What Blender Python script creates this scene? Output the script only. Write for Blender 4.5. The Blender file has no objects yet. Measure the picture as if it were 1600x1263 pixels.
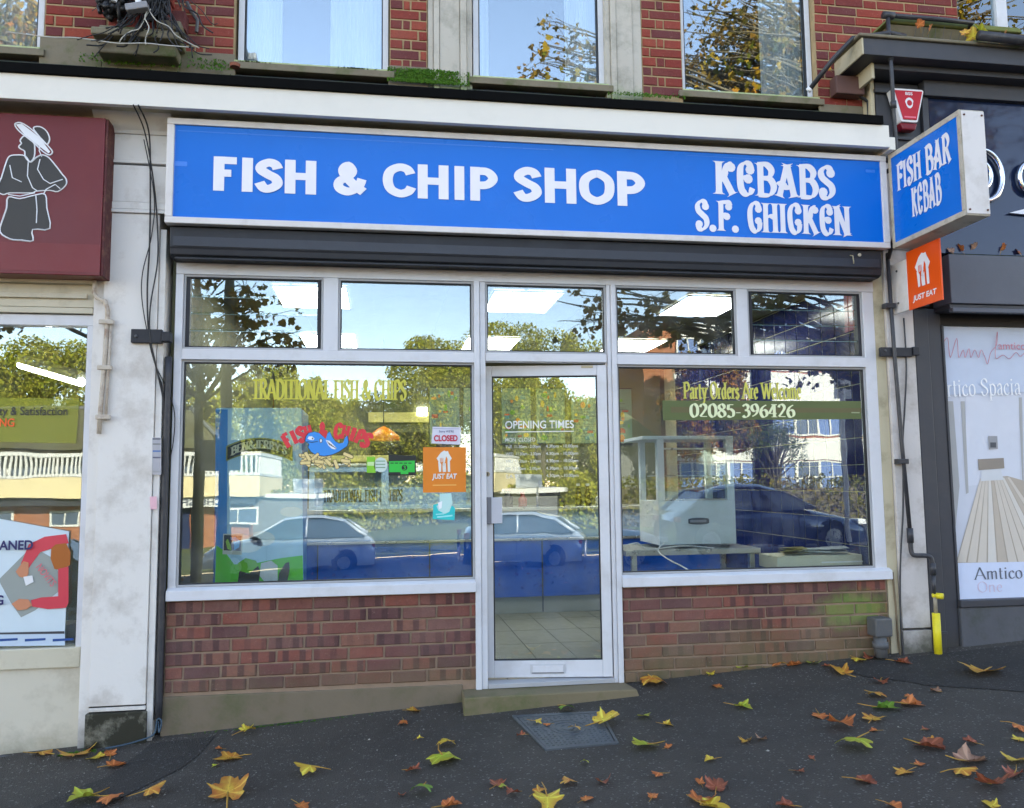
import bpy, math, random
import numpy as np
from mathutils import Vector, Matrix
random.seed(7); rng = np.random.default_rng(7)
S = bpy.context.scene; COL = S.collection; PI = math.pi
def R(d): return math.radians(d)
# ---------------------------------------------------------------- camera
cam = bpy.data.objects.new('camera', bpy.data.cameras.new('camera')); COL.objects.link(cam)
CR = Vector((0.98831232, -0.15207565, -0.01057111)); CU = Vector((-0.00396379, -0.09495747, 0.99547344)); CF = Vector((0.15239108, 0.98379676, 0.09445043))
M4 = Matrix.Identity(4)
for i in range(3):
    M4[i][0] = CR[i]; M4[i][1] = CU[i]; M4[i][2] = -CF[i]
M4.translation = (0, -5.4, 1.5)
cam.matrix_world = M4
cam.data.sensor_width = 36; cam.data.lens = 36*1300/1600; cam.data.clip_start = .05; cam.data.clip_end = 1000
S.camera = cam
S.render.resolution_x = 1024; S.render.resolution_y = 808
# ---------------------------------------------------------------- sky and sun
SUN_EL, SUN_AZ = 24.0, 28.0            # sun stands behind the shop (towards +y), a little to the right
W = bpy.data.worlds.new('World'); S.world = W; W.use_nodes = True
nt = W.node_tree; nt.nodes.clear()
sk = nt.nodes.new('ShaderNodeTexSky'); sk.sky_type = 'NISHITA'; sk.sun_disc = False
sk.sun_elevation = R(SUN_EL); sk.sun_rotation = R(SUN_AZ); sk.air_density = 1.0; sk.dust_density = .1; sk.ozone_density = 3.5; sk.altitude = 1500
bg = nt.nodes.new('ShaderNodeBackground'); bg.inputs[1].default_value = .15
wo = nt.nodes.new('ShaderNodeOutputWorld')
wb = nt.nodes.new('ShaderNodeMix'); wb.data_type = 'RGBA'; wb.blend_type = 'MULTIPLY'; wb.inputs[0].default_value = 1; wb.inputs[7].default_value = (1.46, 1.03, .76, 1)   # the camera's warm white balance
nt.links.new(sk.outputs[0], wb.inputs[6]); nt.links.new(wb.outputs[2], bg.inputs[0]); nt.links.new(bg.outputs[0], wo.inputs[0])
sl = bpy.data.lights.new('sun', 'SUN'); sl.energy = 4.0; sl.angle = R(.5); sl.color = (1, .9, .74)
sun = bpy.data.objects.new('sun', sl); COL.objects.link(sun)
sd = Vector((math.sin(R(SUN_AZ))*math.cos(R(SUN_EL)), math.cos(R(SUN_AZ))*math.cos(R(SUN_EL)), math.sin(R(SUN_EL))))
sun.rotation_euler = sd.to_track_quat('Z', 'Y').to_euler()
S.view_settings.view_transform = 'Standard'; S.view_settings.look = 'None'; S.view_settings.gamma = 1
S.view_settings.use_curve_mapping = False; S.view_settings.exposure = 2.86
S.render.engine = 'CYCLES'
S.cycles.max_bounces = 8; S.cycles.transparent_max_bounces = 24; S.cycles.glossy_bounces = 4
# ---------------------------------------------------------------- materials
def srgb(r, g, b):
    f = lambda c: (c/255/12.92 if c/255 <= .04045 else ((c/255+.055)/1.055)**2.4)
    return (f(r), f(g), f(b), 1)
class N:
    def __init__(s, name):
        s.m = bpy.data.materials.new(name); s.m.use_nodes = True; s.t = s.m.node_tree; s.t.nodes.clear()
        s.out = s.t.nodes.new('ShaderNodeOutputMaterial')
    def n(s, typ, **k):
        o = s.t.nodes.new(typ)
        for a, b in k.items():
            if a.startswith('i_'):
                key = a[2:]; key = int(key) if key.isdigit() else key.replace('_', ' ')
                if hasattr(b, 'is_linked'): s.t.links.new(b, o.inputs[key])
                else: o.inputs[key].default_value = b
            else: setattr(o, a, b)
        return o
    def noise(s, scale, detail=4, vec=None, dim='3D', rough=.55):
        o = s.n('ShaderNodeTexNoise', noise_dimensions=dim); o.inputs['Scale'].default_value = scale; o.inputs['Detail'].default_value = detail; o.inputs['Roughness'].default_value = rough
        if vec is not None: s.t.links.new(vec, o.inputs['Vector'])
        return o.outputs['Fac']
    def ramp(s, fac, stops, interp='LINEAR'):
        o = s.n('ShaderNodeValToRGB'); s.t.links.new(fac, o.inputs[0]); e = o.color_ramp.elements; o.color_ramp.interpolation = interp
        while len(e) < len(stops): e.new(.5)
        for a, (p, c) in zip(e, stops):
            a.position = p; a.color = c if len(c) == 4 else (*c, 1)
        return o.outputs[0]
    def mix(s, fac, a, b, blend='MIX'):
        o = s.n('ShaderNodeMix', data_type='RGBA', blend_type=blend)
        for inp, v in ((o.inputs[0], fac), (o.inputs[6], a), (o.inputs[7], b)):
            if hasattr(v, 'is_linked'): s.t.links.new(v, inp)
            else: inp.default_value = v
        return o.outputs[2]
    def math(s, op, a, b=0.0, clamp=False):
        o = s.n('ShaderNodeMath', operation=op, use_clamp=clamp)
        for inp, v in ((o.inputs[0], a), (o.inputs[1], b)):
            if hasattr(v, 'is_linked'): s.t.links.new(v, inp)
            else: inp.default_value = v
        return o.outputs[0]
    def pos(s, world=True):
        return (s.n('ShaderNodeNewGeometry').outputs['Position'] if world else s.n('ShaderNodeTexCoord').outputs['Object'])
    def bump(s, h, strength=.3, dist=.01):
        o = s.n('ShaderNodeBump'); o.inputs['Strength'].default_value = strength; o.inputs['Distance'].default_value = dist
        s.t.links.new(h, o.inputs['Height']); return o.outputs[0]
    def finish(s, col, rough=.6, metal=0, normal=None, spec=.5, emit=None, es=0, coat=0):
        p = s.n('ShaderNodeBsdfPrincipled')
        for k, v in (('Base Color', col), ('Roughness', rough), ('Metallic', metal), ('Specular IOR Level', spec), ('Coat Weight', coat)):
            if hasattr(v, 'is_linked'): s.t.links.new(v, p.inputs[k])
            else: p.inputs[k].default_value = v
        if normal is not None: s.t.links.new(normal, p.inputs['Normal'])
        if emit is not None:
            p.inputs['Emission Color'].default_value = emit; p.inputs['Emission Strength'].default_value = es
        s.t.links.new(p.outputs[0], s.out.inputs[0]); return s.m
def dull(name, c, c2=None, scale=6, rough=.6, dirt=None, dirtamt=.35, dscale=2.5, bump=.15, bscale=60, metal=0, spec=.4, world=True, coat=0, low=None):
    """paint or stone: two tones, blotchy dirt, fine relief; low=(z0, z1, colour) is a grown stain rising from the ground"""
    b = N(name); v = b.pos(world)
    col = b.mix(b.noise(scale, 5, v), c, c2 or tuple(x*.82 for x in c[:3])+(1,))
    if dirt:
        f = b.ramp(b.noise(dscale, 8, v, rough=.68), [(.5, (0, 0, 0)), (.72, (1, 1, 1))])
        col = b.mix(b.math('MULTIPLY', f, dirtamt), col, dirt)
    if low:
        z = b.n('ShaderNodeSeparateXYZ', i_0=v).outputs[2]
        n2 = b.noise(7, 6, v, rough=.7)
        t = b.math('DIVIDE', b.math('SUBTRACT', b.math('ADD', low[1], b.math('MULTIPLY', b.math('SUBTRACT', n2, .5), low[3])), z), low[1]-low[0], True)
        col = b.mix(b.math('MULTIPLY', t, .9), col, low[2])
    nr = b.bump(b.noise(bscale, 4, v), bump, .004)
    rf = b.ramp(b.noise(scale*3, 3, v), [(0, (max(0, rough-.12),)*3), (1, (min(1, rough+.12),)*3)])
    return b.finish(col, rf, metal, nr, spec, coat=coat)
def print_mat(name, c, rough=.45, var=.06, fade=0):
    b = N(name); v = b.pos()
    col = b.mix(b.noise(9, 5, v), c, tuple(max(0, x*(1-var*2)) for x in c[:3])+(1,))
    p = b.n('ShaderNodeBsdfPrincipled'); b.t.links.new(col, p.inputs['Base Color']); p.inputs['Roughness'].default_value = rough
    if fade:
        tr = b.n('ShaderNodeBsdfTransparent'); mx = b.n('ShaderNodeMixShader'); mx.inputs[0].default_value = fade
        b.t.links.new(p.outputs[0], mx.inputs[1]); b.t.links.new(tr.outputs[0], mx.inputs[2]); b.t.links.new(mx.outputs[0], b.out.inputs[0])
    else: b.t.links.new(p.outputs[0], b.out.inputs[0])
    return b.m
def glass(name, refl=.11, tint=(.93, .97, .95, 1), rough=0.0, smear=.0):
    b = N(name); tr = b.n('ShaderNodeBsdfTransparent'); tr.inputs[0].default_value = tint
    gl = b.n('ShaderNodeBsdfGlossy'); gl.inputs['Roughness'].default_value = rough; gl.inputs[0].default_value = (.86, .95, 1, 1)
    fr = b.n('ShaderNodeFresnel'); fr.inputs[0].default_value = 1.5
    fac = b.math('ADD', fr.outputs[0], refl-.04, True)
    v = b.pos()
    gl_n = b.bump(b.noise(1.6, 2, v), .05, .02); b.t.links.new(gl_n, gl.inputs['Normal'])
    mx = b.n('ShaderNodeMixShader'); b.t.links.new(fac, mx.inputs[0]); b.t.links.new(tr.outputs[0], mx.inputs[1]); b.t.links.new(gl.outputs[0], mx.inputs[2])
    res = mx.outputs[0]
    if smear:
        df = b.n('ShaderNodeBsdfDiffuse'); df.inputs[0].default_value = (.8, .8, .8, 1)
        m2 = b.n('ShaderNodeMixShader'); b.t.links.new(b.ramp(b.noise(3, 7, v, rough=.7), [(.45, (0, 0, 0)), (.8, (smear,)*3)]), m2.inputs[0])
        b.t.links.new(res, m2.inputs[1]); b.t.links.new(df.outputs[0], m2.inputs[2]); res = m2.outputs[0]
    b.t.links.new(res, b.out.inputs[0]); return b.m
def emitter(name, c, s):
    b = N(name); e = b.n('ShaderNodeEmission'); e.inputs[0].default_value = c; e.inputs[1].default_value = s
    b.t.links.new(e.outputs[0], b.out.inputs[0]); return b.m
def brick_mat(name, reds, darks, dark_bands=False, algae=None, rough=.85):
    b = N(name); rnd = b.n('ShaderNodeObjectInfo').outputs['Random']; v = b.pos()
    base = b.ramp(rnd, [(i/(len(reds)), c) for i, c in enumerate(reds)], 'CONSTANT')
    col = b.mix(b.math('MULTIPLY', b.noise(28, 6, v, rough=.7), .7), base, darks)
    if dark_bands:   # kiln kiss marks: darker bands across the face of each brick
        ov = b.pos(False); sx = b.n('ShaderNodeSeparateXYZ', i_0=ov).outputs[0]
        ph = b.math('MULTIPLY', rnd, 40)
        wv = b.math('SINE', b.math('ADD', b.math('MULTIPLY', sx, 62), ph))
        k = b.ramp(wv, [(.2, (0, 0, 0)), (.55, (1, 1, 1))])
        on = b.ramp(b.math('FRACT', b.math('MULTIPLY', rnd, 7.3)), [(.35, (0, 0, 0)), (.45, (1, 1, 1))])
        col = b.mix(b.math('MULTIPLY', b.math('MULTIPLY', k, on), .75), col, darks)
    if algae:
        z0, z1, c, amp = algae
        sp = b.n('ShaderNodeSeparateXYZ', i_0=v)
        zz = b.math('SUBTRACT', sp.outputs[2], b.math('MULTIPLY', sp.outputs[0], .06))
        n2 = b.noise(3.5, 6, v, rough=.65)
        t = b.math('DIVIDE', b.math('SUBTRACT', b.math('ADD', z1, b.math('MULTIPLY', b.math('SUBTRACT', n2, .5), amp)), zz), z1-z0, True)
        col = b.mix(b.math('MULTIPLY', t, .7), col, c)
        # one bright moss patch near the drain at the right end
        d = b.n('ShaderNodeVectorMath', operation='DISTANCE'); sc = b.n('ShaderNodeVectorMath', operation='MULTIPLY'); sc.inputs[1].default_value = (1, 1, 2.1)
        b.t.links.new(v, sc.inputs[0]); b.t.links.new(sc.outputs[0], d.inputs[0]); d.inputs[1].default_value = (3.19, -.02, .62*2.1)
        g = b.math('SUBTRACT', b.math('ADD', .08, b.math('MULTIPLY', b.noise(9, 6, v, rough=.7), .5)), d.outputs['Value'])
        g = b.math('MULTIPLY', g, 5, True)
        col = b.mix(b.math('MULTIPLY', g, .62), col, srgb(104, 140, 48))
    fl_ = b.ramp(b.noise(55, 5, v, rough=.8), [(.6, (0, 0, 0)), (.7, (1, 1, 1))]); col = b.mix(b.math('MULTIPLY', fl_, .3), col, srgb(186, 164, 146))
    du = b.ramp(b.noise(2.2, 6, v, rough=.6), [(.35, (0, 0, 0)), (.7, (1, 1, 1))]); col = b.mix(b.math('MULTIPLY', du, .22 if dark_bands else .12), col, srgb(160, 134, 122))
    nr = b.bump(b.noise(70, 7, v, rough=.78), .8, .006)
    return b.finish(col, rough, 0, nr, .25)
WHITE_ALU = dull('aluminium_white', (.66, .66, .68, 1), (.58, .58, .60, 1), 3, .38, srgb(140, 130, 110), .25, 4, .05, 40, spec=.5)
ALU_GREY = dull('aluminium_bead', (.42, .42, .43, 1), (.34, .34, .34, 1), 5, .4, bump=.05)  # greyer aluminium for beads and threshold
GASKET = dull('rubber_gasket', (.02, .02, .022, 1), rough=.6)
PAINT_PILL = dull('painted_pilaster', srgb(226, 221, 214), srgb(212, 207, 200), 2.2, .6, srgb(132, 114, 92), .42, 4.5, .3, 30, low=(-.1, .22, srgb(44, 44, 30), .35))
PAINT_PILR = dull('painted_pilaster_right', srgb(210, 204, 200), srgb(188, 180, 172), 2.2, .6, srgb(120, 104, 84), .5, 4, .3, 30, low=(.3, .55, srgb(60, 60, 44), .4))
CREAM = dull('cream_paint', srgb(228, 222, 210), srgb(220, 214, 202), 1.4, .55, srgb(150, 142, 126), .12, 2, .08, 20)
CREAM_OLD = dull('old_cream_paint', srgb(196, 186, 158), srgb(176, 164, 134), 5, .65, srgb(104, 90, 62), .5, 5, .35, 35)
BLACK_EDGE = dull('black_edging', (.004, .004, .004, 1), rough=.9, spec=.08)
FELT = dull('lead_flashing', (.03, .03, .03, 1), (.05, .055, .04, 1), 6, .8, srgb(70, 90, 30), .6, 5, .6, 30)
STONE = dull('painted_stone', srgb(196, 190, 178), srgb(176, 168, 152), 2.5, .75, srgb(90, 88, 70), .55, 4, .3, 40, low=(4.1, 4.26, srgb(86, 116, 30), .22))
STONE_DIRTY = dull('weathered_stone', srgb(134, 124, 104), srgb(106, 98, 80), 6, .85, srgb(70, 88, 30), .85, 5, .6, 30)
MORTAR_UP = dull('mortar_upper', srgb(178, 154, 114), srgb(150, 128, 94), 12, .9, srgb(90, 80, 60), .4, 9, .5, 80)
MORTAR_LOW = dull('mortar_lower', srgb(156, 132, 110), srgb(130, 110, 92), 12, .9, srgb(80, 80, 50), .4, 4, .5, 80)
RENDER = dull('cement_plinth', srgb(122, 108, 90), srgb(102, 92, 74), 3, .85, srgb(74, 86, 44), .6, 3, .45, 50)
BRICK_UP = brick_mat('brick_red', [srgb(158, 66, 50), srgb(144, 56, 44), srgb(122, 52, 48), srgb(106, 52, 54), srgb(164, 76, 56)], srgb(92, 40, 38))
BRICK_LOW = brick_mat('brick_brown', [srgb(146, 84, 68), srgb(132, 80, 68), srgb(118, 74, 68), srgb(104, 70, 68), srgb(148, 100, 80), srgb(130, 90, 80)], srgb(66, 44, 46), True, (.12, .46, srgb(96, 94, 62), .5))
SIGN_BLUE = dull('sign_blue', srgb(4, 110, 210), srgb(4, 104, 200), 1.2, .3, srgb(30, 88, 160), .15, 2, .02, 8, spec=.25)
SIGN_WHITE = print_mat('sign_lettering', (.86, .82, .84, 1))
SIGN_FRAME = dull('sign_frame_white', srgb(222, 216, 212), srgb(206, 200, 194), 3, .5, srgb(128, 110, 84), .3, 5, .1, 30)
SIGN_FRAME_OLD = dull('sign_frame_grimy', srgb(200, 192, 178), srgb(170, 160, 140), 7, .6, srgb(86, 72, 48), .75, 8, .3, 30)
DARK_METAL = dull('roller_shutter_paint', (.019, .020, .026, 1), (.013, .014, .018, 1), 3, .55, srgb(90, 88, 90), .15, 3, .08, 40)
SOFFIT = dull('soffit_board', srgb(96, 86, 74), srgb(74, 66, 56), 4, .7)
SHADE_IN = dull('recess_shade', (.02, .018, .017, 1), rough=.8)  # near-black colour standing in for shade inside recesses
MAROON = dull('maroon_board', srgb(108, 26, 32), srgb(96, 22, 26), 1.5, .32, srgb(128, 54, 40), .35, 1.2, .03, 20)
MAROON_EDGE = dull('maroon_edge', srgb(88, 24, 26), srgb(60, 20, 20), 20, .6, srgb(160, 120, 90), .5, 18)
PRINT_BLACK = print_mat('print_black', (.02, .02, .03, 1))
PRINT_WHITE = print_mat('print_white', (.82, .82, .84, 1))
GREY_NEIGH = dull('grey_shopfront_paint', (.05, .052, .06, 1), (.04, .04, .046, 1), 2.5, .5, srgb(100, 92, 84), .15, 4, .1, 30, low=(.2, .45, srgb(60, 56, 40), .3))
GREY_BAND = dull('grey_fascia_band', (.105, .11, .13, 1), (.09, .095, .115, 1), 2, .5, srgb(60, 60, 60), .2)
GREY_RENDER = dull('grey_render', srgb(92, 92, 96), srgb(76, 76, 78), 4, .85, srgb(58, 64, 40), .7, 3, .4, 50)
PIPE = dull('black_pipe', (.03, .03, .036, 1), (.045, .045, .05, 1), 20, .42, srgb(120, 116, 110), .2, 12, .1)
PIPE_GREY = dull('grey_pipe', (.08, .085, .09, 1), (.1, .1, .1, 1), 9, .5, srgb(120, 110, 90), .4, 12, .2)
YELLOW_PIPE = dull('yellow_pipe', (.78, .66, .02, 1), (.7, .58, .02, 1), 8, .45, srgb(120, 100, 30), .3, 12, .1)
CABLE = dull('black_cable', (.02, .02, .022, 1), rough=.5)
CABLE_W = dull('pale_cable', (.5, .48, .42, 1), rough=.5)
RED_BOX = dull('alarm_red', srgb(190, 22, 44), srgb(176, 18, 38), 9, .35)
ASPHALT = None
# ---------------------------------------------------------------- mesh helpers
class MB:
    def __init__(s): s.v = []; s.f = []; s.mi = []; s.cur = 0
    def face(s, *idx): s.f.append(idx); s.mi.append(s.cur)
    def add(s, vs, fs):
        o = len(s.v); s.v += [tuple(p) for p in vs]
        for f in fs: s.f.append(tuple(i+o for i in f)); s.mi.append(s.cur)
        return s
    def box(s, x0, x1, y0, y1, z0, z1):
        return s.add([(x0, y0, z0), (x1, y0, z0), (x1, y1, z0), (x0, y1, z0), (x0, y0, z1), (x1, y0, z1), (x1, y1, z1), (x0, y1, z1)],
                     [(0, 3, 2, 1), (4, 5, 6, 7), (0, 1, 5, 4), (1, 2, 6, 5), (2, 3, 7, 6), (3, 0, 4, 7)])
    def prism(s, poly, y0, y1):          # poly in x,z ; front at y0
        n = len(poly)
        return s.add([(x, y0, z) for x, z in poly]+[(x, y1, z) for x, z in poly],
                     [tuple(range(n)), tuple(range(2*n-1, n-1, -1))]+[(i, (i+n), (i+1) % n+n, (i+1) % n) for i in range(n)])
    def extr(s, prof, x0, x1):           # profile in y,z swept along x
        n = len(prof)
        return s.add([(x0, y, z) for y, z in prof]+[(x1, y, z) for y, z in prof],
                     [tuple(range(n)), tuple(range(2*n-1, n-1, -1))]+[(i, (i+n), (i+1) % n+n, (i+1) % n) for i in range(n)])
    def poly(s, pts, y):                 # flat polygon in x,z facing -y
        return s.add([(x, y, z) for x, z in pts], [tuple(range(len(pts)))])
    def tube(s, pts, r, seg=8, r1=None, cap=True):
        pts = [Vector(p) for p in pts]; n = len(pts); o = len(s.v); up = None
        for i, p in enumerate(pts):
            d = (pts[min(i+1, n-1)]-pts[max(i-1, 0)]).normalized()
            if up is None: up = d.orthogonal().normalized()
            up = (up-d*up.dot(d));  up = up.normalized() if up.length > 1e-5 else d.orthogonal().normalized()
            w = d.cross(up); rr = (r[i] if isinstance(r, (list, tuple)) else r+((r1-r)*i/(n-1) if r1 is not None else 0))
            for k in range(seg):
                a = 2*PI*k/seg; q = p+(up*math.cos(a)+w*math.sin(a))*rr; s.v.append(tuple(q))
        for i in range(n-1):
            for k in range(seg):
                a = o+i*seg+k; b = o+i*seg+(k+1) % seg
                s.f.append((a, b, b+seg, a+seg)); s.mi.append(s.cur)
        if cap:
            s.f.append(tuple(o+k for k in range(seg-1, -1, -1))); s.mi.append(s.cur)
            s.f.append(tuple(o+(n-1)*seg+k for k in range(seg))); s.mi.append(s.cur)
        return s
    def lathe(s, prof, c=(0, 0, 0), seg=20):   # prof r,z about vertical axis
        o = len(s.v)
        for r, z in prof:
            for k in range(seg):
                a = 2*PI*k/seg; s.v.append((c[0]+r*math.cos(a), c[1]+r*math.sin(a), c[2]+z))
        for i in range(len(prof)-1):
            for k in range(seg):
                a = o+i*seg+k; b = o+i*seg+(k+1) % seg
                s.f.append((a, b, b+seg, a+seg)); s.mi.append(s.cur)
        return s
    def build(s, name, mats, parent=None, bevel=0, smooth=False, loc=None, rot=None):
        me = bpy.data.meshes.new(name); me.from_pydata(s.v, [], s.f); me.update()
        if not isinstance(mats, (list, tuple)): mats = [mats]
        for m in mats: me.materials.append(m)
        me.polygons.foreach_set('material_index', s.mi)
        if smooth: me.polygons.foreach_set('use_smooth', [True]*len(me.polygons))
        o = bpy.data.objects.new(name, me); COL.objects.link(o)
        if parent: o.parent = parent
        if bevel:
            b = o.modifiers.new('bevel', 'BEVEL'); b.width = bevel; b.segments = 2; b.limit_method = 'ANGLE'
        if loc: o.location = loc
        if rot: o.rotation_euler = rot
        return o
def tag(o, label=None, cat=None, group=None, kind=None):
    if label: o['label'] = label
    if cat: o['category'] = cat
    if group: o['group'] = group
    if kind: o['kind'] = kind
    return o
def thing(name, label, cat, loc=(0, 0, 0), group=None, rz=0):
    o = bpy.data.objects.new(name, None); COL.objects.link(o); o.location = loc; o.rotation_euler[2] = rz; o.empty_display_size = .2
    return tag(o, label, cat, group)
def box(name, m, parent, x0, x1, y0, y1, z0, z1, bevel=.003):
    return MB().box(x0, x1, y0, y1, z0, z1).build(name, m, parent, bevel)
def at(px, py, Y=0.0):
    """survey of the photograph: where the sight line of a pixel meets the vertical plane y = Y"""
    d = CF*1300+CR*(px-800)-CU*(py-631.5); t = (Y+5.4)/d.y
    return (d.x*t, 1.5+d.z*t)
def gz(x, y):
    """height of the ground: rises to the right, falls away from the shops"""
    yy = .02*y if y > -6 else (-.12+.06*(y+6) if y > -18 else -.84)
    yy -= .05*min(1, max(0, -y/.3))
    return .10+.06*max(-22, min(26, x))+yy
def atg(px, py):
    d = CF*1300+CR*(px-800)-CU*(py-631.5)
    t = .001
    for i in range(60):
        P = Vector((0, -5.4, 1.5))+d*t; t += (P.z-gz(P.x, P.y))/(-d.z)
    P = Vector((0, -5.4, 1.5))+d*t
    return P.x, P.y
def cat_rom(pts, n=8, closed=False):
    P = [Vector((*p, 0)[:3]) if len(p) == 2 else Vector(p) for p in pts]; out = []; m = len(P)
    rngi = range(m) if closed else range(m-1)
    for i in rngi:
        if closed: a, b, c, d = P[i-1], P[i], P[(i+1) % m], P[(i+2) % m]
        else: a, b, c, d = P[max(i-1, 0)], P[i], P[i+1], P[min(i+2, m-1)]
        for k in range(n):
            t = k/n; out.append(.5*((2*b)+(c-a)*t+(2*a-5*b+4*c-d)*t*t+(3*b-a-3*c+d)*t**3))
    if not closed: out.append(P[-1])
    return out
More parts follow.
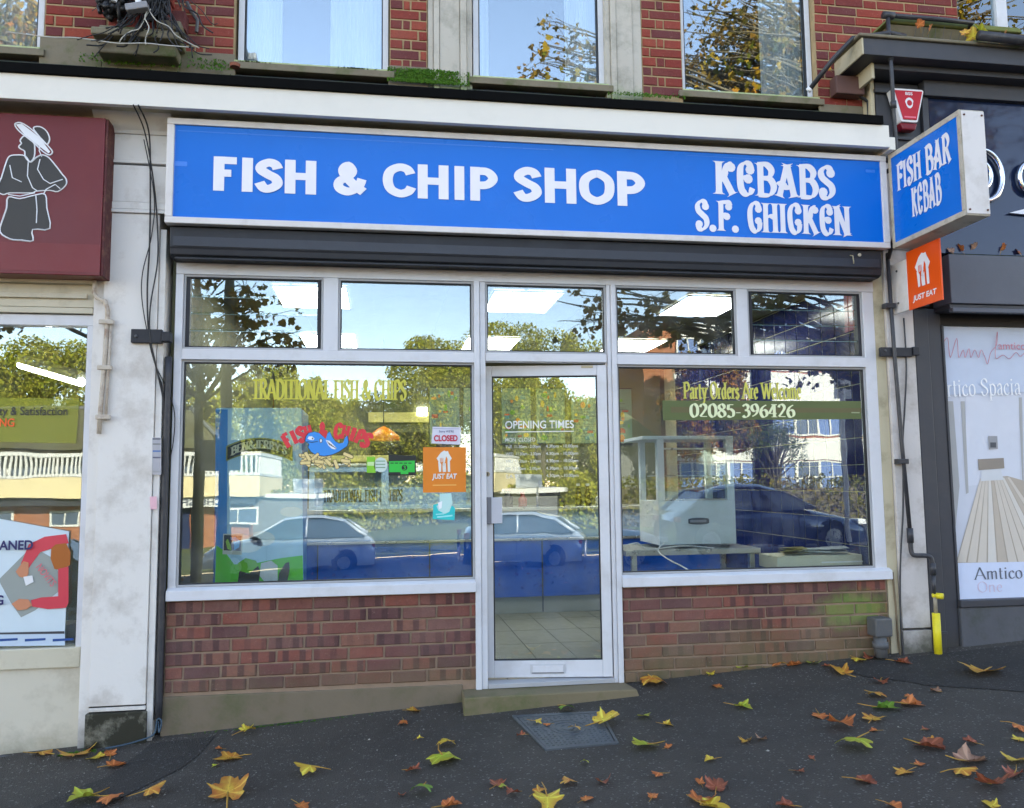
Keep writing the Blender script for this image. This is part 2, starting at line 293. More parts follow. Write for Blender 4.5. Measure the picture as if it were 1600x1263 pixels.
# ---------------------------------------------------------------- lettering
# skeleton capitals and small letters; 'l' straight stroke, 'c' curve, 'o' closed curve
GL = {
'A': (.74, [('l', [(.03, 0), (.36, 1)]), ('l', [(.36, 1), (.72, 0)]), ('h', [(.15, .34), (.58, .34)])]),
'B': (.64, [('l', [(.14, 1), (.14, 0)]), ('c', [(.14, .97), (.42, .96), (.53, .76), (.4, .56), (.14, .53)]), ('c', [(.14, .53), (.46, .5), (.6, .27), (.44, .04), (.14, .03)])]),
'C': (.66, [('c', [(.6, .74), (.52, .92), (.34, .98), (.14, .82), (.08, .5), (.15, .17), (.36, .02), (.54, .1), (.62, .27)])]),
'D': (.7, [('l', [(.14, 1), (.14, 0)]), ('c', [(.14, .97), (.42, .95), (.62, .74), (.63, .3), (.44, .05), (.14, .03)])]),
'E': (.6, [('l', [(.14, 1), (.14, 0)]), ('h', [(.14, .96), (.54, .96)]), ('h', [(.14, .52), (.44, .52)]), ('h', [(.14, .04), (.57, .04)])]),
'F': (.56, [('l', [(.14, 1), (.14, 0)]), ('h', [(.14, .96), (.54, .96)]), ('h', [(.14, .52), (.42, .52)])]),
'H': (.76, [('l', [(.14, 1), (.14, 0)]), ('l', [(.62, 1), (.62, 0)]), ('h', [(.14, .52), (.62, .52)])]),
'I': (.3, [('l', [(.15, 1), (.15, 0)])]),
'J': (.42, [('c', [(.28, 1), (.28, .3), (.24, .06), (.1, .02), (.03, .14)])]),
'K': (.7, [('l', [(.14, 1), (.14, 0)]), ('c', [(.6, .98), (.48, .8), (.34, .6), (.16, .46)]), ('l', [(.28, .55), (.64, 0)])]),
'L': (.56, [('l', [(.14, 1), (.14, 0)]), ('h', [(.14, .04), (.54, .04)])]),
'N': (.78, [('l', [(.14, 0), (.14, 1)]), ('l', [(.14, 1), (.64, 0)]), ('l', [(.64, 0), (.64, 1)])]),
'O': (.72, [('o', [(.36, .99), (.12, .8), (.07, .5), (.13, .18), (.36, .01), (.59, .18), (.65, .5), (.6, .8)])]),
'P': (.6, [('l', [(.14, 1), (.14, 0)]), ('c', [(.14, .97), (.42, .96), (.56, .72), (.42, .48), (.14, .45)])]),
'R': (.68, [('l', [(.14, 1), (.14, 0)]), ('c', [(.14, .97), (.42, .96), (.54, .74), (.4, .53), (.14, .5)]), ('l', [(.32, .52), (.62, 0)])]),
'S': (.54, [('c', [(.47, .76), (.4, .93), (.25, .98), (.1, .86), (.09, .7), (.25, .54), (.42, .4), (.46, .2), (.32, .04), (.16, .03), (.05, .24)])]),
'T': (.62, [('l', [(.31, 1), (.31, 0)]), ('h', [(.03, .96), (.59, .96)])]),
'U': (.72, [('c', [(.13, 1), (.13, .4), (.2, .08), (.38, .02), (.56, .1), (.6, .4), (.6, 1)])]),
'W': (1., [('l', [(.04, 1), (.28, 0)]), ('l', [(.28, 0), (.5, .95)]), ('l', [(.5, .95), (.72, 0)]), ('l', [(.72, 0), (.95, 1)])]),
'Y': (.7, [('l', [(.04, 1), (.34, .45)]), ('l', [(.34, .45), (.66, 1)]), ('l', [(.34, .5), (.34, 0)])]),
'&': (.78, [('c', [(.7, .5), (.6, .2), (.34, .02), (.1, .14), (.1, .38), (.34, .58), (.44, .78), (.32, .97), (.2, .84), (.24, .62), (.5, .25), (.74, .02)])]),
'.': (.26, [('d', [(.12, .07)])]), '-': (.4, [('h', [(.06, .34), (.34, .34)])]), ' ': (.3, []), "'": (.2, [('l', [(.1, 1), (.1, .78)])]),
'0': (.56, [('o', [(.28, .99), (.11, .82), (.07, .5), (.11, .18), (.28, .01), (.45, .18), (.49, .5), (.45, .82)])]),
'2': (.56, [('c', [(.08, .76), (.16, .94), (.3, .98), (.44, .84), (.42, .62), (.26, .34), (.07, .06)]), ('h', [(.07, .05), (.5, .05)])]),
'3': (.54, [('c', [(.08, .82), (.24, .98), (.42, .84), (.36, .62), (.2, .54)]), ('c', [(.2, .54), (.42, .48), (.47, .24), (.34, .04), (.18, .01), (.06, .12)])]),
'4': (.58, [('l', [(.38, 1), (.38, 0)]), ('l', [(.05, .3), (.38, .98)]), ('h', [(.04, .29), (.54, .29)])]),
'5': (.55, [('h', [(.16, .95), (.46, .95)]), ('c', [(.16, .95), (.13, .62), (.3, .6), (.46, .4), (.42, .1), (.24, .01), (.06, .1)])]),
'6': (.56, [('c', [(.45, .94), (.2, .74), (.08, .4), (.16, .08), (.32, .02), (.46, .16), (.46, .42), (.32, .56), (.14, .46)])]),
'8': (.56, [('o', [(.28, .98), (.13, .86), (.14, .68), (.28, .54), (.46, .36), (.46, .14), (.28, .01), (.1, .14), (.1, .36), (.28, .54), (.42, .68), (.43, .86)])]),
'9': (.56, [('c', [(.11, .06), (.36, .26), (.48, .6), (.4, .92), (.24, .98), (.1, .84), (.1, .6), (.24, .46), (.42, .54)])]),
'a': (.46, [('c', [(.08, .5), (.16, .64), (.3, .62), (.34, .46), (.34, .1), (.42, .02)]), ('c', [(.33, .4), (.14, .32), (.08, .16), (.16, .02), (.33, .12)])]),
'c': (.44, [('c', [(.38, .5), (.28, .65), (.12, .54), (.07, .3), (.14, .08), (.28, .02), (.4, .14)])]),
'd': (.52, [('l', [(.38, 1), (.38, 0)]), ('c', [(.38, .56), (.24, .66), (.1, .5), (.07, .28), (.14, .06), (.26, .02), (.38, .12)])]),
'e': (.44, [('h', [(.08, .38), (.37, .38)]), ('c', [(.37, .38), (.34, .6), (.2, .66), (.08, .46), (.08, .22), (.2, .02), (.38, .12)])]),
'i': (.28, [('l', [(.14, .66), (.14, 0)]), ('d', [(.14, .88)])]),
'l': (.28, [('l', [(.14, 1), (.14, 0)])]),
'm': (.8, [('l', [(.12, .66), (.12, 0)]), ('c', [(.12, .52), (.26, .65), (.38, .56), (.39, 0)]), ('c', [(.39, .52), (.53, .65), (.65, .56), (.66, 0)])]),
'n': (.54, [('l', [(.12, .66), (.12, 0)]), ('c', [(.12, .5), (.28, .65), (.4, .54), (.41, 0)])]),
'o': (.5, [('o', [(.25, .66), (.1, .54), (.07, .33), (.1, .12), (.25, .01), (.4, .12), (.43, .33), (.4, .54)])]),
'p': (.52, [('l', [(.13, .66), (.13, -.3)]), ('c', [(.13, .54), (.26, .66), (.42, .54), (.45, .3), (.38, .06), (.26, .01), (.13, .1)])]),
'r': (.36, [('l', [(.12, .66), (.12, 0)]), ('c', [(.12, .46), (.2, .62), (.34, .62)])]),
's': (.38, [('c', [(.32, .5), (.24, .64), (.1, .58), (.09, .44), (.28, .28), (.31, .12), (.2, .01), (.06, .14)])]),
't': (.32, [('c', [(.14, .9), (.14, .14), (.2, .02), (.3, .08)]), ('h', [(.04, .64), (.28, .64)])]),
'y': (.48, [('l', [(.06, .66), (.25, .04)]), ('l', [(.43, .66), (.25, .04)]), ('c', [(.25, .04), (.18, -.24), (.05, -.26)])]),
}
def glyphs(mb, text, x0, x1, z0, z1, y, thick=.15, thin=.05, serif=True, flare=0, tilt=0.0, arc=None, gap=.02, caps=False, font=None, stem=False):
    """sets text in skeleton letters between x0..x1, baseline z0 .. cap height z1 on the plane y"""
    F_ = dict(GL); F_.update(font or {}); v0 = len(mb.v)
    adv = [F_[c][0]+gap for c in text]; tot = sum(adv); sx = (x1-x0)/tot; sz = z1-z0; cx = 0; off = 0
    if stem: thick = thick*sz/sx
    for ch, a in zip(text, adv):
        for kind, pts in F_[ch][1]:
            off += 1; yy = y-.00025*(off % 7)
            kk = [0]
            def put(q, cx=cx):
                kk[0] += 1; yy = y-.00025*(off % 7)-.00002*kk[0]
                u = x0+(cx+q[0])*sx; w = z0+q[1]*sz+tilt*(u-x0)
                if arc:
                    t = (u-(x0+x1)/2)/((x1-x0)/2); w += arc*(1-t*t)
                return (u, yy, w)
            if kind == 'd':
                r = thick*.62; c = pts[0]; n = 10
                mb.add([put((c[0]+r*math.cos(2*PI*k/n), c[1]+r*(sx/sz if sz > sx else 1)*math.sin(2*PI*k/n))) for k in range(n)], [tuple(range(n))]); continue
            if kind in 'lh':
                P = [Vector((pts[0][0]+(pts[1][0]-pts[0][0])*t, pts[0][1]+(pts[1][1]-pts[0][1])*t, 0)) for t in ([0, 1] if not flare else [0, .03, .07, .12, .2, .35, .5, .65, .8, .88, .93, .97, 1])]
            else: P = cat_rom(pts, 6, kind == 'o')
            if kind == 'o': P.append(P[0].copy())
            n = len(P); L = []; Rr = []
            for i, p in enumerate(P):
                d = (P[min(i+1, n-1)]-P[max(i-1, 0)])
                if kind == 'o' and i in (0, n-1): d = P[1]-P[-2]
                d = d.normalized() if d.length > 1e-6 else Vector((0, 1, 0))
                k = abs(d.x*.42-d.y*.9) if kind != 'h' else 0
                w = (thin+(thick-thin)*min(1, k*1.08))
                t = i/(n-1)
                if flare:
                    e = abs(2*t-1)
                    if kind == 'l': w *= .86+flare*e**7
                    elif kind == 'h': w *= .8+flare*1.2*t**5
                    elif kind == 'c': w *= .92
                nrm = Vector((-d.y, d.x, 0))*w/2
                if kind == 'h' or flare: pass
                if caps and kind == 'h': nrm = Vector((0, .105, 0)); p = Vector((p.x, min(.895, max(.105, p.y)), 0))
                if caps and kind in 'co': p = Vector((p.x, .5+(p.y-.5)*.80, 0))
                L.append(put(p+nrm)); Rr.append(put(p-nrm))
            o = len(mb.v); mb.v += L+Rr
            for i in range(n-1): mb.f.append((o+i, o+n+i, o+n+i+1, o+i+1)); mb.mi.append(mb.cur)
            if serif and kind == 'l' and abs(pts[0][1]-pts[1][1]) > .4:
                for e in pts:
                    if abs(e[1]-.45) > .1 and not (ch in 'AWNY4d&' and e[0] in (.36, .28, .72, .34) and ch != 'Y'):
                        s2 = thick*.95; h = thin*.8; zc = e[1]+(h/2 if e[1] < .3 else -h/2)
                        mb.add([(put((e[0]+a_*s2, zc+b_*h/2))[0], y-.0018-.0002*(off % 3), put((e[0]+a_*s2, zc+b_*h/2))[2]) for a_, b_ in ((-1, -1), (1, -1), (1, 1), (-1, 1))], [(0, 1, 2, 3)])
            if serif and kind == 'h' and pts[1][1] in (.96, .04):
                e = pts[1]; s_ = -1 if e[1] > .5 else 1
                mb.add([(put((e[0]-thin, e[1]))[0], y-.0021, put((e[0], e[1]+s_*.02))[2]), put((e[0]+thin*.3, e[1]-s_*thin/2)), put((e[0]+thin*.3, e[1]+s_*thick*1.1))], [(0, 1, 2)])
        cx += a
    if caps or font:      # letters fill the measured rectangle exactly
        xs = [q[0] for q in mb.v[v0:]]; a, b_ = min(xs), max(xs); mb.v[v0:] = [(x0+(q[0]-a)/(b_-a)*(x1-x0), q[1], q[2]) for q in mb.v[v0:]]
    return mb
# ornate flared capitals with curled arms and ball ends
BOE = {
'K': (.66, [('l', [(.17, 1), (.15, 0)]), ('c', [(.2, .40), (.33, .55), (.38, .78), (.46, .92), (.56, .90)]), ('l', [(.30, .56), (.58, 0)]), ('d', [(.55, .83)])]),
'E': (.60, [('c', [(.50, .80), (.44, .95), (.30, .98), (.17, .84), (.14, .5), (.17, .18), (.30, .03), (.44, .06), (.52, .22)]), ('c', [(.16, .50), (.28, .53), (.40, .47)]), ('d', [(.47, .78)]), ('d', [(.40, .50)])]),
'F': (.58, [('l', [(.18, 1), (.16, 0)]), ('c', [(.14, .95), (.32, .97), (.48, .96), (.54, .84)]), ('c', [(.17, .50), (.30, .54), (.42, .46)]), ('d', [(.49, .82)]), ('d', [(.40, .49)])]),
'B': (.64, [('l', [(.17, 1), (.16, 0)]), ('c', [(.08, .97), (.36, .97), (.52, .80), (.44, .60), (.18, .54)]), ('c', [(.18, .54), (.46, .52), (.58, .28), (.44, .04), (.08, .03)])]),
'A': (.66, [('l', [(.08, 0), (.36, 1)]), ('l', [(.36, 1), (.56, 0)]), ('c', [(.04, .36), (.14, .44), (.30, .30), (.48, .30)])]),
'S': (.54, [('c', [(.44, .78), (.38, .94), (.24, .97), (.11, .84), (.13, .66), (.28, .52), (.43, .38), (.44, .18), (.30, .03), (.15, .05), (.10, .2)]), ('d', [(.42, .8)]), ('d', [(.15, .2)])]),
'C': (.58, [('c', [(.50, .76), (.42, .95), (.26, .97), (.13, .78), (.11, .46), (.17, .14), (.32, .02), (.46, .12), (.50, .34)]), ('d', [(.46, .78)]), ('d', [(.44, .38)])]),
'H': (.66, [('l', [(.15, 1), (.13, 0)]), ('l', [(.52, 1), (.52, 0)]), ('c', [(.14, .48), (.32, .56), (.52, .50)])]),
'I': (.30, [('l', [(.15, 1), (.14, 0)])]),
'N': (.70, [('l', [(.13, 0), (.13, 1)]), ('l', [(.13, 1), (.54, 0)]), ('l', [(.56, 0), (.56, 1)])]),
'R': (.64, [('l', [(.17, 1), (.16, 0)]), ('c', [(.08, .97), (.38, .97), (.53, .76), (.42, .55), (.18, .50)]), ('l', [(.34, .52), (.56, 0)])]),
}
_font = {}
def sans(name, text, m, parent, x0, x1, z0, z1, y, bold=.0, shear=0, arc=None, rotx=None):
    """plain sans lettering as a thin mesh, fitted to a rectangle on the plane y"""
    cu = bpy.data.curves.new('t', 'FONT'); cu.body = text; cu.size = 1; cu.offset = bold; cu.shear = shear; cu.resolution_u = 8
    cu.fill_mode = 'FRONT' if hasattr(cu, 'fill_mode') else cu.fill_mode
    ob = bpy.data.objects.new('t', cu); COL.objects.link(ob); bpy.context.view_layer.update()
    me = bpy.data.meshes.new_from_object(ob.evaluated_get(bpy.context.evaluated_depsgraph_get())); bpy.data.objects.remove(ob); bpy.data.curves.remove(cu)
    n = len(me.vertices); co = np.empty(n*3); me.vertices.foreach_get('co', co); co = co.reshape(-1, 3)
    a, b = co[:, 0].min(), co[:, 0].max(); c, d = co[:, 1].min(), co[:, 1].max()
    out = np.empty_like(co); out[:, 0] = x0+(co[:, 0]-a)/(b-a)*(x1-x0); out[:, 2] = z0+(co[:, 1]-c)/(d-c)*(z1-z0); out[:, 1] = y
    if arc:
        t = (out[:, 0]-(x0+x1)/2)/((x1-x0)/2); out[:, 2] += arc*(1-t*t)
    me.vertices.foreach_set('co', out.ravel()); me.materials.clear(); me.materials.append(m); me.update()
    o = bpy.data.objects.new(name, me); COL.objects.link(o); o.parent = parent; return o
# ---------------------------------------------------------------- bricks
def brick_mesh(w, h, d, ch=.004):
    me = bpy.data.meshes.new('brick'); r = lambda: random.uniform(-.0019, .0019)
    v = []
    for (i, (y, k)) in enumerate(((d, 0), (ch, 0), (0, ch))):
        for sx, sz in ((-1, -1), (1, -1), (1, 1), (-1, 1)):
            v.append((sx*(w/2-k)+r(), y, sz*(h/2-k)+r()))
    f = [(8, 9, 10, 11)]
    for a in (0, 4):
        for i in range(4): j = (i+1) % 4; f.append((a+i, a+j, a+4+j, a+4+i))
    me.from_pydata(v, [], f); me.update(); return me
_bm = {}
def lay_bricks(parent, m, x0, x1, zfun0, z1, y, course, bw, joint, header, rowpat, jit=.0015, name='brick', cap=None, bdepth=.03):
    """courses hang down from z1 to the ground line; cut bricks at the ends"""
    n = 0; r = 0; z = z1
    while z-course > zfun0-course*.4:
        zc = z-course/2; pat = rowpat[r % len(rowpat)]; x = x0+pat[0]; k = 1
        xs = [x0]
        if pat[0] > .02: xs.append(x0+pat[0])
        while x < x1-.02:
            x += pat[1+(k-1) % (len(pat)-1)]; k += 1
            xs.append(min(x, x1))
        if xs[-1]-xs[-2] < .035 and len(xs) > 2: xs.pop(-2)
        for a, b in zip(xs, xs[1:]):
            w = round((b-a-joint)*200)/200
            if w < .015: continue
            key = (w, course, m.name, (n*7+r) % 3)
            if key not in _bm: _bm[key] = brick_mesh(w, course-joint, bdepth); _bm[key].materials.append(m)
            o = bpy.data.objects.new(name, _bm[key]); COL.objects.link(o); o.parent = parent
            o.location = ((a+b)/2+random.uniform(-jit, jit), y+random.uniform(-.0025, .0015), zc+random.uniform(-jit, jit)); o.rotation_euler[1] = random.uniform(-.006, .006)
            n += 1
        z -= course; r += 1
    return n
# ================================================================ SETTING: ground
def asphalt(name, c1, c2, speck=(.32, .31, .29, 1)):
    b = N(name); v = b.pos()
    col = b.mix(b.ramp(b.noise(1.1, 6, v, rough=.65), [(.35, (0, 0, 0)), (.65, (1, 1, 1))]), c1, c2)
    col = b.mix(b.math('MULTIPLY', b.noise(140, 3, v), .5), col, tuple(x*.45 for x in c1[:3])+(1,))
    vo = b.n('ShaderNodeTexVoronoi'); vo.inputs['Scale'].default_value = 120; b.t.links.new(v, vo.inputs['Vector'])
    sp = b.ramp(b.math('MULTIPLY', b.n('ShaderNodeSeparateXYZ', i_0=vo.outputs['Color']).outputs[0], 1), [(.955, (0, 0, 0)), (.97, (1, 1, 1))])
    col = b.mix(b.math('MULTIPLY', sp, .42), col, speck)
    moss = b.ramp(b.noise(2.4, 7, v, rough=.7), [(.6, (0, 0, 0)), (.8, (1, 1, 1))])
    col = b.mix(b.math('MULTIPLY', moss, .25), col, srgb(58, 60, 40))
    vg = b.n('ShaderNodeTexVoronoi'); vg.inputs['Scale'].default_value = 4.2; b.t.links.new(v, vg.inputs['Vector']); gs = b.ramp(vg.outputs['Distance'], [(.05, (1, 1, 1)), (.075, (0, 0, 0))]); col = b.mix(b.math('MULTIPLY', gs, .45), col, tuple(x*2 for x in c1[:3])+(1,))
    st = b.ramp(b.noise(.8, 8, v, rough=.75), [(.52, (0, 0, 0)), (.66, (1, 1, 1))]); col = b.mix(b.math('MULTIPLY', st, .4), col, tuple(x*.6 for x in c1[:3])+(1,))
    h = b.math('ADD', b.noise(120, 4, v), b.math('MULTIPLY', vo.outputs['Distance'], .6))
    return b.finish(col, b.ramp(b.noise(3, 4, v), [(.3, (.62,)*3), (.7, (.82,)*3)]), 0, b.bump(h, 1.0, .01), .35)
ASPHALT = asphalt('asphalt', (.080, .071, .059, 1), (.062, .055, .046, 1))
ASPHALT_DARK = asphalt('asphalt_patch', (.048, .044, .039, 1), (.038, .035, .031, 1), (.2, .2, .2, 1))
ROADM = asphalt('road_asphalt', (.07, .07, .072, 1), (.055, .055, .058, 1))
def sheet(name, m, x0, x1, y0, y1, dz, nx, ny, kind='structure', rough=0):
    xs = np.linspace(x0, x1, nx+1); ys = np.linspace(y0, y1, ny+1); v = []; f = []
    for j, y in enumerate(ys):
        for i, x in enumerate(xs): v.append((x, y, gz(x, y)+dz+(rough*math.sin(x*2.3+y)*math.sin(y*1.7+x*.6))))
    for j in range(ny):
        for i in range(nx): a = j*(nx+1)+i; f.append((a, a+1, a+nx+2, a+nx+1))
    if ys[1] < ys[0]: f = [q[::-1] for q in f]
    o = MB().add(v, f).build(name, m, smooth=True); tag(o, kind=kind); return o
sheet('pavement', ASPHALT, -30, 34, -6.6, .1, 0, 64, 67)
def ground_patch(name, rows, m, dz=.004):
    """a repair in the tarmac: rows of (y, left x, right x), following every bend of the ground"""
    mb = MB(); ys = [r[0] for r in rows]; y = ys[0]; st_ = []
    while y >= ys[-1]-1e-6:
        st_.append(y); y = round(y-.1, 3)
    for k, y in enumerate(st_):
        xl, xr = np.interp(-y, [-q for q in ys], [r[1] for r in rows]), np.interp(-y, [-q for q in ys], [r[2] for r in rows]); w = .012*math.sin(k*2.1)+.008*math.sin(k*5)
        for t in range(9): x = xl+w+(xr-xl-w)*t/8; mb.v.append((x, y, gz(x, y)+dz))
    for k in range(len(st_)-1):
        for t in range(8): a = k*9+t; mb.face(a, a+9, a+10, a+1)
    o = mb.build(name, m); tag(o, kind='structure'); return o
ground_patch('asphalt_repair', [(-.1, -1.34, -.98), (-.5, -1.47, -1.08), (-1.2, -1.95, -1.5), (-2.6, -2.8, -2.2)], ASPHALT_DARK)
ground_patch('asphalt_repair', [(-.1, 2.95, 6.5), (-.6, 3.3, 6.5), (-1.0, 3.8, 6.5), (-1.4, 4.7, 6.5)], ASPHALT_DARK)
kb = MB()
for i in range(60):
    x = -28+i; z = gz(x+.5, -6.7)
    kb.add([(x, -6.6, gz(x, -6.6)-.2), (x+.99, -6.6, gz(x+1, -6.6)-.2), (x+.99, -6.72, gz(x+1, -6.6)-.2), (x, -6.72, gz(x, -6.6)-.2),
            (x, -6.6, gz(x, -6.6)+.003), (x+.99, -6.6, gz(x+.99, -6.6)+.003), (x+.99, -6.72, gz(x+.99, -6.6)+.003), (x, -6.72, gz(x, -6.6)+.003)],
           [(0, 1, 2, 3), (4, 7, 6, 5), (0, 4, 5, 1), (1, 5, 6, 2), (2, 6, 7, 3), (3, 7, 4, 0)])
tag(kb.build('kerb', GREY_RENDER), kind='structure')
sheet('road', ROADM, -60, 64, -22, -6.6, -.12, 124, 16)
GRASS = dull('grass', srgb(70, 86, 34), srgb(96, 100, 44), 3, .9, srgb(120, 90, 40), .4, 2, .6, 60)
sheet('ground', GRASS, -220, 240, -260, -22, -.1, 60, 30)
sheet('ground', GRASS, -220, 240, .3, 120, -.35, 60, 12)
sheet('ground', ROADM, -220, -59, -22, .3, -.35, 10, 6); sheet('ground', ROADM, 63, 240, -22, .3, -.35, 10, 6)
# fine grit scattered on the tarmac
gb = MB()
for i in range(260):
    x = random.uniform(-2.6, 5.2); y = -random.random()**1.2*3.2-.05; s = random.uniform(.002, .007) if i > 24 else random.uniform(.007, .012)
    a = random.uniform(0, 3); z = gz(x, y); c, n = math.cos(a)*s, math.sin(a)*s
    gb.add([(x-c, y-n, z), (x+n*.6, y-c*.6, z), (x+c, y+n, z), (x-n*.6, y+c*.6, z), (x, y, z+s*.7)], [(0, 1, 4), (1, 2, 4), (2, 3, 4), (3, 0, 4)])
tag(gb.build('grit', dull('grit', srgb(176, 172, 164), srgb(130, 124, 112), 80)), 'pale grit and litter specks scattered on the tarmac pavement', 'grit', kind='stuff')
# moss tufts along the foot of the left wall
MOSS = dull('moss', srgb(86, 128, 24), srgb(50, 86, 16), 40, .9, bump=.5)
MOSS_D = dull('moss_dark', srgb(52, 72, 20), srgb(34, 48, 14), 40, .9, bump=.5)
def moss(n, xf, yf, zf, sz, label, m=None):
    mb = MB()
    for i in range(n):
        x, y = xf(), yf(); z = zf(x, y); s = random.uniform(.4, 1)*sz
        for k in range(3):
            a = random.uniform(0, 6.28); u = random.uniform(.4, 1.1)
            mb.add([(x+s*.35*math.cos(a+1.5), y+s*.35*math.sin(a+1.5), z), (x-s*.35*math.cos(a+1.5), y-s*.35*math.sin(a+1.5), z), (x+s*math.cos(a)*u, y+s*.5*math.sin(a), z+s*u*.8)], [(0, 1, 2)])
    return tag(mb.build('moss', m or MOSS), label, 'moss', kind='stuff')
moss(240, lambda: random.gauss(-.62, .22), lambda: -.03-random.random()*.02, lambda x, y: gz(x, y)-.002, .014, 'bright green moss along the foot of the left brick wall')
moss(60, lambda: -1.74+random.gauss(0, .05), lambda: -.1-random.random()*.03, lambda x, y: gz(x, y), .022, 'green weeds at the foot of the left pilaster')
# ================================================================ STALL RISER WALLS
w1 = thing('brick_wall', 'low brown brick wall with cement plinth under the left shop window', 'brick wall', (0, 0, 0))
box('mortar', MORTAR_LOW, w1, -1.30, .60, .0, .2, .0, .808, 0)
lay_bricks(w1, BRICK_LOW, -1.30, .597, .243, .808, -.009, .0785, .23, .013, 0, [[.0, .218], [.11, .218], [.05, .218], [.165, .218]])
MB().add([(-1.31, -.018, -.1), (.50, -.018, -.1), (.50, .1, -.1), (-1.31, .1, -.1), (-1.31, -.016, .244), (.50, -.012, .235), (.50, .1, .235), (-1.31, .1, .244)],
         [(0, 3, 2, 1), (4, 5, 6, 7), (0, 1, 5, 4), (1, 2, 6, 5), (2, 3, 7, 6), (3, 0, 4, 7)]).build('plinth', RENDER, w1, .006)
w2 = thing('brick_wall', 'low mossy brick wall under the right shop window beside the drain', 'brick wall', (0, 0, 0))
box('mortar', MORTAR_LOW, w2, 1.55, 3.45, .0, .2, .0, .806, 0)
lay_bricks(w2, BRICK_LOW, 1.553, 3.447, .2, .806, -.009, .077, .23, .013, 0, [[.16, .216], [.05, .216], [.135, .216], [.10, .216]])
# door step
st = MB(); zt = .203
st.add([(.486, -.205, -.02), (1.66, -.205, .02), (1.56, .1, .02), (.50, .1, .02), (.49, -.20, zt-.004), (1.58, -.20, zt-.002), (1.54, .1, zt), (.50, .1, zt)],
       [(0, 3, 2, 1), (4, 5, 6, 7), (0, 1, 5, 4), (1, 2, 6, 5), (2, 3, 7, 6), (3, 0, 4, 7)])
o = st.build('doorstep', dull('doorstep_concrete', srgb(128, 112, 90), srgb(104, 98, 70), 3, .85, srgb(72, 86, 36), .75, 3.5, .5, 50), bevel=.008); tag(o, 'worn concrete doorstep with green algae below the shop door', 'doorstep')
# ================================================================ PILASTERS
p1 = thing('pilaster', 'tall off-white painted pilaster between the maroon shop and the chip shop', 'pilaster', (-1.54, -.06, 0))
def pb(n, m, p, x0, x1, y0, y1, z0, z1, bv=.003): 
    L = p.location; return MB().box(x0-L.x, x1-L.x, y0-L.y, y1-L.y, z0, z1).build(n, m, p, bv)
pb('shaft', PAINT_PILL, p1, -1.70, -1.385, -.07, .2, .222, 3.19)
pb('side_fillet', PAINT_PILL, p1, -1.76, -1.703, -.05, .2, -.1, 3.19)
pb('side_fillet', PAINT_PILL, p1, -1.382, -1.345, -.055, .2, -.1, 3.10)
pb('base_band', PAINT_PILL, p1, -1.70, -1.385, -.066, .2, .190, .212)
pb('base_block', dull('pilaster_base_dirty', srgb(52, 50, 38), srgb(38, 38, 28), 3, .9, srgb(160, 156, 140), .75, 5.5, .5, 40), p1, -1.715, -1.375, -.078, .2, -.1, .182, .006)
pb('groove_backing', SHADE_IN, p1, -1.70, -1.385, -.055, .2, .18, .225, 0)  # dark strip paints the shade in the base grooves
for z0, z1, y in ((3.193, 3.215, -.085), (3.218, 3.262, -.078), (3.265, 3.50, -.07), (3.512, 3.53, -.08), (3.533, 3.70, -.07)):
    pb('capital_band', PAINT_PILL, p1, -1.715, -1.35, y, .2, z0, z1)
MB().extr([(-.02, 3.70), (-.03, 3.72), (-.1, 3.78), (-.12, 3.80), (-.12, 3.86), (.1, 3.86), (.1, 3.70)], -.23, .23).build('capital', PAINT_PILL, p1, .002)
p2 = thing('pilaster', 'narrow stained white pilaster right of the chip shop behind the black pipe', 'pilaster', (3.62, -.03, 0))
pb('shaft', PAINT_PILR, p2, 3.535, 3.745, -.035, .2, .475, 3.14)
pb('side_fillet', CREAM_OLD, p2, 3.455, 3.532, -.012, .2, .2, 3.14)
pb('base_block', PAINT_PILR, p2, 3.528, 3.742, -.045, .2, .15, .46)
pb('capital_band', PAINT_PILR, p2, 3.50, 3.76, -.05, .2, 3.142, 3.78)
# ================================================================ SHOPFRONT FRAME AND GLASS
PANE = glass('shop_glass', .12, rough=.007, smear=.07); PANE_LOUVRE = glass('louvre_glass', .115); PANE_UP = glass('upstairs_glass', .22, (.92, .95, .95, 1), .0)
sf = thing('shopfront', 'white aluminium chip shop front with large glass panes', 'shopfront', (0, 0, 0))
FY0, FY1 = -.012, .06
def member(n, x0, x1, z0, z1, y0=FY0, y1=FY1, bv=.003, m=None): return box(n, m or WHITE_ALU, sf, x0, x1, y0, y1, z0, z1, bv)
member('head_rail', -1.293, 3.462, 2.832, 2.905)
member('transom', -1.246, .598, 2.288, 2.355, -.022); member('transom', .662, 1.482, 2.30, 2.355, -.02); member('transom', 1.551, 3.371, 2.288, 2.355, -.022)
member('jamb', -1.293, -1.2465, .81, 2.831); member('jamb', 3.3715, 3.455, .81, 2.831)
member('mullion', .585, .622, .20, 2.831, -.026); member('mullion', .6245, .661, .20, 2.831, -.014)
member('mullion', 1.4895, 1.515, .20, 2.831, -.014); member('mullion', 1.517, 1.5505, .20, 2.831, -.026)
member('glazing_bar', -.386, -.292, 2.356, 2.831); member('glazing_bar', 2.421, 2.503, 2.356, 2.831)
for a, b_ in ((-1.292, .584), (1.5515, 3.47)):
    MB().extr([(-.013, .888), (-.05, .872), (-.052, .812), (.08, .812), (.08, .888)], a, b_).build('sill', WHITE_ALU, sf, .003)
member('threshold', .662, 1.488, .204, .232, -.03, .08, m=ALU_GREY)
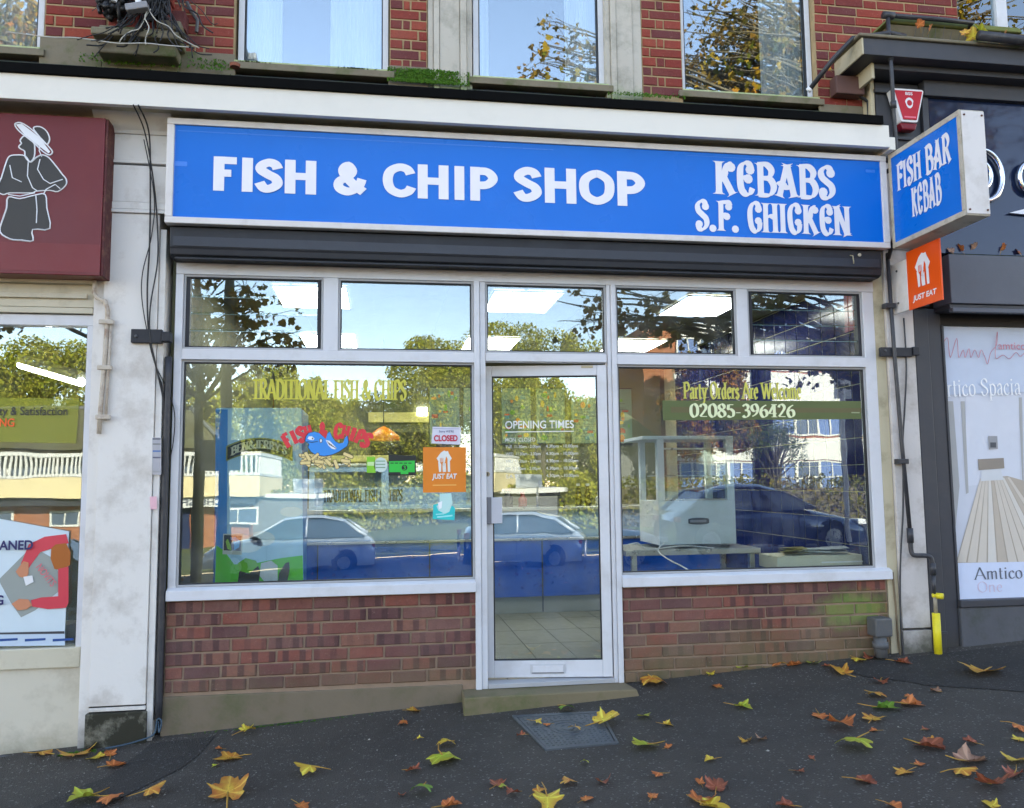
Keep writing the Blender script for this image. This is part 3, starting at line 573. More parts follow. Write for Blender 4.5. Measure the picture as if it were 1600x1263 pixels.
def pane_unit(x0, x1, z0, z1, y=.018, bead=.013, gl=True, g=.007):
    """bead, rubber gasket and one sheet of glass"""
    for (a, b_, c, d) in ((x0, x1, z1-bead, z1), (x0, x1, z0, z0+bead), (x0, x0+bead, z0+bead, z1-bead), (x1-bead, x1, z0+bead, z1-bead)):
        box('glazing_bead', ALU_GREY, sf, a, b_, -.002, .05, c, d, .002)
    a, b_, c, d = x0+bead, x1-bead, z0+bead, z1-bead; mb = MB()
    mb.box(a, b_, .004, .03, d-g, d).box(a, b_, .004, .03, c, c+g).box(a, a+g, .004, .03, c+g, d-g).box(b_-g, b_, .004, .03, c+g, d-g)
    mb.build('gasket', GASKET, sf)
    if gl: box('pane', PANE, sf, a+g*.5, b_-g*.5, y, y+.006, c+g*.5, d-g*.5, 0)
    return a+g, b_-g, c+g, d-g
pane_unit(-.291, .584, 2.356, 2.831); pane_unit(.6625, 1.488, 2.356, 2.831); pane_unit(1.5515, 2.42, 2.356, 2.831)
for x0, x1 in ((-1.2455, -.387), (2.504, 3.3705)):
    a, b_, c, d = pane_unit(x0, x1, 2.356, 2.831, gl=False)
    h = (d-c)/4
    for s in (a, b_-.018): box('louvre_channel', DARK_METAL, sf, s, s+.018, .001, .055, c, d, .001)
    for k in range(4):
        zc = c+h*(k+.5); t = R((.5, -.4, .8, .2)[k])
        bl = MB().box(-(b_-a)/2+.016, (b_-a)/2-.016, -.003, .003, -h/2-.008, h/2+.004).build('louvre_blade', PANE_LOUVRE, sf, loc=((a+b_)/2, .022, zc), rot=(t, 0, 0))
        MB().box(-(b_-a)/2+.016, (b_-a)/2-.016, -.0032, .0032, -.0011, .0011).build('blade_edge', dull('glass_edge', (.35, .5, .5, 1), rough=.2) if k == 0 and x0 < 0 else bpy.data.materials['glass_edge'], bl, loc=(0, 0, -h/2-.0092))
pane_unit(-1.2455, .584, .889, 2.287); pane_unit(1.5515, 3.3705, .889, 2.287)
# ---- door, hinged on the right and standing slightly open inwards
dr = thing('shop_door', 'white aluminium glazed door standing slightly ajar above the step', 'door', (1.484, .012, 0), rz=-R(9))
DW = .835
def dbox(n, x0, x1, y0, y1, z0, z1, m=None, bv=.003, p=None): return MB().box(x0, x1, y0, y1, z0, z1).build(n, m or WHITE_ALU, p or dr, bv)
dbox('stile', -DW, -DW+.062, -.02, .024, .238, 2.285); dbox('stile', -.064, 0, -.02, .024, .238, 2.285)
dbox('top_rail', -DW+.0625, -.0645, -.018, .022, 2.215, 2.285); dbox('bottom_rail', -DW+.0625, -.0645, -.018, .022, .238, .345)
a, b_, c, d = -DW+.0625, -.0645, .3455, 2.2145; g = .008
MB().box(a, b_, -.01, .012, d-g, d).box(a, b_, -.01, .012, c, c+g).box(a, a+g, -.01, .012, c+g, d-g).box(b_-g, b_, -.01, .012, c+g, d-g).build('gasket', GASKET, dr)
dbox('pane', a+.004, b_-.004, -.003, .003, c+.004, d-.004, PANE, 0)
pp = dbox('push_plate', -DW+.015, -DW+.125, -.042, -.021, 1.235, 1.405, dull('satin_plate', srgb(206, 206, 212), srgb(196, 196, 204), 3, .35))
dbox('plate_edge', -DW+.0, -DW+.055, -.043, -.024, 1.232, 1.408, dull('plate_grey', srgb(128, 128, 134), rough=.4), p=pp)
lk = MB(); 
for k in range(16): a0 = 2*PI*k/16; lk.v += [(-DW+.03+.016*math.cos(a0), -.0205, 1.56+.016*math.sin(a0)), (-DW+.03+.014*math.cos(a0), -.03, 1.56+.014*math.sin(a0))]
for k in range(16): j = (k+1) % 16; lk.face(2*k, 2*k+1, 2*j+1, 2*j)
lk.face(*[2*k+1 for k in range(15, -1, -1)]); lko = lk.build('lock_cylinder', dull('brass_worn', srgb(150, 140, 120), metal=.8, rough=.35), dr)
MB().box(-DW+.027, -DW+.033, -.0306, -.0302, 1.55, 1.57).build('keyhole', PRINT_BLACK, lko)
lb = dbox('letterbox', -.535, -.31, -.026, -.0185, .262, .325, dull('letterbox_alu', (.55, .55, .56, 1), (.45, .45, .46, 1), 6, .35, bump=.1), .004)
dbox('flap', -.522, -.323, -.0295, -.0265, .272, .315, WHITE_ALU, .002, lb)
dbox('slot_shadow', -.526, -.319, -.0264, -.0262, .266, .27, PRINT_BLACK, 0, lb)
dbox('closer_bracket', -.17, -.09, -.024, -.0185, 2.265, 2.282, CREAM_OLD)
# lettering on the door glass
GW = print_mat('glass_white_vinyl', (.85, .86, .84, 1), .5, fade=.05)
GWf = print_mat('glass_white_vinyl_faint', (.8, .82, .78, 1), .5, fade=.25)
sans('lettering', 'OPENING TIMES', GW, dr, -.685, -.225, 1.862, 1.915, -.0045, .012)
MB().box(-.685, -.225, -.0048, -.0042, 1.838, 1.8435).build('printed_rule', GW, dr)
for i, (l, rr) in enumerate((('MON  CLOSED', None), ('TUE  11.30am - 2.00pm', '4.30pm - 10.00pm'), ('WED  11.30am - 2.00pm', '4.30pm - 10.00pm'), ('THU  11.30am - 2.00pm', '4.30pm - 10.00pm'), ('FRI  11.30am - 2.00pm', '4.30pm - 10.30pm'), ('SAT', '4.30pm - 10.00pm'))):
    z = 1.775-i*.049
    sans('lettering', l, GWf, dr, -.685, -.685+(.2 if i == 0 else (.08 if i == 5 else .235)), z, z+.026, -.0045, .006)
    if rr: sans('lettering', rr, GWf, dr, -.415, -.2, z, z+.027, -.0045, .006)
# ================================================================ ROLLER SHUTTER HOUSING
sh = thing('roller_shutter_box', 'dark slate roller shutter housing under the blue sign', 'shutter box', (0, 0, 0))
MB().extr([(-.155, 2.955), (-.16, 2.965), (-.16, 3.09), (.1, 3.09), (.1, 2.91), (-.02, 2.906), (-.12, 2.906), (-.15, 2.92)], -1.30, 3.44).build('housing', DARK_METAL, sh, .004)
MB().extr([(-.166, 2.975), (-.163, 3.03), (-.161, 3.03), (-.161, 2.97), (-.166, 2.97)], -1.28, 3.42).build('front_lip', dull('shutter_lip', (.035, .037, .046, 1), rough=.45), sh)
MB().box(-1.27, 3.40, -.145, -.13, 2.893, 2.905).build('bottom_rail', DARK_METAL, sh, .002)
hk = MB().tube([(3.20, -.168, 3.05), (3.205, -.19, 3.04), (3.21, -.19, 3.0), (3.215, -.18, 2.99)], .004, 6); hk.build('hook', dull('hook_zinc', srgb(170, 160, 130), rough=.4), sh)
MB().lathe([(0, .0), (.012, 0), (.012, .006), (0, .008)], seg=10).build('bolt_head', dull('bolt_zinc', srgb(190, 180, 160), rough=.4), sh, loc=(3.27, -.165, 3.055), rot=(R(90), 0, 0))
def mat_once(name, fn): return bpy.data.materials.get(name) or fn()
# ================================================================ BLUE FASCIA SIGN
fs = thing('fascia_sign', 'long bright blue fascia sign reading FISH & CHIP SHOP, KEBABS, S.F. CHICKEN', 'shop sign', (0, 0, 0))
SX0, SX1, SZ0, SZ1, SY = -1.322, 3.482, 3.098, 3.762, -.205
box('sign_case', SOFFIT, fs, SX0+.004, SX1-.004, -.19, .0, SZ0+.004, SZ1-.004, 0)
box('sign_panel', SIGN_BLUE, fs, SX0+.04, SX1-.04, -.198, -.1905, SZ0+.036, SZ1-.036, 0)
for a, b_, c, d in ((SX0, SX1, SZ1-.04, SZ1), (SX0, SX1, SZ0, SZ0+.04), (SX0, SX0+.044, SZ0+.0405, SZ1-.0405), (SX1-.044, SX1, SZ0+.0405, SZ1-.0405)):
    box('frame', SIGN_FRAME, fs, a, b_, -.212, -.15, c, d, .004)
MB().box(SX0+.045, SX0+.05, -.2, -.198, SZ0+.05, SZ1-.05).build('vinyl_edge', dull('vinyl_light_blue', srgb(60, 130, 226), rough=.3), fs)
LB = bpy.data.materials['vinyl_light_blue']
MB().box(SX0+.06, 1.1, -.1992, -.1984, 3.683, 3.688).build('vinyl_edge', LB, fs)
for x0, x1, z0, z1 in ((SX0+.05, SX0+.12, 3.46, 3.49), (3.33, 3.40, 3.64, 3.66), (2.02, 2.9, 3.694, 3.697)):
    MB().box(x0, x1, -.1992, -.1984, z0, z1).build('vinyl_edge', LB, fs)
for word, (pa, pb_, pz0, pz1) in (('FISH', (333, 494, 3.312, 3.534)), ('&', (521, 573, 3.316, 3.540)), ('CHIP', (598, 778, 3.316, 3.545)), ('SHOP', (802, 1008, 3.322, 3.563))):
    xa, xb = at(pa, 280, -.205)[0], at(pb_, 280, -.205)[0]; glyphs(MB(), word, xa, xb, pz0+.002, pz1-.002, -.2005, thick=.285, thin=.225, serif=False, gap=.075, caps=True, stem=True).build('lettering', SIGN_WHITE, fs)
BO = dict(thick=.235, thin=.085, serif=False, flare=.9, font=BOE)
glyphs(MB(), 'KEBABS', 2.195, 3.095, 3.435, 3.665, -.2005, gap=.03, **BO).build('lettering', SIGN_WHITE, fs)
glyphs(MB(), 'S.F. CHICKEN', 2.065, 3.205, 3.180, 3.385, -.2005, gap=.03, **BO).build('lettering', SIGN_WHITE, fs)
# ================================================================ CREAM CANOPY, CORNICE
cn = thing('canopy', 'long cream canopy board with black edge running above the signs', 'canopy', (0, 0, 0))
box('fascia_board', CREAM, cn, -9, 3.45, -.31, -.27, 3.782, 3.938, .002)
box('black_edge', BLACK_EDGE, cn, -9, 3.40, -.33, -.26, 3.9385, 3.998, .003)
MB().extr([(-.268, 3.94), (-.268, 3.97), (.0, 4.165), (.0, 4.05)], -9, 3.45).build('lead_roof', FELT, cn)
MB().extr([(-.268, 3.80), (-.268, 3.84), (0, 3.87), (0, 3.77), (-.06, 3.765), (-.10, 3.79), (-.16, 3.80)], -9, 3.44).build('cornice_moulding', CREAM_OLD, cn, 0)
box('end_block', CREAM, cn, 3.452, 3.50, -.30, -.05, 3.77, 3.86, .003)
moss(420, lambda: random.choice([random.gauss(-1.75, .25), random.gauss(-1.2, .3), random.gauss(.45, .12), random.gauss(1.7, .2), random.uniform(-2.4, 3.3)]), lambda: -.25+random.random()*.22, lambda x, y: 3.97+(y+.268)/.268*.19, .022, 'clumps of green moss growing on the roof of the canopy', MOSS_D)
# ================================================================ UPPER STOREY
us = thing('upper_storey', 'red brick upper storey with painted stone window piers above the shops', 'building', (0, 0, 0))
ZT = 5.4
RA = [[0, .225], [.06, .11, .225], [.112, .225], [0, .10, .225, .225]]
NARROW = [[0, .19, .2], [0, .09, .05, .2], [0, .2, .1], [0, .085, .055, .2]]
NARROW2 = [[0, .06, .25], [0, .105, .06, .2], [0, .07, .25], [0, .11, .055, .2]]
def pier(x0, x1, z0, pat, n=None):
    box('mortar', MORTAR_UP, us, x0, x1, .002, .3, 4.0, ZT, 0)
    lay_bricks(us, BRICK_UP, x0, x1, z0, ZT, -.004, .0705, .22, .011, 0, pat)
pier(-2.13, -1.76, 4.33, RA); pier(-1.30, -.975, 4.30, NARROW); pier(.03, .283, 4.28, NARROW); pier(1.79, 2.085, 4.21, NARROW2); pier(3.11, 4.28, 4.22, RA)
pier(-1.76, -1.30, 4.5, RA)
for x0, x1, z1 in ((-1.779, -1.311, 4.42), (-2.15, -1.78, 4.34), (-1.31, -.965, 4.30), (.022, .287, 4.295)):
    box('stone_base', STONE_DIRTY, us, x0, x1, -.012, .3, 4.02, z1, .006)
box('stone_base', STONE_DIRTY, us, 3.11, 3.6, -.012, .3, 4.02, 4.215, .006)
def stone_pier(x0, x1, parts):
    for a, b_, y in parts: box('stone_pier', STONE, us, x0+a, x0+b_, y, .3, 4.02, ZT, .004)
stone_pier(.287, .60, ((0, .035, -.0), (.037, .075, -.022), (.077, .215, -.012), (.217, .26, -.026), (.262, .30, 0)))
stone_pier(1.53, 1.79, ((0, .03, 0), (.032, .07, -.022), (.072, .19, -.012), (.192, .258, -.0)))
# windows upstairs
CURT = dull('net_curtain', (.78, .8, .82, 1), (.66, .68, .72, 1), 30, .9)
def upwin(x0, x1, label, curtains=(), mid=None):
    zb = 4.248; w = thing('upstairs_window', label, 'window', (0, .1, 0))
    def b2(n, m, a, b_, y0, y1, c, d, bv=.003, p=None): return MB().box(a, b_, y0-.1, y1-.1, c, d).build(n, m, p or w, bv)
    f = .038
    b2('frame_rail', WHITE_ALU, x0, x1, .06, .12, zb, zb+.045); b2('frame_rail', WHITE_ALU, x0, x1, .06, .12, ZT-.05, ZT)
    b2('frame_stile', WHITE_ALU, x0, x0+f, .058, .12, zb+.0455, ZT-.0505); b2('frame_stile', WHITE_ALU, x1-f, x1, .058, .12, zb+.0455, ZT-.0505)
    if mid: b2('frame_stile', WHITE_ALU, mid, mid+.09, .056, .12, zb+.0455, ZT-.0505)
    MB().box(x0+f, x0+f+.008, -.035, -.005, zb+.045, ZT-.05).box(x1-f-.008, x1-f, -.035, -.005, zb+.045, ZT-.05).build('gasket', GASKET, w)
    b2('pane', PANE_UP, x0+f, x1-f, .085, .091, zb+.045, ZT-.05, 0)
    b2('sill_lip', mat_once('mossy_sill', lambda: dull('mossy_sill', srgb(196, 200, 170), srgb(150, 168, 90), 9, .8, srgb(90, 120, 30), .7, 8, .4, 40)), x0-.01, x1+.01, -.02, .055, zb-.0035, zb+.010)
    b2('sill', STONE_DIRTY, x0-.04, x1+.04, -.03, .06, zb-.05, zb-.004, .004)
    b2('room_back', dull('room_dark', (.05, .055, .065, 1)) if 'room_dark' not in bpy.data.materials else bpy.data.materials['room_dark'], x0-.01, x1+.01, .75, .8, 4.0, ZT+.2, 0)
    for (a, b_, lab) in curtains:
        mb = MB(); n = 40
        for i in range(n+1):
            x = a+(b_-a)*i/n; y = .155+.012*math.sin(i*1.9)+.006*math.sin(i*4.1); sh_ = 0
            mb.v += [(x+sh_, y, zb+.03), (x, y, ZT)]
        for i in range(n): mb.face(2*i, 2*i+2, 2*i+3, 2*i+1)
        tag(mb.build('curtain', CURT, None, smooth=True), lab, 'curtain')
    return w
upwin(-3.2, -2.155, 'white framed upstairs window at far left reflecting autumn leaves', ((-2.6, -2.2, 'net curtain edge inside the far left upstairs window'),))
upwin(-.96, .022, 'upstairs window left of the centre brick pier reflecting plain blue sky', ((-.93, -.69, 'left net curtain in the upstairs window above the word FISH'), (-.37, -.02, 'right net curtain in the upstairs window above the word FISH')))
upwin(.60, 1.53, 'upstairs window between the two stone piers reflecting branches', ((.62, .72, 'narrow left net curtain in the window between the stone piers'), (1.27, 1.50, 'gathered right net curtain in the window between the stone piers')))
upwin(2.088, 3.105, 'upstairs window above the word KEBABS filled with reflected tree branches', ((2.75, 3.08, 'faint net curtain inside the upstairs window above KEBABS'),))
upwin(4.285, 5.4, 'upstairs window at the top right corner with a white centre bar', (), 4.66)
for (xa, xb, za, zb_, n_, lab) in ((.02, .56, 4.17, 4.275, 2600, 'vivid green moss on the stone below the pier right of FISH window'), (1.53, 2.08, 4.17, 4.21, 260, 'green moss at the foot of the stone pier right of centre'), (-1.9, -1.3, 4.17, 4.24, 300, 'dull moss on the stones below the cable tangle'), (-1.25, -.98, 4.17, 4.25, 160, 'thin moss on the stone left of the FISH window')):
    mb = MB()
    for i in range(n_):
        x = min(xb, max(xa, random.gauss((xa+xb)/2, (xb-xa)*.27))); z = za+(zb_-za)*random.random()**1.4; y = -.014-random.random()*.012-(.02 if z < za+.02 else 0); s_ = random.uniform(.004, .009); a = random.uniform(0, 6.28)
        mb.add([(x+s_*math.cos(a), y, z+s_*math.sin(a)), (x+s_*math.cos(a+2.1), y+.002, z+s_*math.sin(a+2.1)), (x+s_*math.cos(a+4.2), y-.008, z+s_*math.sin(a+4.2))], [(0, 1, 2)])
    tag(mb.build('moss', MOSS), lab, 'moss', kind='stuff')
# mass of the terrace behind and above, unseen; height shaped for its shadow
UPW = brick_mat('brick_far', [srgb(150, 60, 44), srgb(150, 60, 44)], srgb(100, 44, 38))
box('wall', UPW, us, -14, 16, .0, .3, ZT+.001, 9.2, 0)
box('wall', UPW, us, -14, -3.25, .002, .3, 4.05, ZT, 0); box('wall', UPW, us, 5.45, 16, .002, .3, 4.05, ZT, 0)
box('wall', UPW, us, -14, 16, 9.3, 9.6, -1.2, 9.2, 0); box('wall', UPW, us, -14, -13.7, .3, 9.3, -1, 9.2, 0); box('wall', UPW, us, 15.7, 16, .3, 9.3, -.5, 9.2, 0)
box('floor_slab', GREY_RENDER, us, -13.7, 15.7, .07, 9.3, 3.25, 3.9, 0)
MB().add([(-14.2, -.3, 9.2), (16.2, -.3, 9.2), (16.2, 4.8, 12.2), (-14.2, 4.8, 12.2), (16.2, 9.9, 9.2), (-14.2, 9.9, 9.2)], [(0, 1, 2, 3), (3, 2, 4, 5), (0, 3, 5), (1, 4, 2), (0, 5, 4, 1)]).build('roof', dull('roof_tiles', srgb(90, 60, 50), srgb(70, 48, 42), 8), us)
# ================================================================ TELECOM TANGLE top left
tb = thing('corbel', 'weathered projecting corbel stones under the cable tangle at top left', 'corbel', (-1.52, 0, 0))
for x0, x1, y, z0, z1, m in ((-.25, .22, -.14, 4.19, 4.27, STONE_DIRTY), (-.27, .25, -.20, 4.275, 4.325, STONE_DIRTY), (-.24, .21, -.15, 4.33, 4.365, STONE_DIRTY), (.1, .25, -.16, 4.36, 4.42, STONE_DIRTY)):
    MB().box(x0, x1, y, 0, z0, z1).build('stone', m, tb, .012)
for (x0, x1, z0, z1) in ((-.2, -.02, 4.37, 4.5), (.0, .17, 4.37, 4.56), (-.19, .17, 4.58, 4.70), (.18, .26, 4.4, 4.52)):
    MB().box(x0, x1, -.10, 0, z0, z1).build('brick', BRICK_UP, tb, .006)
ct = thing('cable_tangle', 'messy tangle of black telephone cables and splice boxes at top left', 'cables', (-1.5, -.15, 4.4))
rr = random.Random(3)
def wob(p, q, sag, n=9, j=.02):
    out = []
    for i in range(n):
        t = i/(n-1); out.append(tuple(p[k]+(q[k]-p[k])*t+(rr.uniform(-j, j) if 0 < i < n-1 else 0)-(sag*4*t*(1-t) if k == 2 else 0) for k in range(3)))
    return [tuple(v) for v in cat_rom(out, 4)]
for (cx, cz, w_, h_) in ((-.18, .16, .085, .13), (.06, .16, .085, .14)):     # bunched black closures
    mb = MB()
    for k in range(70):
        p = (cx+rr.uniform(-w_, w_), rr.uniform(-.07, .05), cz+rr.uniform(-h_, h_)); q = (cx+rr.uniform(-w_, w_), rr.uniform(-.07, .05), cz+rr.uniform(-h_, h_))
        mb.tube(wob(p, q, rr.uniform(-.06, .06), 5, .02), rr.uniform(.008, .019), 6)
    mb.build('splice_bundle', CABLE, ct, smooth=True)
for k in range(46):
    p = (.12+rr.gauss(0, .025), rr.uniform(-.1, .0), rr.uniform(.12, .5)); ang = rr.uniform(0, 6.28)
    q = (.1+rr.uniform(-.42, .38), rr.uniform(-.12, .0), rr.uniform(-.26, -.02)) if k % 3 else (rr.uniform(-.3, .35), rr.uniform(-.1, 0), rr.uniform(.0, .5))
    MB().tube(wob(p, q, rr.uniform(-.03, .14), 7, .02), rr.uniform(.0022, .0055), 5).build('cable', CABLE, ct, smooth=True)
for k in range(7):
    MB().tube(wob((.1+rr.uniform(-.1, .05), -.1, .03), (rr.uniform(-.4, .45), -.1, -.2), .03, 6, .015), .0035, 5).build('cable', CABLE_W if k % 2 else CABLE, ct, smooth=True)
MB().tube(wob((-.75, -.08, -.17), (.3, -.1, -.2), .01, 9, .01), .004, 5).build('cable', CABLE_W, ct, smooth=True)
MB().box(-.065, .065, -.03, .03, -.022, .022).build('junction_box', dull('grey_box', srgb(150, 148, 150), srgb(120, 118, 120), 9), ct, .006, loc=(.0, -.12, .02), rot=(0, R(-14), 0))
for x_, z_, t_ in ((-.13, .10, 12), (.0, .08, -3)): MB().lathe([(0, -.045), (.016, -.045), (.02, .04), (0, .045)], seg=10).build('white_connector', PRINT_WHITE, ct, loc=(x_, -.11, z_), rot=(0, R(t_), 0))
MB().tube([(-.19, -.1, .25), (-.2, -.11, .19)], .009, 6).build('yellow_tag', YELLOW_PIPE, ct)
mb = MB()
for a, b_, c, d in ((-.08, .04, .09, .1), (-.08, .04, .15, .16), (-.08, -.07, .1, .15), (.03, .04, .1, .15)): mb.box(a, b_, -.13, -.12, c, d)
mb.build('wire_cage', SIGN_FRAME_OLD, ct)
MB().lathe([(0, .0), (.03, 0), (.034, .02), (.02, .026), (0, .026)], seg=12).build('plant_pot', dull('terracotta', srgb(150, 84, 60), srgb(120, 70, 50), 9), ct, loc=(.56, .0, -.26))
# hooded moulding beside the tangle
MB().tube([(-1.27+.0, -.03, 4.62), (-1.24, -.03, 4.56), (-1.20, -.03, 4.5), (-1.205, -.03, 4.42)], .012, 6).build('lead_drip', PIPE_GREY, tb).location = (1.52, 0, 0)
# ================================================================ CABLES DOWN THE LEFT PILASTER
def cable(name, pts, r, label, m=CABLE, cat='cable', seg=6):
    o = MB().tube([tuple(p) for p in cat_rom(pts, 6)], r, seg).build(name, m, smooth=True); return tag(o, label, cat)
cable('cable', [(-1.49, -.32, 3.78), (-1.475, -.13, 3.70), (-1.43, -.1, 3.45), (-1.40, -.09, 3.2), (-1.385, -.09, 2.9), (-1.42, -.09, 2.6), (-1.41, -.10, 2.4), (-1.37, -.08, 2.2), (-1.325, -.04, 1.9), (-1.31, -.03, 1.2), (-1.31, -.03, .3)], .0045, 'black cable entering left pilaster nearest the yellow tape and bowing right')
cable('cable', [(-1.462, -.32, 3.78), (-1.45, -.13, 3.70), (-1.44, -.1, 3.4), (-1.435, -.09, 3.0), (-1.44, -.09, 2.7), (-1.42, -.09, 2.4), (-1.37, -.08, 2.2), (-1.335, -.05, 2.0), (-1.325, -.04, 1.2), (-1.32, -.04, .2)], .0052, 'thickest straight black cable hanging down the left pilaster')
cable('cable', [(-1.48, -.12, 3.65), (-1.415, -.1, 3.3), (-1.425, -.09, 3.05), (-1.47, -.09, 2.82), (-1.47, -.09, 2.65), (-1.43, -.09, 2.43), (-1.385, -.08, 2.25), (-1.32, -.045, 2.1), (-1.275, -.03, 1.95), (-1.28, -.03, 1.75), (-1.315, -.035, 1.6)], .0035, 'thin black cable looping left then right beside the window frame')
cable('downpipe', [(-1.318, -.035, 2.3), (-1.318, -.035, 1.2), (-1.316, -.035, .12)], .021, 'dark conduit running down between left pilaster and window frame', PIPE, 'pipe', 10)
cable('cable', [(-1.31, -.06, .12), (-1.30, -.08, .06), (-1.29, -.07, .12), (-1.315, -.07, .13), (-1.33, -.08, .05), (-1.42, -.1, .02), (-1.52, -.12, .005), (-1.58, -.13, .0)], .005, 'blue grey cable curling over the ground at the left pilaster foot', dull('blue_cable', srgb(60, 80, 96)))
for (x0, x1, y0, y1, z0, z1, lab) in ((-1.525, -1.345, -.1, -.072, 2.375, 2.46, 'black strap bracket clamped round the left pilaster'), (3.46, 3.70, -.07, -.038, 2.36, 2.425, 'black strap bracket clamped round the right pilaster')):
    b = thing('strap_bracket', lab, 'bracket', ((x0+x1)/2, y0, z0)); w_ = (x1-x0)/2
    MB().box(-w_, w_, 0, y1-y0, 0, z1-z0).build('band', DARK_METAL, b, .004)
    MB().box(w_+.001, w_+.05, -.01, .06, .01, .07).build('lug', DARK_METAL, b, .004)
    MB().lathe([(0, 0), (.01, 0), (.008, .008), (0, .009)], seg=8).build('bolt', PIPE_GREY, b, loc=(-w_+.03, 0, .04), rot=(R(90), 0, 0))
# rusty grille bracket / old gas pipework on left pilaster
gp = thing('rusty_conduit', 'old painted conduit with rust stains on the left pilaster by the shop window', 'conduit', (-1.70, -.08, 2.1))
RUST = dull('rusty_paint', srgb(204, 196, 182), srgb(172, 156, 136), 24, .8, srgb(112, 70, 44), .75, 14, .4, 60)
MB().tube([(-.05, .0, .66), (-.05, .0, .58), (-.03, -.01, .55), (.02, -.015, .53), (.035, -.01, .48), (.03, -.01, .2), (.015, -.01, -.1), (.01, -.01, -.28)], .013, 8).build('tube', RUST, gp, smooth=True)
MB().tube([(.055, -.005, .42), (.05, -.01, .1), (.045, -.01, -.2)], .008, 8).build('tube', RUST, gp, smooth=True)
for z_ in (.40, .12, -.18): MB().box(-.01, .075, -.03, -.008, z_-.014, z_+.014).build('clip', RUST, gp, .005)
# ================================================================ RIGHT SIDE PIPES
pipeR = thing('downpipe', 'thin black iron downpipe running from cornice to the gas riser', 'pipe', (0, 0, 0))
def rp(pts, r, n='pipe', m=PIPE, p=pipeR, seg=12): return MB().tube(pts, r, seg).build(n, m, p, smooth=True)
rp([(3.475, -.33, 4.72), (3.48, -.33, 4.25), (3.50, -.30, 4.1), (3.53, -.26, 3.85), (3.535, -.24, 3.3), (3.54, -.09, 3.06)], .014)
rp([(3.54, -.08, 3.10), (3.555, -.075, 2.4), (3.575, -.075, 1.75), (3.60, -.075, 1.14)], .014)
rp([(3.60, -.075, 1.16), (3.60, -.075, 1.06)], .022, 'coupling'); rp([tuple(v) for v in cat_rom([(3.60, -.075, 1.06), (3.602, -.075, 1.0), (3.62, -.08, .975), (3.70, -.085, .97), (3.735, -.09, .955), (3.745, -.09, .90)], 5)], .016, 'elbow')
rp([(3.745, -.09, .92), (3.745, -.09, .84)], .022, 'coupling'); rp([(3.745, -.09, .84), (3.745, -.09, .70)], .014)
for z_, x_ in ((2.72, 3.548), (1.62, 3.58)): MB().box(x_-.05, x_+.03, -.095, -.04, z_-.018, z_+.018).build('clip', PIPE, pipeR, .004)
rp([(3.478, -.33, 4.45), (3.478, -.33, 4.40)], .02, 'coupling'); rp([(3.50, -.302, 4.12), (3.505, -.295, 4.07)], .02, 'coupling')
gy = thing('gas_pipe', 'bright yellow gas pipe with stop valve rising from the pavement', 'pipe', (3.75, -.09, 0))
MB().tube([(0, 0, .30), (0, 0, .58)], .026, 14).build('sleeve', YELLOW_PIPE, gy, smooth=True)
MB().tube([(0, 0, .58), (0, 0, .72)], .013, 10).build('pipe', dull('steel_pipe', srgb(170, 160, 140), srgb(120, 112, 96), 20, .5), gy, smooth=True)
MB().tube([(0, -.02, .70), (.02, -.055, .70)], .02, 12).build('valve', YELLOW_PIPE, gy, smooth=True)
MB().tube([(-.02, 0, .7), (.05, -.02, .7)], .014, 10).build('valve_body', YELLOW_PIPE, gy, smooth=True)
cable('cable', [(3.66, -.05, 2.64), (3.66, -.05, 2.3), (3.63, -.05, 2.0), (3.60, -.05, 1.75), (3.575, -.05, 1.3), (3.53, -.05, .9), (3.51, -.05, .5), (3.515, -.06, .27)], .006, 'thin dark cable crossing behind the black downpipe', PIPE)
cable('cable', [(3.482, -.03, .86), (3.49, -.035, .6), (3.495, -.035, .4), (3.51, -.04, .25)], .007, 'pale rubber cable at the right end of the mossy brick wall', dull('tan_cable', srgb(120, 104, 80)), 'cable')
dn = thing('rainwater_drain', 'grey square drain inlet and pipe at the foot of the right brick wall', 'drain', (3.335, -.075, 0))
MB().box(-.06, .065, -.055, .06, .44, .565).build('hopper', PIPE_GREY, dn, .012); MB().tube([(0, 0, .45), (.0, 0, .30)], .043, 16).build('pipe', PIPE_GREY, dn, smooth=True); MB().tube([(0, 0, .40), (.0, 0, .36)], .052, 16).build('collar', PIPE_GREY, dn, smooth=True)
gt = thing('rail_pipe', 'old black pipe rail with flanges crossing above the right cornice', 'pipe', (0, 0, 0))
for pts in ([(3.0, -.1, 4.28), (3.12, -.22, 4.45), (3.22, -.30, 4.56), (3.48, -.33, 4.60), (3.6, -.33, 4.585)], [(3.46, -.33, 4.73), (3.9, -.33, 4.73), (4.13, -.33, 4.725), (4.12, -.2, 4.68)], [(4.1, -.42, 4.58), (4.5, -.42, 4.565), (6, -.42, 4.54)]):
    rp(pts, .017 if pts[0][0] < 4 else .034, 'rail', PIPE, gt)
rp([(3.44, -.33, 4.73), (3.52, -.33, 4.73)], .026, 'tee', PIPE, gt); rp([(2.985, -.085, 4.265), (3.0, -.1, 4.28)], .02, 'white_cap', PRINT_WHITE, gt)
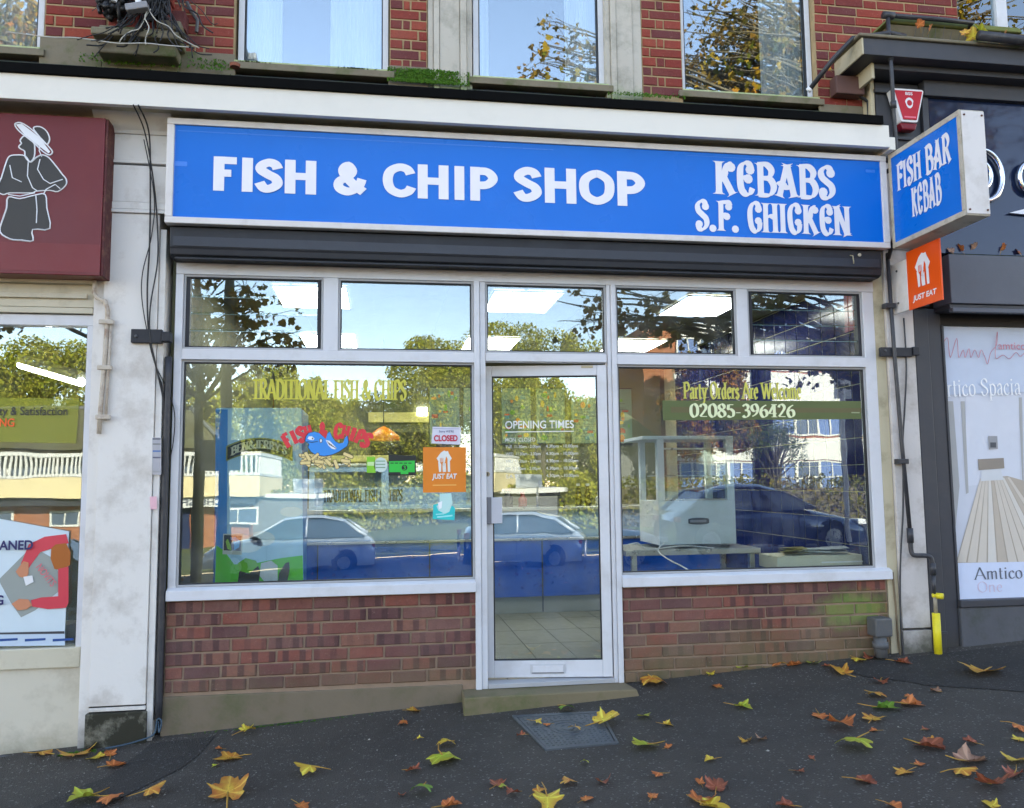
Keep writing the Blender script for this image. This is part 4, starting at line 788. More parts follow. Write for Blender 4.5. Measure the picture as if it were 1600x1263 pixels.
# ================================================================ PROJECTING SIGN + ROUNDEL SIGN + ALARM
ps = thing('projecting_sign', 'blue and white projecting box sign reading FISH BAR KEBAB', 'shop sign', (3.585, -.2, 3.43))
MB().box(-.082, .082, -.745, -.01, -.335, .335).build('case', SIGN_FRAME_OLD, ps, .006)
MB().box(-.078, .078, -.7505, -.7455, -.325, .325).build('end_plate', SIGN_FRAME, ps, .003)
for s in (-1, 1): 
    MB().box(s*.084-.0015, s*.084+.0015, -.715, -.04, -.30, .30).build('sign_face', SIGN_BLUE, ps)
for (y0, y1, z0, z1) in ((-.745, -.01, .3005, .335), (-.745, -.01, -.335, -.3005), (-.745, -.716, -.3, .3), (-.039, -.01, -.3, .3)):
    MB().box(-.088, -.0825, y0, y1, z0, z1).build('face_trim', SIGN_FRAME_OLD, ps, .002)
for s, x_, y_, z_, zz in (('FISH BAR', 0, 0, .045, .23), ('KEBAB', 0, 0, -.185, .01)):
    w0, w1 = (-.66, -.09) if s != 'KEBAB' else (-.545, -.235)
    # letters lie on the face x = -.087 : build in x,z then turn
    m_ = glyphs(MB(), s, 0, w1-w0, z_, zz, 0, gap=.03, **BO)
    m_.v = [(-.0868+q[1], w1-q[0], q[2]) for q in m_.v]
    m_.f = [f[::-1] for f in m_.f]
    m_.build('lettering', SIGN_WHITE, ps)
for (y_, z_) in ((-.73, .3), (-.73, -.3)):
    for x_ in (-.06, .06): MB().lathe([(0, .0), (.007, 0), (.006, .005), (0, .006)], seg=8).build('bolt_head', dull('rust', srgb(90, 50, 30)) if 'rust' not in bpy.data.materials else bpy.data.materials['rust'], ps, loc=(x_, -.751, z_), rot=(R(90), 0, 0))
MB().tube([(0, -.0, -.28), (0, .17, -.28)], .016, 8).tube([(0, 0, .28), (0, .17, .28)], .016, 8).build('wall_arm', PIPE, ps)
je = thing('flag_sign', 'orange hanging flag sign with white house and cutlery logo under the projecting sign', 'shop sign', (3.60, -.2, 2.865))
ORANGE = dull('orange_print', srgb(232, 84, 8), srgb(228, 80, 6), 2, .4, bump=.02)
MB().box(-.006, .006, -.36, -.01, -.205, .205).build('board', ORANGE, je, .002)
MB().box(-.008, .008, -.01, .165, -.2, .16).build('wall_plate', SIGN_FRAME, je, .003)
for z_ in (-.13, .1): MB().lathe([(0, 0), (.009, 0), (.007, .006), (0, .007)], seg=8).build('bolt_head', PIPE, je, loc=(-.008, .1, z_), rot=(0, R(-90), 0))
def house_logo(mb, cx, cz, s, y):
    """a house with a fork and a knife standing in it"""
    P = lambda a, b: (cx+a*s, cz+b*s)
    mb.poly([P(-.5, .28), P(-.36, .05), P(.36, .05), P(.5, .28), P(.30, .62), P(.26, .76), P(.12, .74), P(0, .8), P(-.22, .66)], y)
    mb.poly([P(-.40, .05), P(-.34, -.62), P(-.17, -.6), P(-.13, .05)], y); mb.poly([P(-.1, .05), P(-.1, -.2), P(.03, -.2), P(.04, .05)], y)
    mb.poly([P(-.13, -.2), P(-.09, -.62), P(.13, -.62), P(.1, .0), P(.04, -.1)], y); mb.poly([P(.22, .05), P(.24, -.62), P(.4, -.62), P(.38, .05)], y)
    return mb
def house_cut(mb, cx, cz, s, y):
    P = lambda a, b: (cx+a*s, cz+b*s)
    for k in range(3): mb.poly([P(-.27+k*.085, .3), P(-.27+k*.085, .02), P(-.23+k*.085, .02), P(-.23+k*.085, .3)], y)
    mb.poly([P(-.27, .02), P(-.2, -.1), P(-.12, -.1), P(-.06, .02)], y); mb.poly([P(-.19, -.08), P(-.2, -.62), P(-.1, -.62), P(-.12, -.08)], y)
    mb.poly([P(.13, .42), P(.22, .25), P(.22, -.62), P(.17, -.62), P(.12, -.1), P(.06, .1)], y)
    return mb
def turn(mb, x, y1):   # drawn in x,z -> face looking towards -x, first letter next to the wall
    mb.v = [(x+q[1], y1-q[0], q[2]) for q in mb.v]; mb.f = [f[::-1] for f in mb.f]; return mb
turn(house_logo(MB(), .17, .03, .16, -.0008), -.0065, -.01).build('house_logo', SIGN_WHITE, je)
turn(house_cut(MB(), .17, .03, .16, -.0016), -.0065, -.01).build('logo_cutlery', ORANGE, je)
t_ = sans('lettering', 'JUST EAT', SIGN_WHITE, je, .05, .30, -.165, -.115, 0, .03, .15)
for v in t_.data.vertices: q = v.co.copy(); v.co = (-.0075, -.01-q.x, q.z)
al = thing('alarm_box', 'red burglar alarm box with white edge on the grey column', 'alarm', (3.70, -.115, 4.14))
MB().prism([(-.125, .13), (-.11, .14), (.11, .14), (.125, .13), (.065, -.10), (.055, -.108), (-.055, -.108), (-.065, -.10)], -.07, 0).build('white_border', PRINT_WHITE, al, .008)
MB().prism([(-.108, .122), (.108, .122), (.052, -.092), (-.052, -.092)], -.078, -.07).build('red_face', RED_BOX, al, .003)
MB().prism([(-.07, -.109), (.07, -.109), (.05, -.16), (-.05, -.16)], -.06, 0).build('lower_housing', dull('alarm_dark_red', srgb(120, 16, 34), rough=.35), al, .01)
sans('lettering', 'BSS', PRINT_WHITE, al, -.028, .028, .088, .11, -.0788, .02); MB().box(-.045, .045, -.0788, -.0782, -.08, -.069).build('print_line', dull('alarm_pink', srgb(236, 120, 140)), al)
mb = MB(); mb.poly([(.034*math.cos(a)*(1 if math.sin(a) > 0 else .8), .03+.04*math.sin(a)) for a in np.linspace(0, 2*PI, 18)[:-1]], -.0786); mb.build('emblem', PRINT_WHITE, al)
mb = MB(); mb.poly([(.02*math.cos(a), .03+.022*math.sin(a)) for a in np.linspace(0, 2*PI, 14)[:-1]], -.0792); mb.build('emblem_centre', RED_BOX, al)
# ================================================================ helper for flat print that lies on a surface at depth Y
def pp_(pts, Y): return [at(px, py, Y) for px, py in pts]
def ppoly(mb, pts, Y, y=None): mb.poly(pp_(pts, Y), Y if y is None else y); return mb
def zoomp(pts, s, ox, oy): return [(ox+x/s, oy+y/s) for x, y in pts]
def mat_once(name, fn): return bpy.data.materials.get(name) or fn()
def P1(name, c, **k): return mat_once(name, lambda: print_mat(name, c, **k))
# ================================================================ LEFT NEIGHBOUR
ln = thing('neighbour_shopfront', 'cream shopfront at the left edge below the maroon board', 'shopfront', (-2.6, 0, 0))
def lb2(n, m, x0, x1, y0, y1, z0, z1, bv=.003, p=None): q = p or ln; return MB().box(x0-q.location.x, x1-q.location.x, y0, y1, z0, z1).build(n, m, q, bv)
CREAMW = dull('cream_woodwork', srgb(206, 198, 178), srgb(190, 182, 158), 3, .5, srgb(120, 106, 80), .4, 5, .15, 30)
lb2('head_board', CREAMW, -4.2, -1.765, -.03, .1, 2.60, 2.74); lb2('head_mould', CREAMW, -4.2, -1.80, -.052, .1, 2.652, 2.68); lb2('head_mould', CREAMW, -4.2, -1.765, -.045, .1, 2.56, 2.595)
lb2('head_mould', CREAMW, -4.2, -1.765, -.07, .1, 2.742, 2.765, .005)
lb2('window_head', WHITE_ALU, -4.2, -1.765, -.02, .08, 2.488, 2.555); lb2('jamb', WHITE_ALU, -1.80, -1.762, -.022, .08, .44, 2.4875); lb2('window_sill', CREAMW, -4.2, -1.765, -.04, .1, .445, .562, .006)
lb2('stall_riser', dull('cream_render', srgb(206, 198, 180), srgb(192, 184, 164), 2, .7, srgb(130, 116, 90), .45, 3, .2, 30, low=(-.1, .12, srgb(120, 116, 96), .3)), -4.2, -1.765, -.02, .1, -.15, .444)
lb2('skirting', GREY_RENDER, -4.2, -1.765, -.05, .1, -.2, -.035, .008)
lb2('gasket', GASKET, -1.808, -1.801, .0, .05, .563, 2.487, 0)
lb2('pane', PANE, -4.2, -1.809, .02, .026, .563, 2.487, 0)
ms = thing('maroon_sign', 'maroon shop board with a white outlined woman in a sun hat', 'shop sign', (-2.6, -.1, 3.25))
MB().box(-1.6, .918, -.1, .035, -.49, .49).build('board', MAROON, ms, .004)
MB().box(.919, .934, -.095, .035, -.49, .485).build('edge_trim', MAROON_EDGE, ms, .003)
MB().box(-1.6, .915, -.1015, -.1, -.47, -.30).build('lower_band', dull('maroon_faded', srgb(120, 40, 44), srgb(110, 36, 38), 3, .4), ms)
FIG = print_mat('figure_dark', srgb(46, 42, 38)); FIGP = print_mat('figure_purple', srgb(60, 36, 84))
def figure(pts, fill, line, lift):
    Y = -.2; P = pp_([(x/3.81, y/3.81) for x, y in pts], Y); P = [(v.x, v.y) for v in cat_rom(P, 3, True)]
    P = [(x+2.6, z-3.25) for x, z in P]
    if fill: fill.poly(P, -.1022-lift)
    line.tube([(x, -.1026-lift, z) for x, z in P+[P[0]]], .0045, 4, cap=False)
fb, ol = MB(), MB()
figure([(150, 930), (100, 925), (60, 932), (40, 965), (10, 1060), (-20, 1130), (20, 1160), (60, 1150), (190, 1150), (215, 1140), (300, 1135), (345, 1142), (392, 1105), (395, 1070), (372, 1040), (330, 985), (290, 940), (255, 925), (225, 935), (205, 950), (180, 968)], fb, ol, 0)
figure([(50, 1175), (120, 1185), (205, 1165), (270, 1160), (280, 1240), (298, 1362), (195, 1368), (198, 1434), (130, 1432), (60, 1424), (0, 1380), (20, 1300), (40, 1240)], fb, ol, 0)
figure([(150, 812), (122, 838), (130, 856), (114, 874), (124, 888), (148, 902), (152, 935), (180, 965), (205, 935), (208, 880), (200, 850)], fb, ol, .0004)
figure([(200, 765), (240, 757), (280, 785), (297, 832), (278, 862), (235, 815)], fb, ol, .0006)
figure([(90, 742), (125, 733), (180, 765), (235, 815), (285, 868), (314, 905), (296, 925), (258, 905), (205, 855), (150, 812), (108, 775)], None, ol, .0008)
for pts in ([(60, 985), (75, 1060), (130, 1085)], [(170, 965), (165, 1050), (195, 1120), (225, 1140)], [(240, 950), (225, 1010), (260, 1070), (300, 1095), (375, 1070)], [(260, 1160), (275, 1130), (330, 1100), (360, 1125)], [(50, 1160), (120, 1170), (210, 1150)], [(215, 1165), (222, 1250), (218, 1330)], [(240, 860), (235, 900), (250, 935)]):
    P = pp_([(x/3.81, y/3.81) for x, y in pts], -.2); ol.tube([(x+2.6, -.103, z-3.25) for x, z in P], .0035, 4)
mb = MB(); P = pp_([(x/3.81, y/3.81) for x, y in [(95, 742), (130, 738), (235, 818), (300, 905), (290, 915), (205, 850), (150, 808)]], -.2); mb.poly([(x+2.6, z-3.25) for x, z in P], -.1034); mb.build('hat_brim', PRINT_WHITE, ms)
fb.build('figure_print', FIG, ms); ol.build('figure_outline', PRINT_WHITE, ms)
# olive film and texts on the left window
film = P1('olive_film', srgb(176, 178, 40), fade=.55)
o = ppoly(MB(), [(-60, 622), (124, 623), (119, 693), (-60, 690)], .012).build('window_film', film); tag(o, 'olive green film strip on the left neighbour window', 'window film')
def text_px(name, s, m, parent, x0, y0, x1, y1, Y, bold=.01, **k):
    a, b_ = at(x0, y1, Y), at(x1, y0, Y); off = parent.location if parent else Vector((0, 0, 0))
    return sans(name, s, m, parent, a[0]-off.x, b_[0]-off.x, a[1]-off.z, b_[1]-off.z, Y-.001-off.y, bold, **k)
t1 = text_px('lettering', 'ty & Satisfaction', PRINT_BLACK, None, -2, 636, 106, 653, .009, .008); tag(t1, 'black words ty & Satisfaction on the olive window film', 'lettering')
t1 = text_px('lettering', 'NG', P1('print_orange', srgb(236, 90, 20)), None, -1, 654, 23, 667, .009, .02); tag(t1, 'orange letters NG at the left edge of the olive film', 'lettering')
po = thing('window_poster', 'large white poster of hands passing a letter in the left window', 'poster', (-2.0, .012, .7))
def pol(pts, c, name, lift=0, Y=.05, p=po, cn=None):
    P = pp_(pts, Y); L = p.location; yy = -.001 if p is not po else -.009
    return MB().poly([(x-L.x, z-L.z) for x, z in P], yy-lift).build(name, P1(cn or name+'_ink', c), p)
P = pp_([(-80, 795), (112, 830), (105, 1003), (-80, 1003)], .05)
MB().prism([(x+2.0, z-.7) for x, z in P], -.008, .0).build('board', P1('poster_pale', srgb(206, 220, 226)), po)
pol([(3, 905), (55, 853), (85, 870), (106, 915), (60, 952), (38, 963), (22, 940)], srgb(150, 156, 150), 'grey_card', .001, .048)
pol([(38, 880), (50, 850), (75, 838), (108, 834), (112, 848), (88, 856), (68, 862), (56, 878), (48, 890)], srgb(206, 58, 74), 'red_sleeve', .003, .048)
pol([(85, 856), (92, 850), (108, 848), (115, 862), (114, 882), (100, 890), (90, 888), (84, 872)], srgb(168, 92, 20), 'brown_head', .004, .048)
pol([(30, 892), (42, 876), (50, 878), (50, 895), (46, 902), (36, 900)], srgb(200, 132, 96), 'hand', .005, .048)
pol([(42, 900), (56, 898), (58, 908), (46, 914)], srgb(226, 226, 226), 'white_note', .006, .048)
pol([(96, 888), (112, 884), (112, 940), (108, 948), (80, 950), (56, 946), (54, 936), (70, 932), (96, 930)], srgb(206, 58, 74), 'red_sleeve', .007, .048)
pol([(24, 942), (36, 934), (50, 935), (56, 944), (48, 950), (34, 952)], srgb(200, 132, 96), 'hand', .008, .048)
pol([(-80, 988), (106, 984), (106, 1002), (-80, 1005)], srgb(60, 60, 66), 'edge_line', .009, .048); pol([(-80, 990), (107, 988), (107, 1006), (-80, 1008)], srgb(190, 206, 222), 'lower_strip', .010, .048)
for a in (2, 45, 88): pol([(a, 996), (a+32, 994.5), (a+32, 998), (a, 1000)], srgb(20, 70, 140), 'blue_dash', .011, .048)
t1 = text_px('lettering', 'ANED', P1('print_navy', srgb(24, 26, 90)), po, -2, 844, 52, 860, -.012, .03); t1 = text_px('lettering', 'G', P1('print_navy', (0,)*4), po, -8, 930, 6, 946, -.012, .03)
o = text_px('lettering', 'NOVITS', P1('print_pink', srgb(214, 110, 120)), po, 62, 884, 104, 896, -.012, .01)
for v in o.data.vertices:
    x, z = v.co.x-(at(62, 890, .05)[0]+2.0), v.co.z-(at(62, 890, .05)[1]-.7); t = R(-52); v.co.x = x*math.cos(t)-z*math.sin(t)+at(62, 878, .05)[0]+2.0; v.co.z = x*math.sin(t)+z*math.cos(t)+at(62, 878, .05)[1]-.7
# shop interior on the left
WALL_IN = dull('room_wall', srgb(150, 146, 126), srgb(134, 130, 112), 2, .8)
rl = thing('shop_interior', 'dim interior walls of the left neighbouring shop', 'room', (-3, .2, 0))
MB().box(-1.5, 1.25, 3.0, 3.1, -.4, 3.1).build('back_wall', WALL_IN, rl); MB().box(1.2, 1.25, -.05, 3, -.4, 3.1).build('side_wall', WALL_IN, rl); MB().box(-1.6, -1.5, -.1, 3, -.4, 3.1).build('side_wall', WALL_IN, rl)
MB().box(-1.5, 1.25, -.05, 3, 2.82, 2.9).build('ceiling', WALL_IN, rl); MB().box(-1.5, 1.25, -.05, 3, -.4, -.1).build('floor', GREY_RENDER, rl)
MB().box(-1.4, 1.0, .1, .45, -.1, .62).build('window_shelf', CREAMW, rl, .01)
TUBE = emitter('fluorescent_tube', (1, .97, .88, 1), 3.5); PANEL_L = emitter('ceiling_panel', (1, .98, .93, 1), 3.0)
tl = thing('tube_light', 'long fluorescent tube light inside the left neighbouring shop', 'ceiling light', (-2.0, .9, 2.5))
a, b_ = at(32, 570, 1.2), at(128, 598, .75)
mb = MB(); mb.tube([(a[0]+2.0, .3, a[1]-2.5), (b_[0]+2.0, -.15, b_[1]-2.5)], .028, 8); mb.build('tube', TUBE, tl)
mb = MB(); mb.tube([(a[0]+2.0, .3, a[1]-2.46), (b_[0]+2.0, -.15, b_[1]-2.46)], .04, 6); mb.build('housing', PRINT_WHITE, tl)
# ================================================================ RIGHT NEIGHBOUR
rn = thing('neighbour_shopfront', 'dark grey painted flooring shopfront at the right edge', 'shopfront', (4.5, 0, 0))
def rb(n, m, x0, x1, y0, y1, z0, z1, bv=.003): return MB().box(x0-4.5, x1-4.5, y0, y1, z0, z1).build(n, m, rn, bv)
rb('column', GREY_NEIGH, 3.752, 3.865, -.03, .2, .1, 2.72, .006); rb('column', GREY_NEIGH, 3.872, 3.975, -.012, .2, .1, 2.72, .006); rb('groove', GASKET, 3.86, 3.88, -.008, .1, .1, 2.7, 0)
rb('column_moulding', GREY_NEIGH, 3.748, 3.868, -.038, .1, .42, .445, .004)
rb('stall_riser', GREY_RENDER, 3.98, 6.5, -.035, .2, .1, .60, .01); rb('window_sill', GREY_NEIGH, 3.976, 6.5, -.05, .2, .602, .652, .006)
rb('window_head', dull('black_void', (.01, .01, .011, 1), rough=.5), 3.976, 6.5, -.0, .1, 2.60, 2.72)
rb('jamb', GREY_NEIGH, 3.976, 3.992, -.02, .1, .652, 2.6)
rb('capital_column', GREY_NEIGH, 3.50, 3.845, -.10, .2, 3.79, 4.36, .006); rb('capital_band', GREY_NEIGH, 3.49, 3.855, -.12, .2, 3.93, 3.955, .004); rb('capital_band', GREY_NEIGH, 3.48, 3.86, -.13, .2, 4.27, 4.30, .004); rb('lower_column', GREY_NEIGH, 3.752, 3.845, -.08, .2, 2.722, 3.79)
rb('grey_band', GREY_BAND, 3.93, 6.5, -.20, .0, 2.722, 3.075, .006); rb('soffit_board', GREY_NEIGH, 3.93, 6.5, -.18, .1, 2.69, 2.72); rb('soffit_lip', GREY_BAND, 3.93, 6.5, -.21, -.17, 2.66, 2.689)
rb('ledge_moss', MOSS_D, 3.97, 6.5, -.16, -.1, 3.076, 3.09, .004)
rb('sign_board_frame', GREY_NEIGH, 3.848, 3.895, -.13, .1, 3.08, 4.30)
rb('sign_board_frame', GREY_NEIGH, 3.848, 6.5, -.16, .1, 4.255, 4.37)
gm = N('gloss_sign'); vv = gm.pos(); GLOSS = gm.finish((.012, .02, .05, 1), .045, .0, gm.bump(gm.noise(1.2, 2, vv), .25, .03), .45, coat=.15)
mb = MB(); mb.add([(3.9-4.5, -.165, 3.09), (6.5-4.5, -.165, 3.09), (6.5-4.5, -.12, 4.254), (3.9-4.5, -.12, 4.254), (3.9-4.5, .05, 3.09), (6.5-4.5, .05, 3.09), (6.5-4.5, .05, 4.254), (3.9-4.5, .05, 4.254)], [(0, 1, 2, 3), (4, 7, 6, 5), (0, 4, 5, 1), (1, 5, 6, 2), (2, 6, 7, 3), (3, 7, 4, 0)]); mb.build('gloss_panel', GLOSS, rn)
CHROME = mat_once('chrome', lambda: dull('chrome', (.75, .76, .8, 1), metal=1, rough=.12, bump=.02))
for cx_, rad, th in ((4.26, .19, .022), (4.24, .10, .02), (4.64, .11, .02)):
    mb = MB(); mb.tube([(cx_-4.5+rad*.8*math.cos(t), -.175, 3.67+rad*math.sin(t)) for t in np.linspace(.3 if cx_ > 4.5 else 0, 2*PI-(.9 if cx_ > 4.5 else 0), 40)], th, 8, cap=cx_ > 4.5); mb.build('chrome_letter', CHROME, rn, smooth=True)
mb = MB(); mb.prism([(-.05+.0, 3.40), (.25, 3.48), (.5, 3.5), (.5, 3.38), (.25, 3.385)], -.18, -.16); mb.build('white_swoosh', PRINT_WHITE, rn)
# cornice over the right shop
cr = thing('cornice', 'dark grey stone cornice with mossy ledge over the right shop', 'cornice', (4.5, 0, 4.4))
def cb(n, m, x0, x1, y0, y1, z0, z1, bv=.004): return MB().box(x0-4.5, x1-4.5, y0, y1, z0-4.4, z1-4.4).build(n, m, cr, bv)
cb('cornice_block', GREY_NEIGH, 3.262, 6.5, -.36, .0, 4.415, 4.535); cb('end_face', CREAM_OLD, 3.248, 3.2615, -.36, -.0, 4.415, 4.535); cb('bed_mould', GREY_NEIGH, 3.40, 6.5, -.26, .0, 4.372, 4.414); cb('bed_end', CREAM_OLD, 3.375, 3.398, -.26, 0, 4.3, 4.414)
cb('console_side', CREAM_OLD, 3.455, 3.488, -.11, .0, 3.87, 4.371, .006); cb('ledge', STONE_DIRTY, 3.22, 6.5, -.38, .0, 4.537, 4.56, .008)
MB().add([(-.9, -.2, .165), (.1, -.2, .165), (.1, 0, .165), (-.9, 0, .165), (-1.0+.02, -.28, .30), (.05, -.28, .30), (.05, 0, .3), (-.98, 0, .3)], [(0, 3, 2, 1), (4, 5, 6, 7), (0, 1, 5, 4), (1, 2, 6, 5), (2, 3, 7, 6), (3, 0, 4, 7)]).build('mossy_block', STONE_DIRTY, cr, .008)
MB().add([(-1.02, -.30, .301), (.06, -.30, .301), (.06, 0, .301), (-1.02, 0, .301), (-.99, -.29, .345), (.04, -.29, .345), (.04, 0, .345), (-.99, 0, .345)], [(0, 3, 2, 1), (4, 5, 6, 7), (0, 1, 5, 4), (1, 2, 6, 5), (2, 3, 7, 6), (3, 0, 4, 7)]).build('mossy_cap', MOSS_STONE if 'MOSS_STONE' in globals() else dull('mossy_stone', srgb(120, 124, 70), srgb(96, 104, 50), 7, .9, srgb(70, 60, 40), .5, 6, .5, 30), cr, .01)
for k in range(16): 
    x = -.82+k*.055; MB().tube([(x, -.31+random.uniform(-.01, .01), .165), (x+random.uniform(-.02, .02), -.34, .26+random.uniform(-.02, .02))], .0016, 4).build('bird_spike', PIPE_GREY, cr)
bx = thing('junction_box', 'weathered brown meter box on the bricks right of the last window', 'box', (3.30, -.01, 4.32))
MB().box(-.10, .12, -.09, 0, -.06, .075).build('box', dull('brown_box', srgb(104, 74, 66), srgb(90, 62, 56), 6, .6), bx, .008); MB().tube([(.1, -.05, -.05), (.16, -.06, -.1), (.17, -.05, -.3)], .012, 7).build('cable', CABLE, bx)
MB().tube([(.2, -.04, .1), (.24, -.05, -.05), (.22, -.05, -.2), (.25, -.05, -.34)], .005, 6).build('cable', CABLE, bx)
# right window and its poster
rb('pane', glass('neighbour_glass', .004, smear=.06), 3.993, 6.5, .03, .036, .6525, 2.5995, 0)
wp = thing('window_poster', 'tall poster of a bright room with plank floor in the right window', 'poster', (4.5, .018, .66))
def rp2(pts, c, name, lift, cn=None): return pol(pts, c, name, lift, .049, wp, cn)
x0, zb_ = at(1492, 935, .05); MB().box(3.994-4.5, 1.9, .0, .008, -.004, 1.92).build('board', P1('poster_grey_white', srgb(196, 200, 212)), wp)
rp2([(1471, 620), (1660, 616), (1660, 930), (1491, 935)], srgb(200, 203, 212), 'wall_print', .002)
rp2([(1465, 510), (1660, 508), (1660, 612), (1470, 618)], srgb(194, 204, 222), 'top_print', .003)
rp2([(1474, 628), (1484, 628), (1494, 760), (1487, 832)], srgb(166, 166, 164), 'door_edge', .004); rp2([(1496, 628), (1502, 628), (1508, 770), (1504, 772)], srgb(172, 172, 172), 'door_edge', .004)
rp2([(1586, 622), (1591, 622), (1594, 760), (1592, 764)], srgb(172, 172, 172), 'door_edge', .004); rp2([(1504, 618), (1504, 760), (1588, 750), (1586, 616)], srgb(208, 211, 220), 'far_wall', .0035)
fl = [(1526, 748), (1568, 744), (1660, 770), (1660, 876), (1488, 880)]
rp2(fl, srgb(176, 164, 148), 'plank_floor', .005)
for i in range(11):
    u0, u1 = i/11, (i+.86)/11; c = random.choice([srgb(206, 196, 182), srgb(188, 176, 160), srgb(212, 206, 196), srgb(178, 164, 146)])
    rp2([(1526+46*u0, 748-2*u0), (1526+46*u1, 748-2*u1), (1490+175*u1, 878), (1490+175*u0, 878)], c, 'plank', .006+.0002*(i % 2), 'plank_ink_%d' % (i % 5))
rp2([(1522, 718), (1562, 716), (1563, 732), (1523, 735)], srgb(140, 130, 118), 'console_table', .008); rp2([(1528, 735), (1557, 733), (1562, 750), (1526, 752)], srgb(206, 208, 210), 'hearth', .008)
rp2([(1538, 682), (1552, 682), (1553, 702), (1539, 703)], srgb(150, 150, 152), 'picture', .008); rp2([(1541, 692), (1550, 692), (1550, 700), (1541, 700)], srgb(70, 74, 80), 'picture_inner', .009)
rp2([(1487, 879), (1660, 876), (1660, 934), (1490, 936)], srgb(208, 216, 236), 'caption_band', .010)
def skel_px(s, m, parent, x0_, y0_, x1_, y1_, Y, name='lettering', **k):
    a, b_ = at(x0_, y1_, Y), at(x1_, y0_, Y); mb = glyphs(MB(), s, a[0], b_[0], a[1], b_[1], Y-.001, **k)
    if parent: L = parent.location; mb.v = [(x-L.x, y-L.y, z-L.z) for x, y, z in mb.v]
    return mb.build(name, m, parent)
skel_px('Amtico', P1('print_grey', srgb(96, 100, 112)), wp, 1523, 885, 1597, 906, .006, thick=.1, thin=.035)
skel_px('One', P1('print_palepink', srgb(214, 192, 206)), wp, 1527, 908, 1566, 926, .006, thick=.07, thin=.03)
skel_px('rtico Spacia', P1('print_white2', (.9, .9, .9, 1)), wp, 1480, 594, 1594, 620, .006, thick=.1, thin=.035, tilt=.03)
text_px('lettering', 'amtico', P1('print_pink2', srgb(206, 130, 150)), wp, 1560, 536, 1602, 546, .006, .0)
mb = MB(); pts = [(1470, 536), (1476, 530), (1480, 560), (1490, 530), (1493, 560), (1500, 548), (1503, 560), (1509, 546), (1512, 560), (1518, 548), (1524, 560), (1528, 548), (1534, 560), (1538, 570), (1543, 552), (1552, 540), (1553, 520), (1550, 560), (1562, 556), (1572, 562), (1582, 552), (1590, 558), (1604, 540)]
mb.tube([tuple(v) for v in cat_rom([(x-4.5, -.016, z-.66) for x, z in pp_(pts, .036)], 4)], .0022, 4); mb.build('script_lettering', P1('print_pink2', (0,)*4), wp)
# ================================================================ CHIP SHOP INTERIOR
TILE_F = dull('floor_tile', srgb(134, 132, 112), srgb(118, 116, 98), 5, .35, srgb(110, 108, 90), .3, 7, .08)
GROUT = dull('grout_dark', srgb(70, 68, 60)); 
fl_ = box('shop_floor', GROUT, None, -1.28, 3.47, .08, 5.0, .05, .215, 0); tag(fl_, kind='structure')
tm = None
for i in range(16):
    for j in range(5):
        x = -1.27+i*.298; y = .10+j*.6
        if tm is None:
            tmb = MB().box(0, .29, 0, .592, 0, .006).build('floor_tile', TILE_F, fl_, .0015); tm = tmb.data; tmb.location = (x, y, .2152)
        else:
            o = bpy.data.objects.new('floor_tile', tm); COL.objects.link(o); o.parent = fl_; o.location = (x, y, .2152)
rm = thing('shop_interior', 'chip shop room with pale ceiling and olive back wall', 'room', (0, 2, 0))
RW = dull('shop_wall', srgb(100, 100, 70), srgb(86, 86, 60), 2, .6); CEILM = dull('ceiling_olive', srgb(120, 118, 100), srgb(110, 108, 92), 3, .8)
def rbx(n, m, x0, x1, y0, y1, z0, z1, bv=0, p=rm): return MB().box(x0-p.location.x, x1-p.location.x, y0-p.location.y, y1-p.location.y, z0-p.location.z, z1-p.location.z).build(n, m, p, bv)
rbx('back_wall', RW, -1.28, 3.5, 4.7, 4.8, .1, 3.1); rbx('side_wall', RW, -1.33, -1.295, .065, 4.7, .1, 3.1); rbx('side_wall', GROUT, 3.47, 3.52, .1, 4.7, .1, 3.1)
rbx('ceiling', CEILM, -1.295, 3.47, .065, 4.7, 3.012, 3.06)
for i in range(1, 8): rbx('ceiling_bar', CEILM, -1.295+i*.6-.012, -1.295+i*.6+.012, .07, 4.7, 3.006, 3.0118)
for i in range(1, 8): rbx('ceiling_bar', CEILM, -1.295, 3.47, .07+i*.6-.012, .07+i*.6+.012, 3.0055, 3.0058)
# navy wall tiles on the right hand wall
NAVY = dull('navy_tile', (.008, .014, .085, 1), (.012, .02, .11, 1), 3, .18, bump=.01); wt = None; wall = rm
wl = thing('tiled_wall', 'navy tiled side wall with pale grout seen through the right window', 'wall', (3.4695, .12, .22))
MB().box(-.004, .0, 0, 4.4, 0, 2.78).build('grout', dull('grout_pale', srgb(176, 172, 148), srgb(156, 152, 130), 8), wl)
for i in range(20):
    for j in range(14):
        if wt is None: o = MB().add([(0, 0, 0), (0, .193, 0), (0, .193, .193), (0, 0, .193), (-.004, .003, .003), (-.004, .19, .003), (-.004, .19, .19), (-.004, .003, .19)], [(4, 7, 6, 5), (0, 4, 5, 1), (1, 5, 6, 2), (2, 6, 7, 3), (3, 7, 4, 0)]).build('wall_tile', NAVY, wl); wt = o.data
        else: o = bpy.data.objects.new('wall_tile', wt); COL.objects.link(o); o.parent = wl
        o.location = (-.0045, i*.2+.01, j*.198+.004)
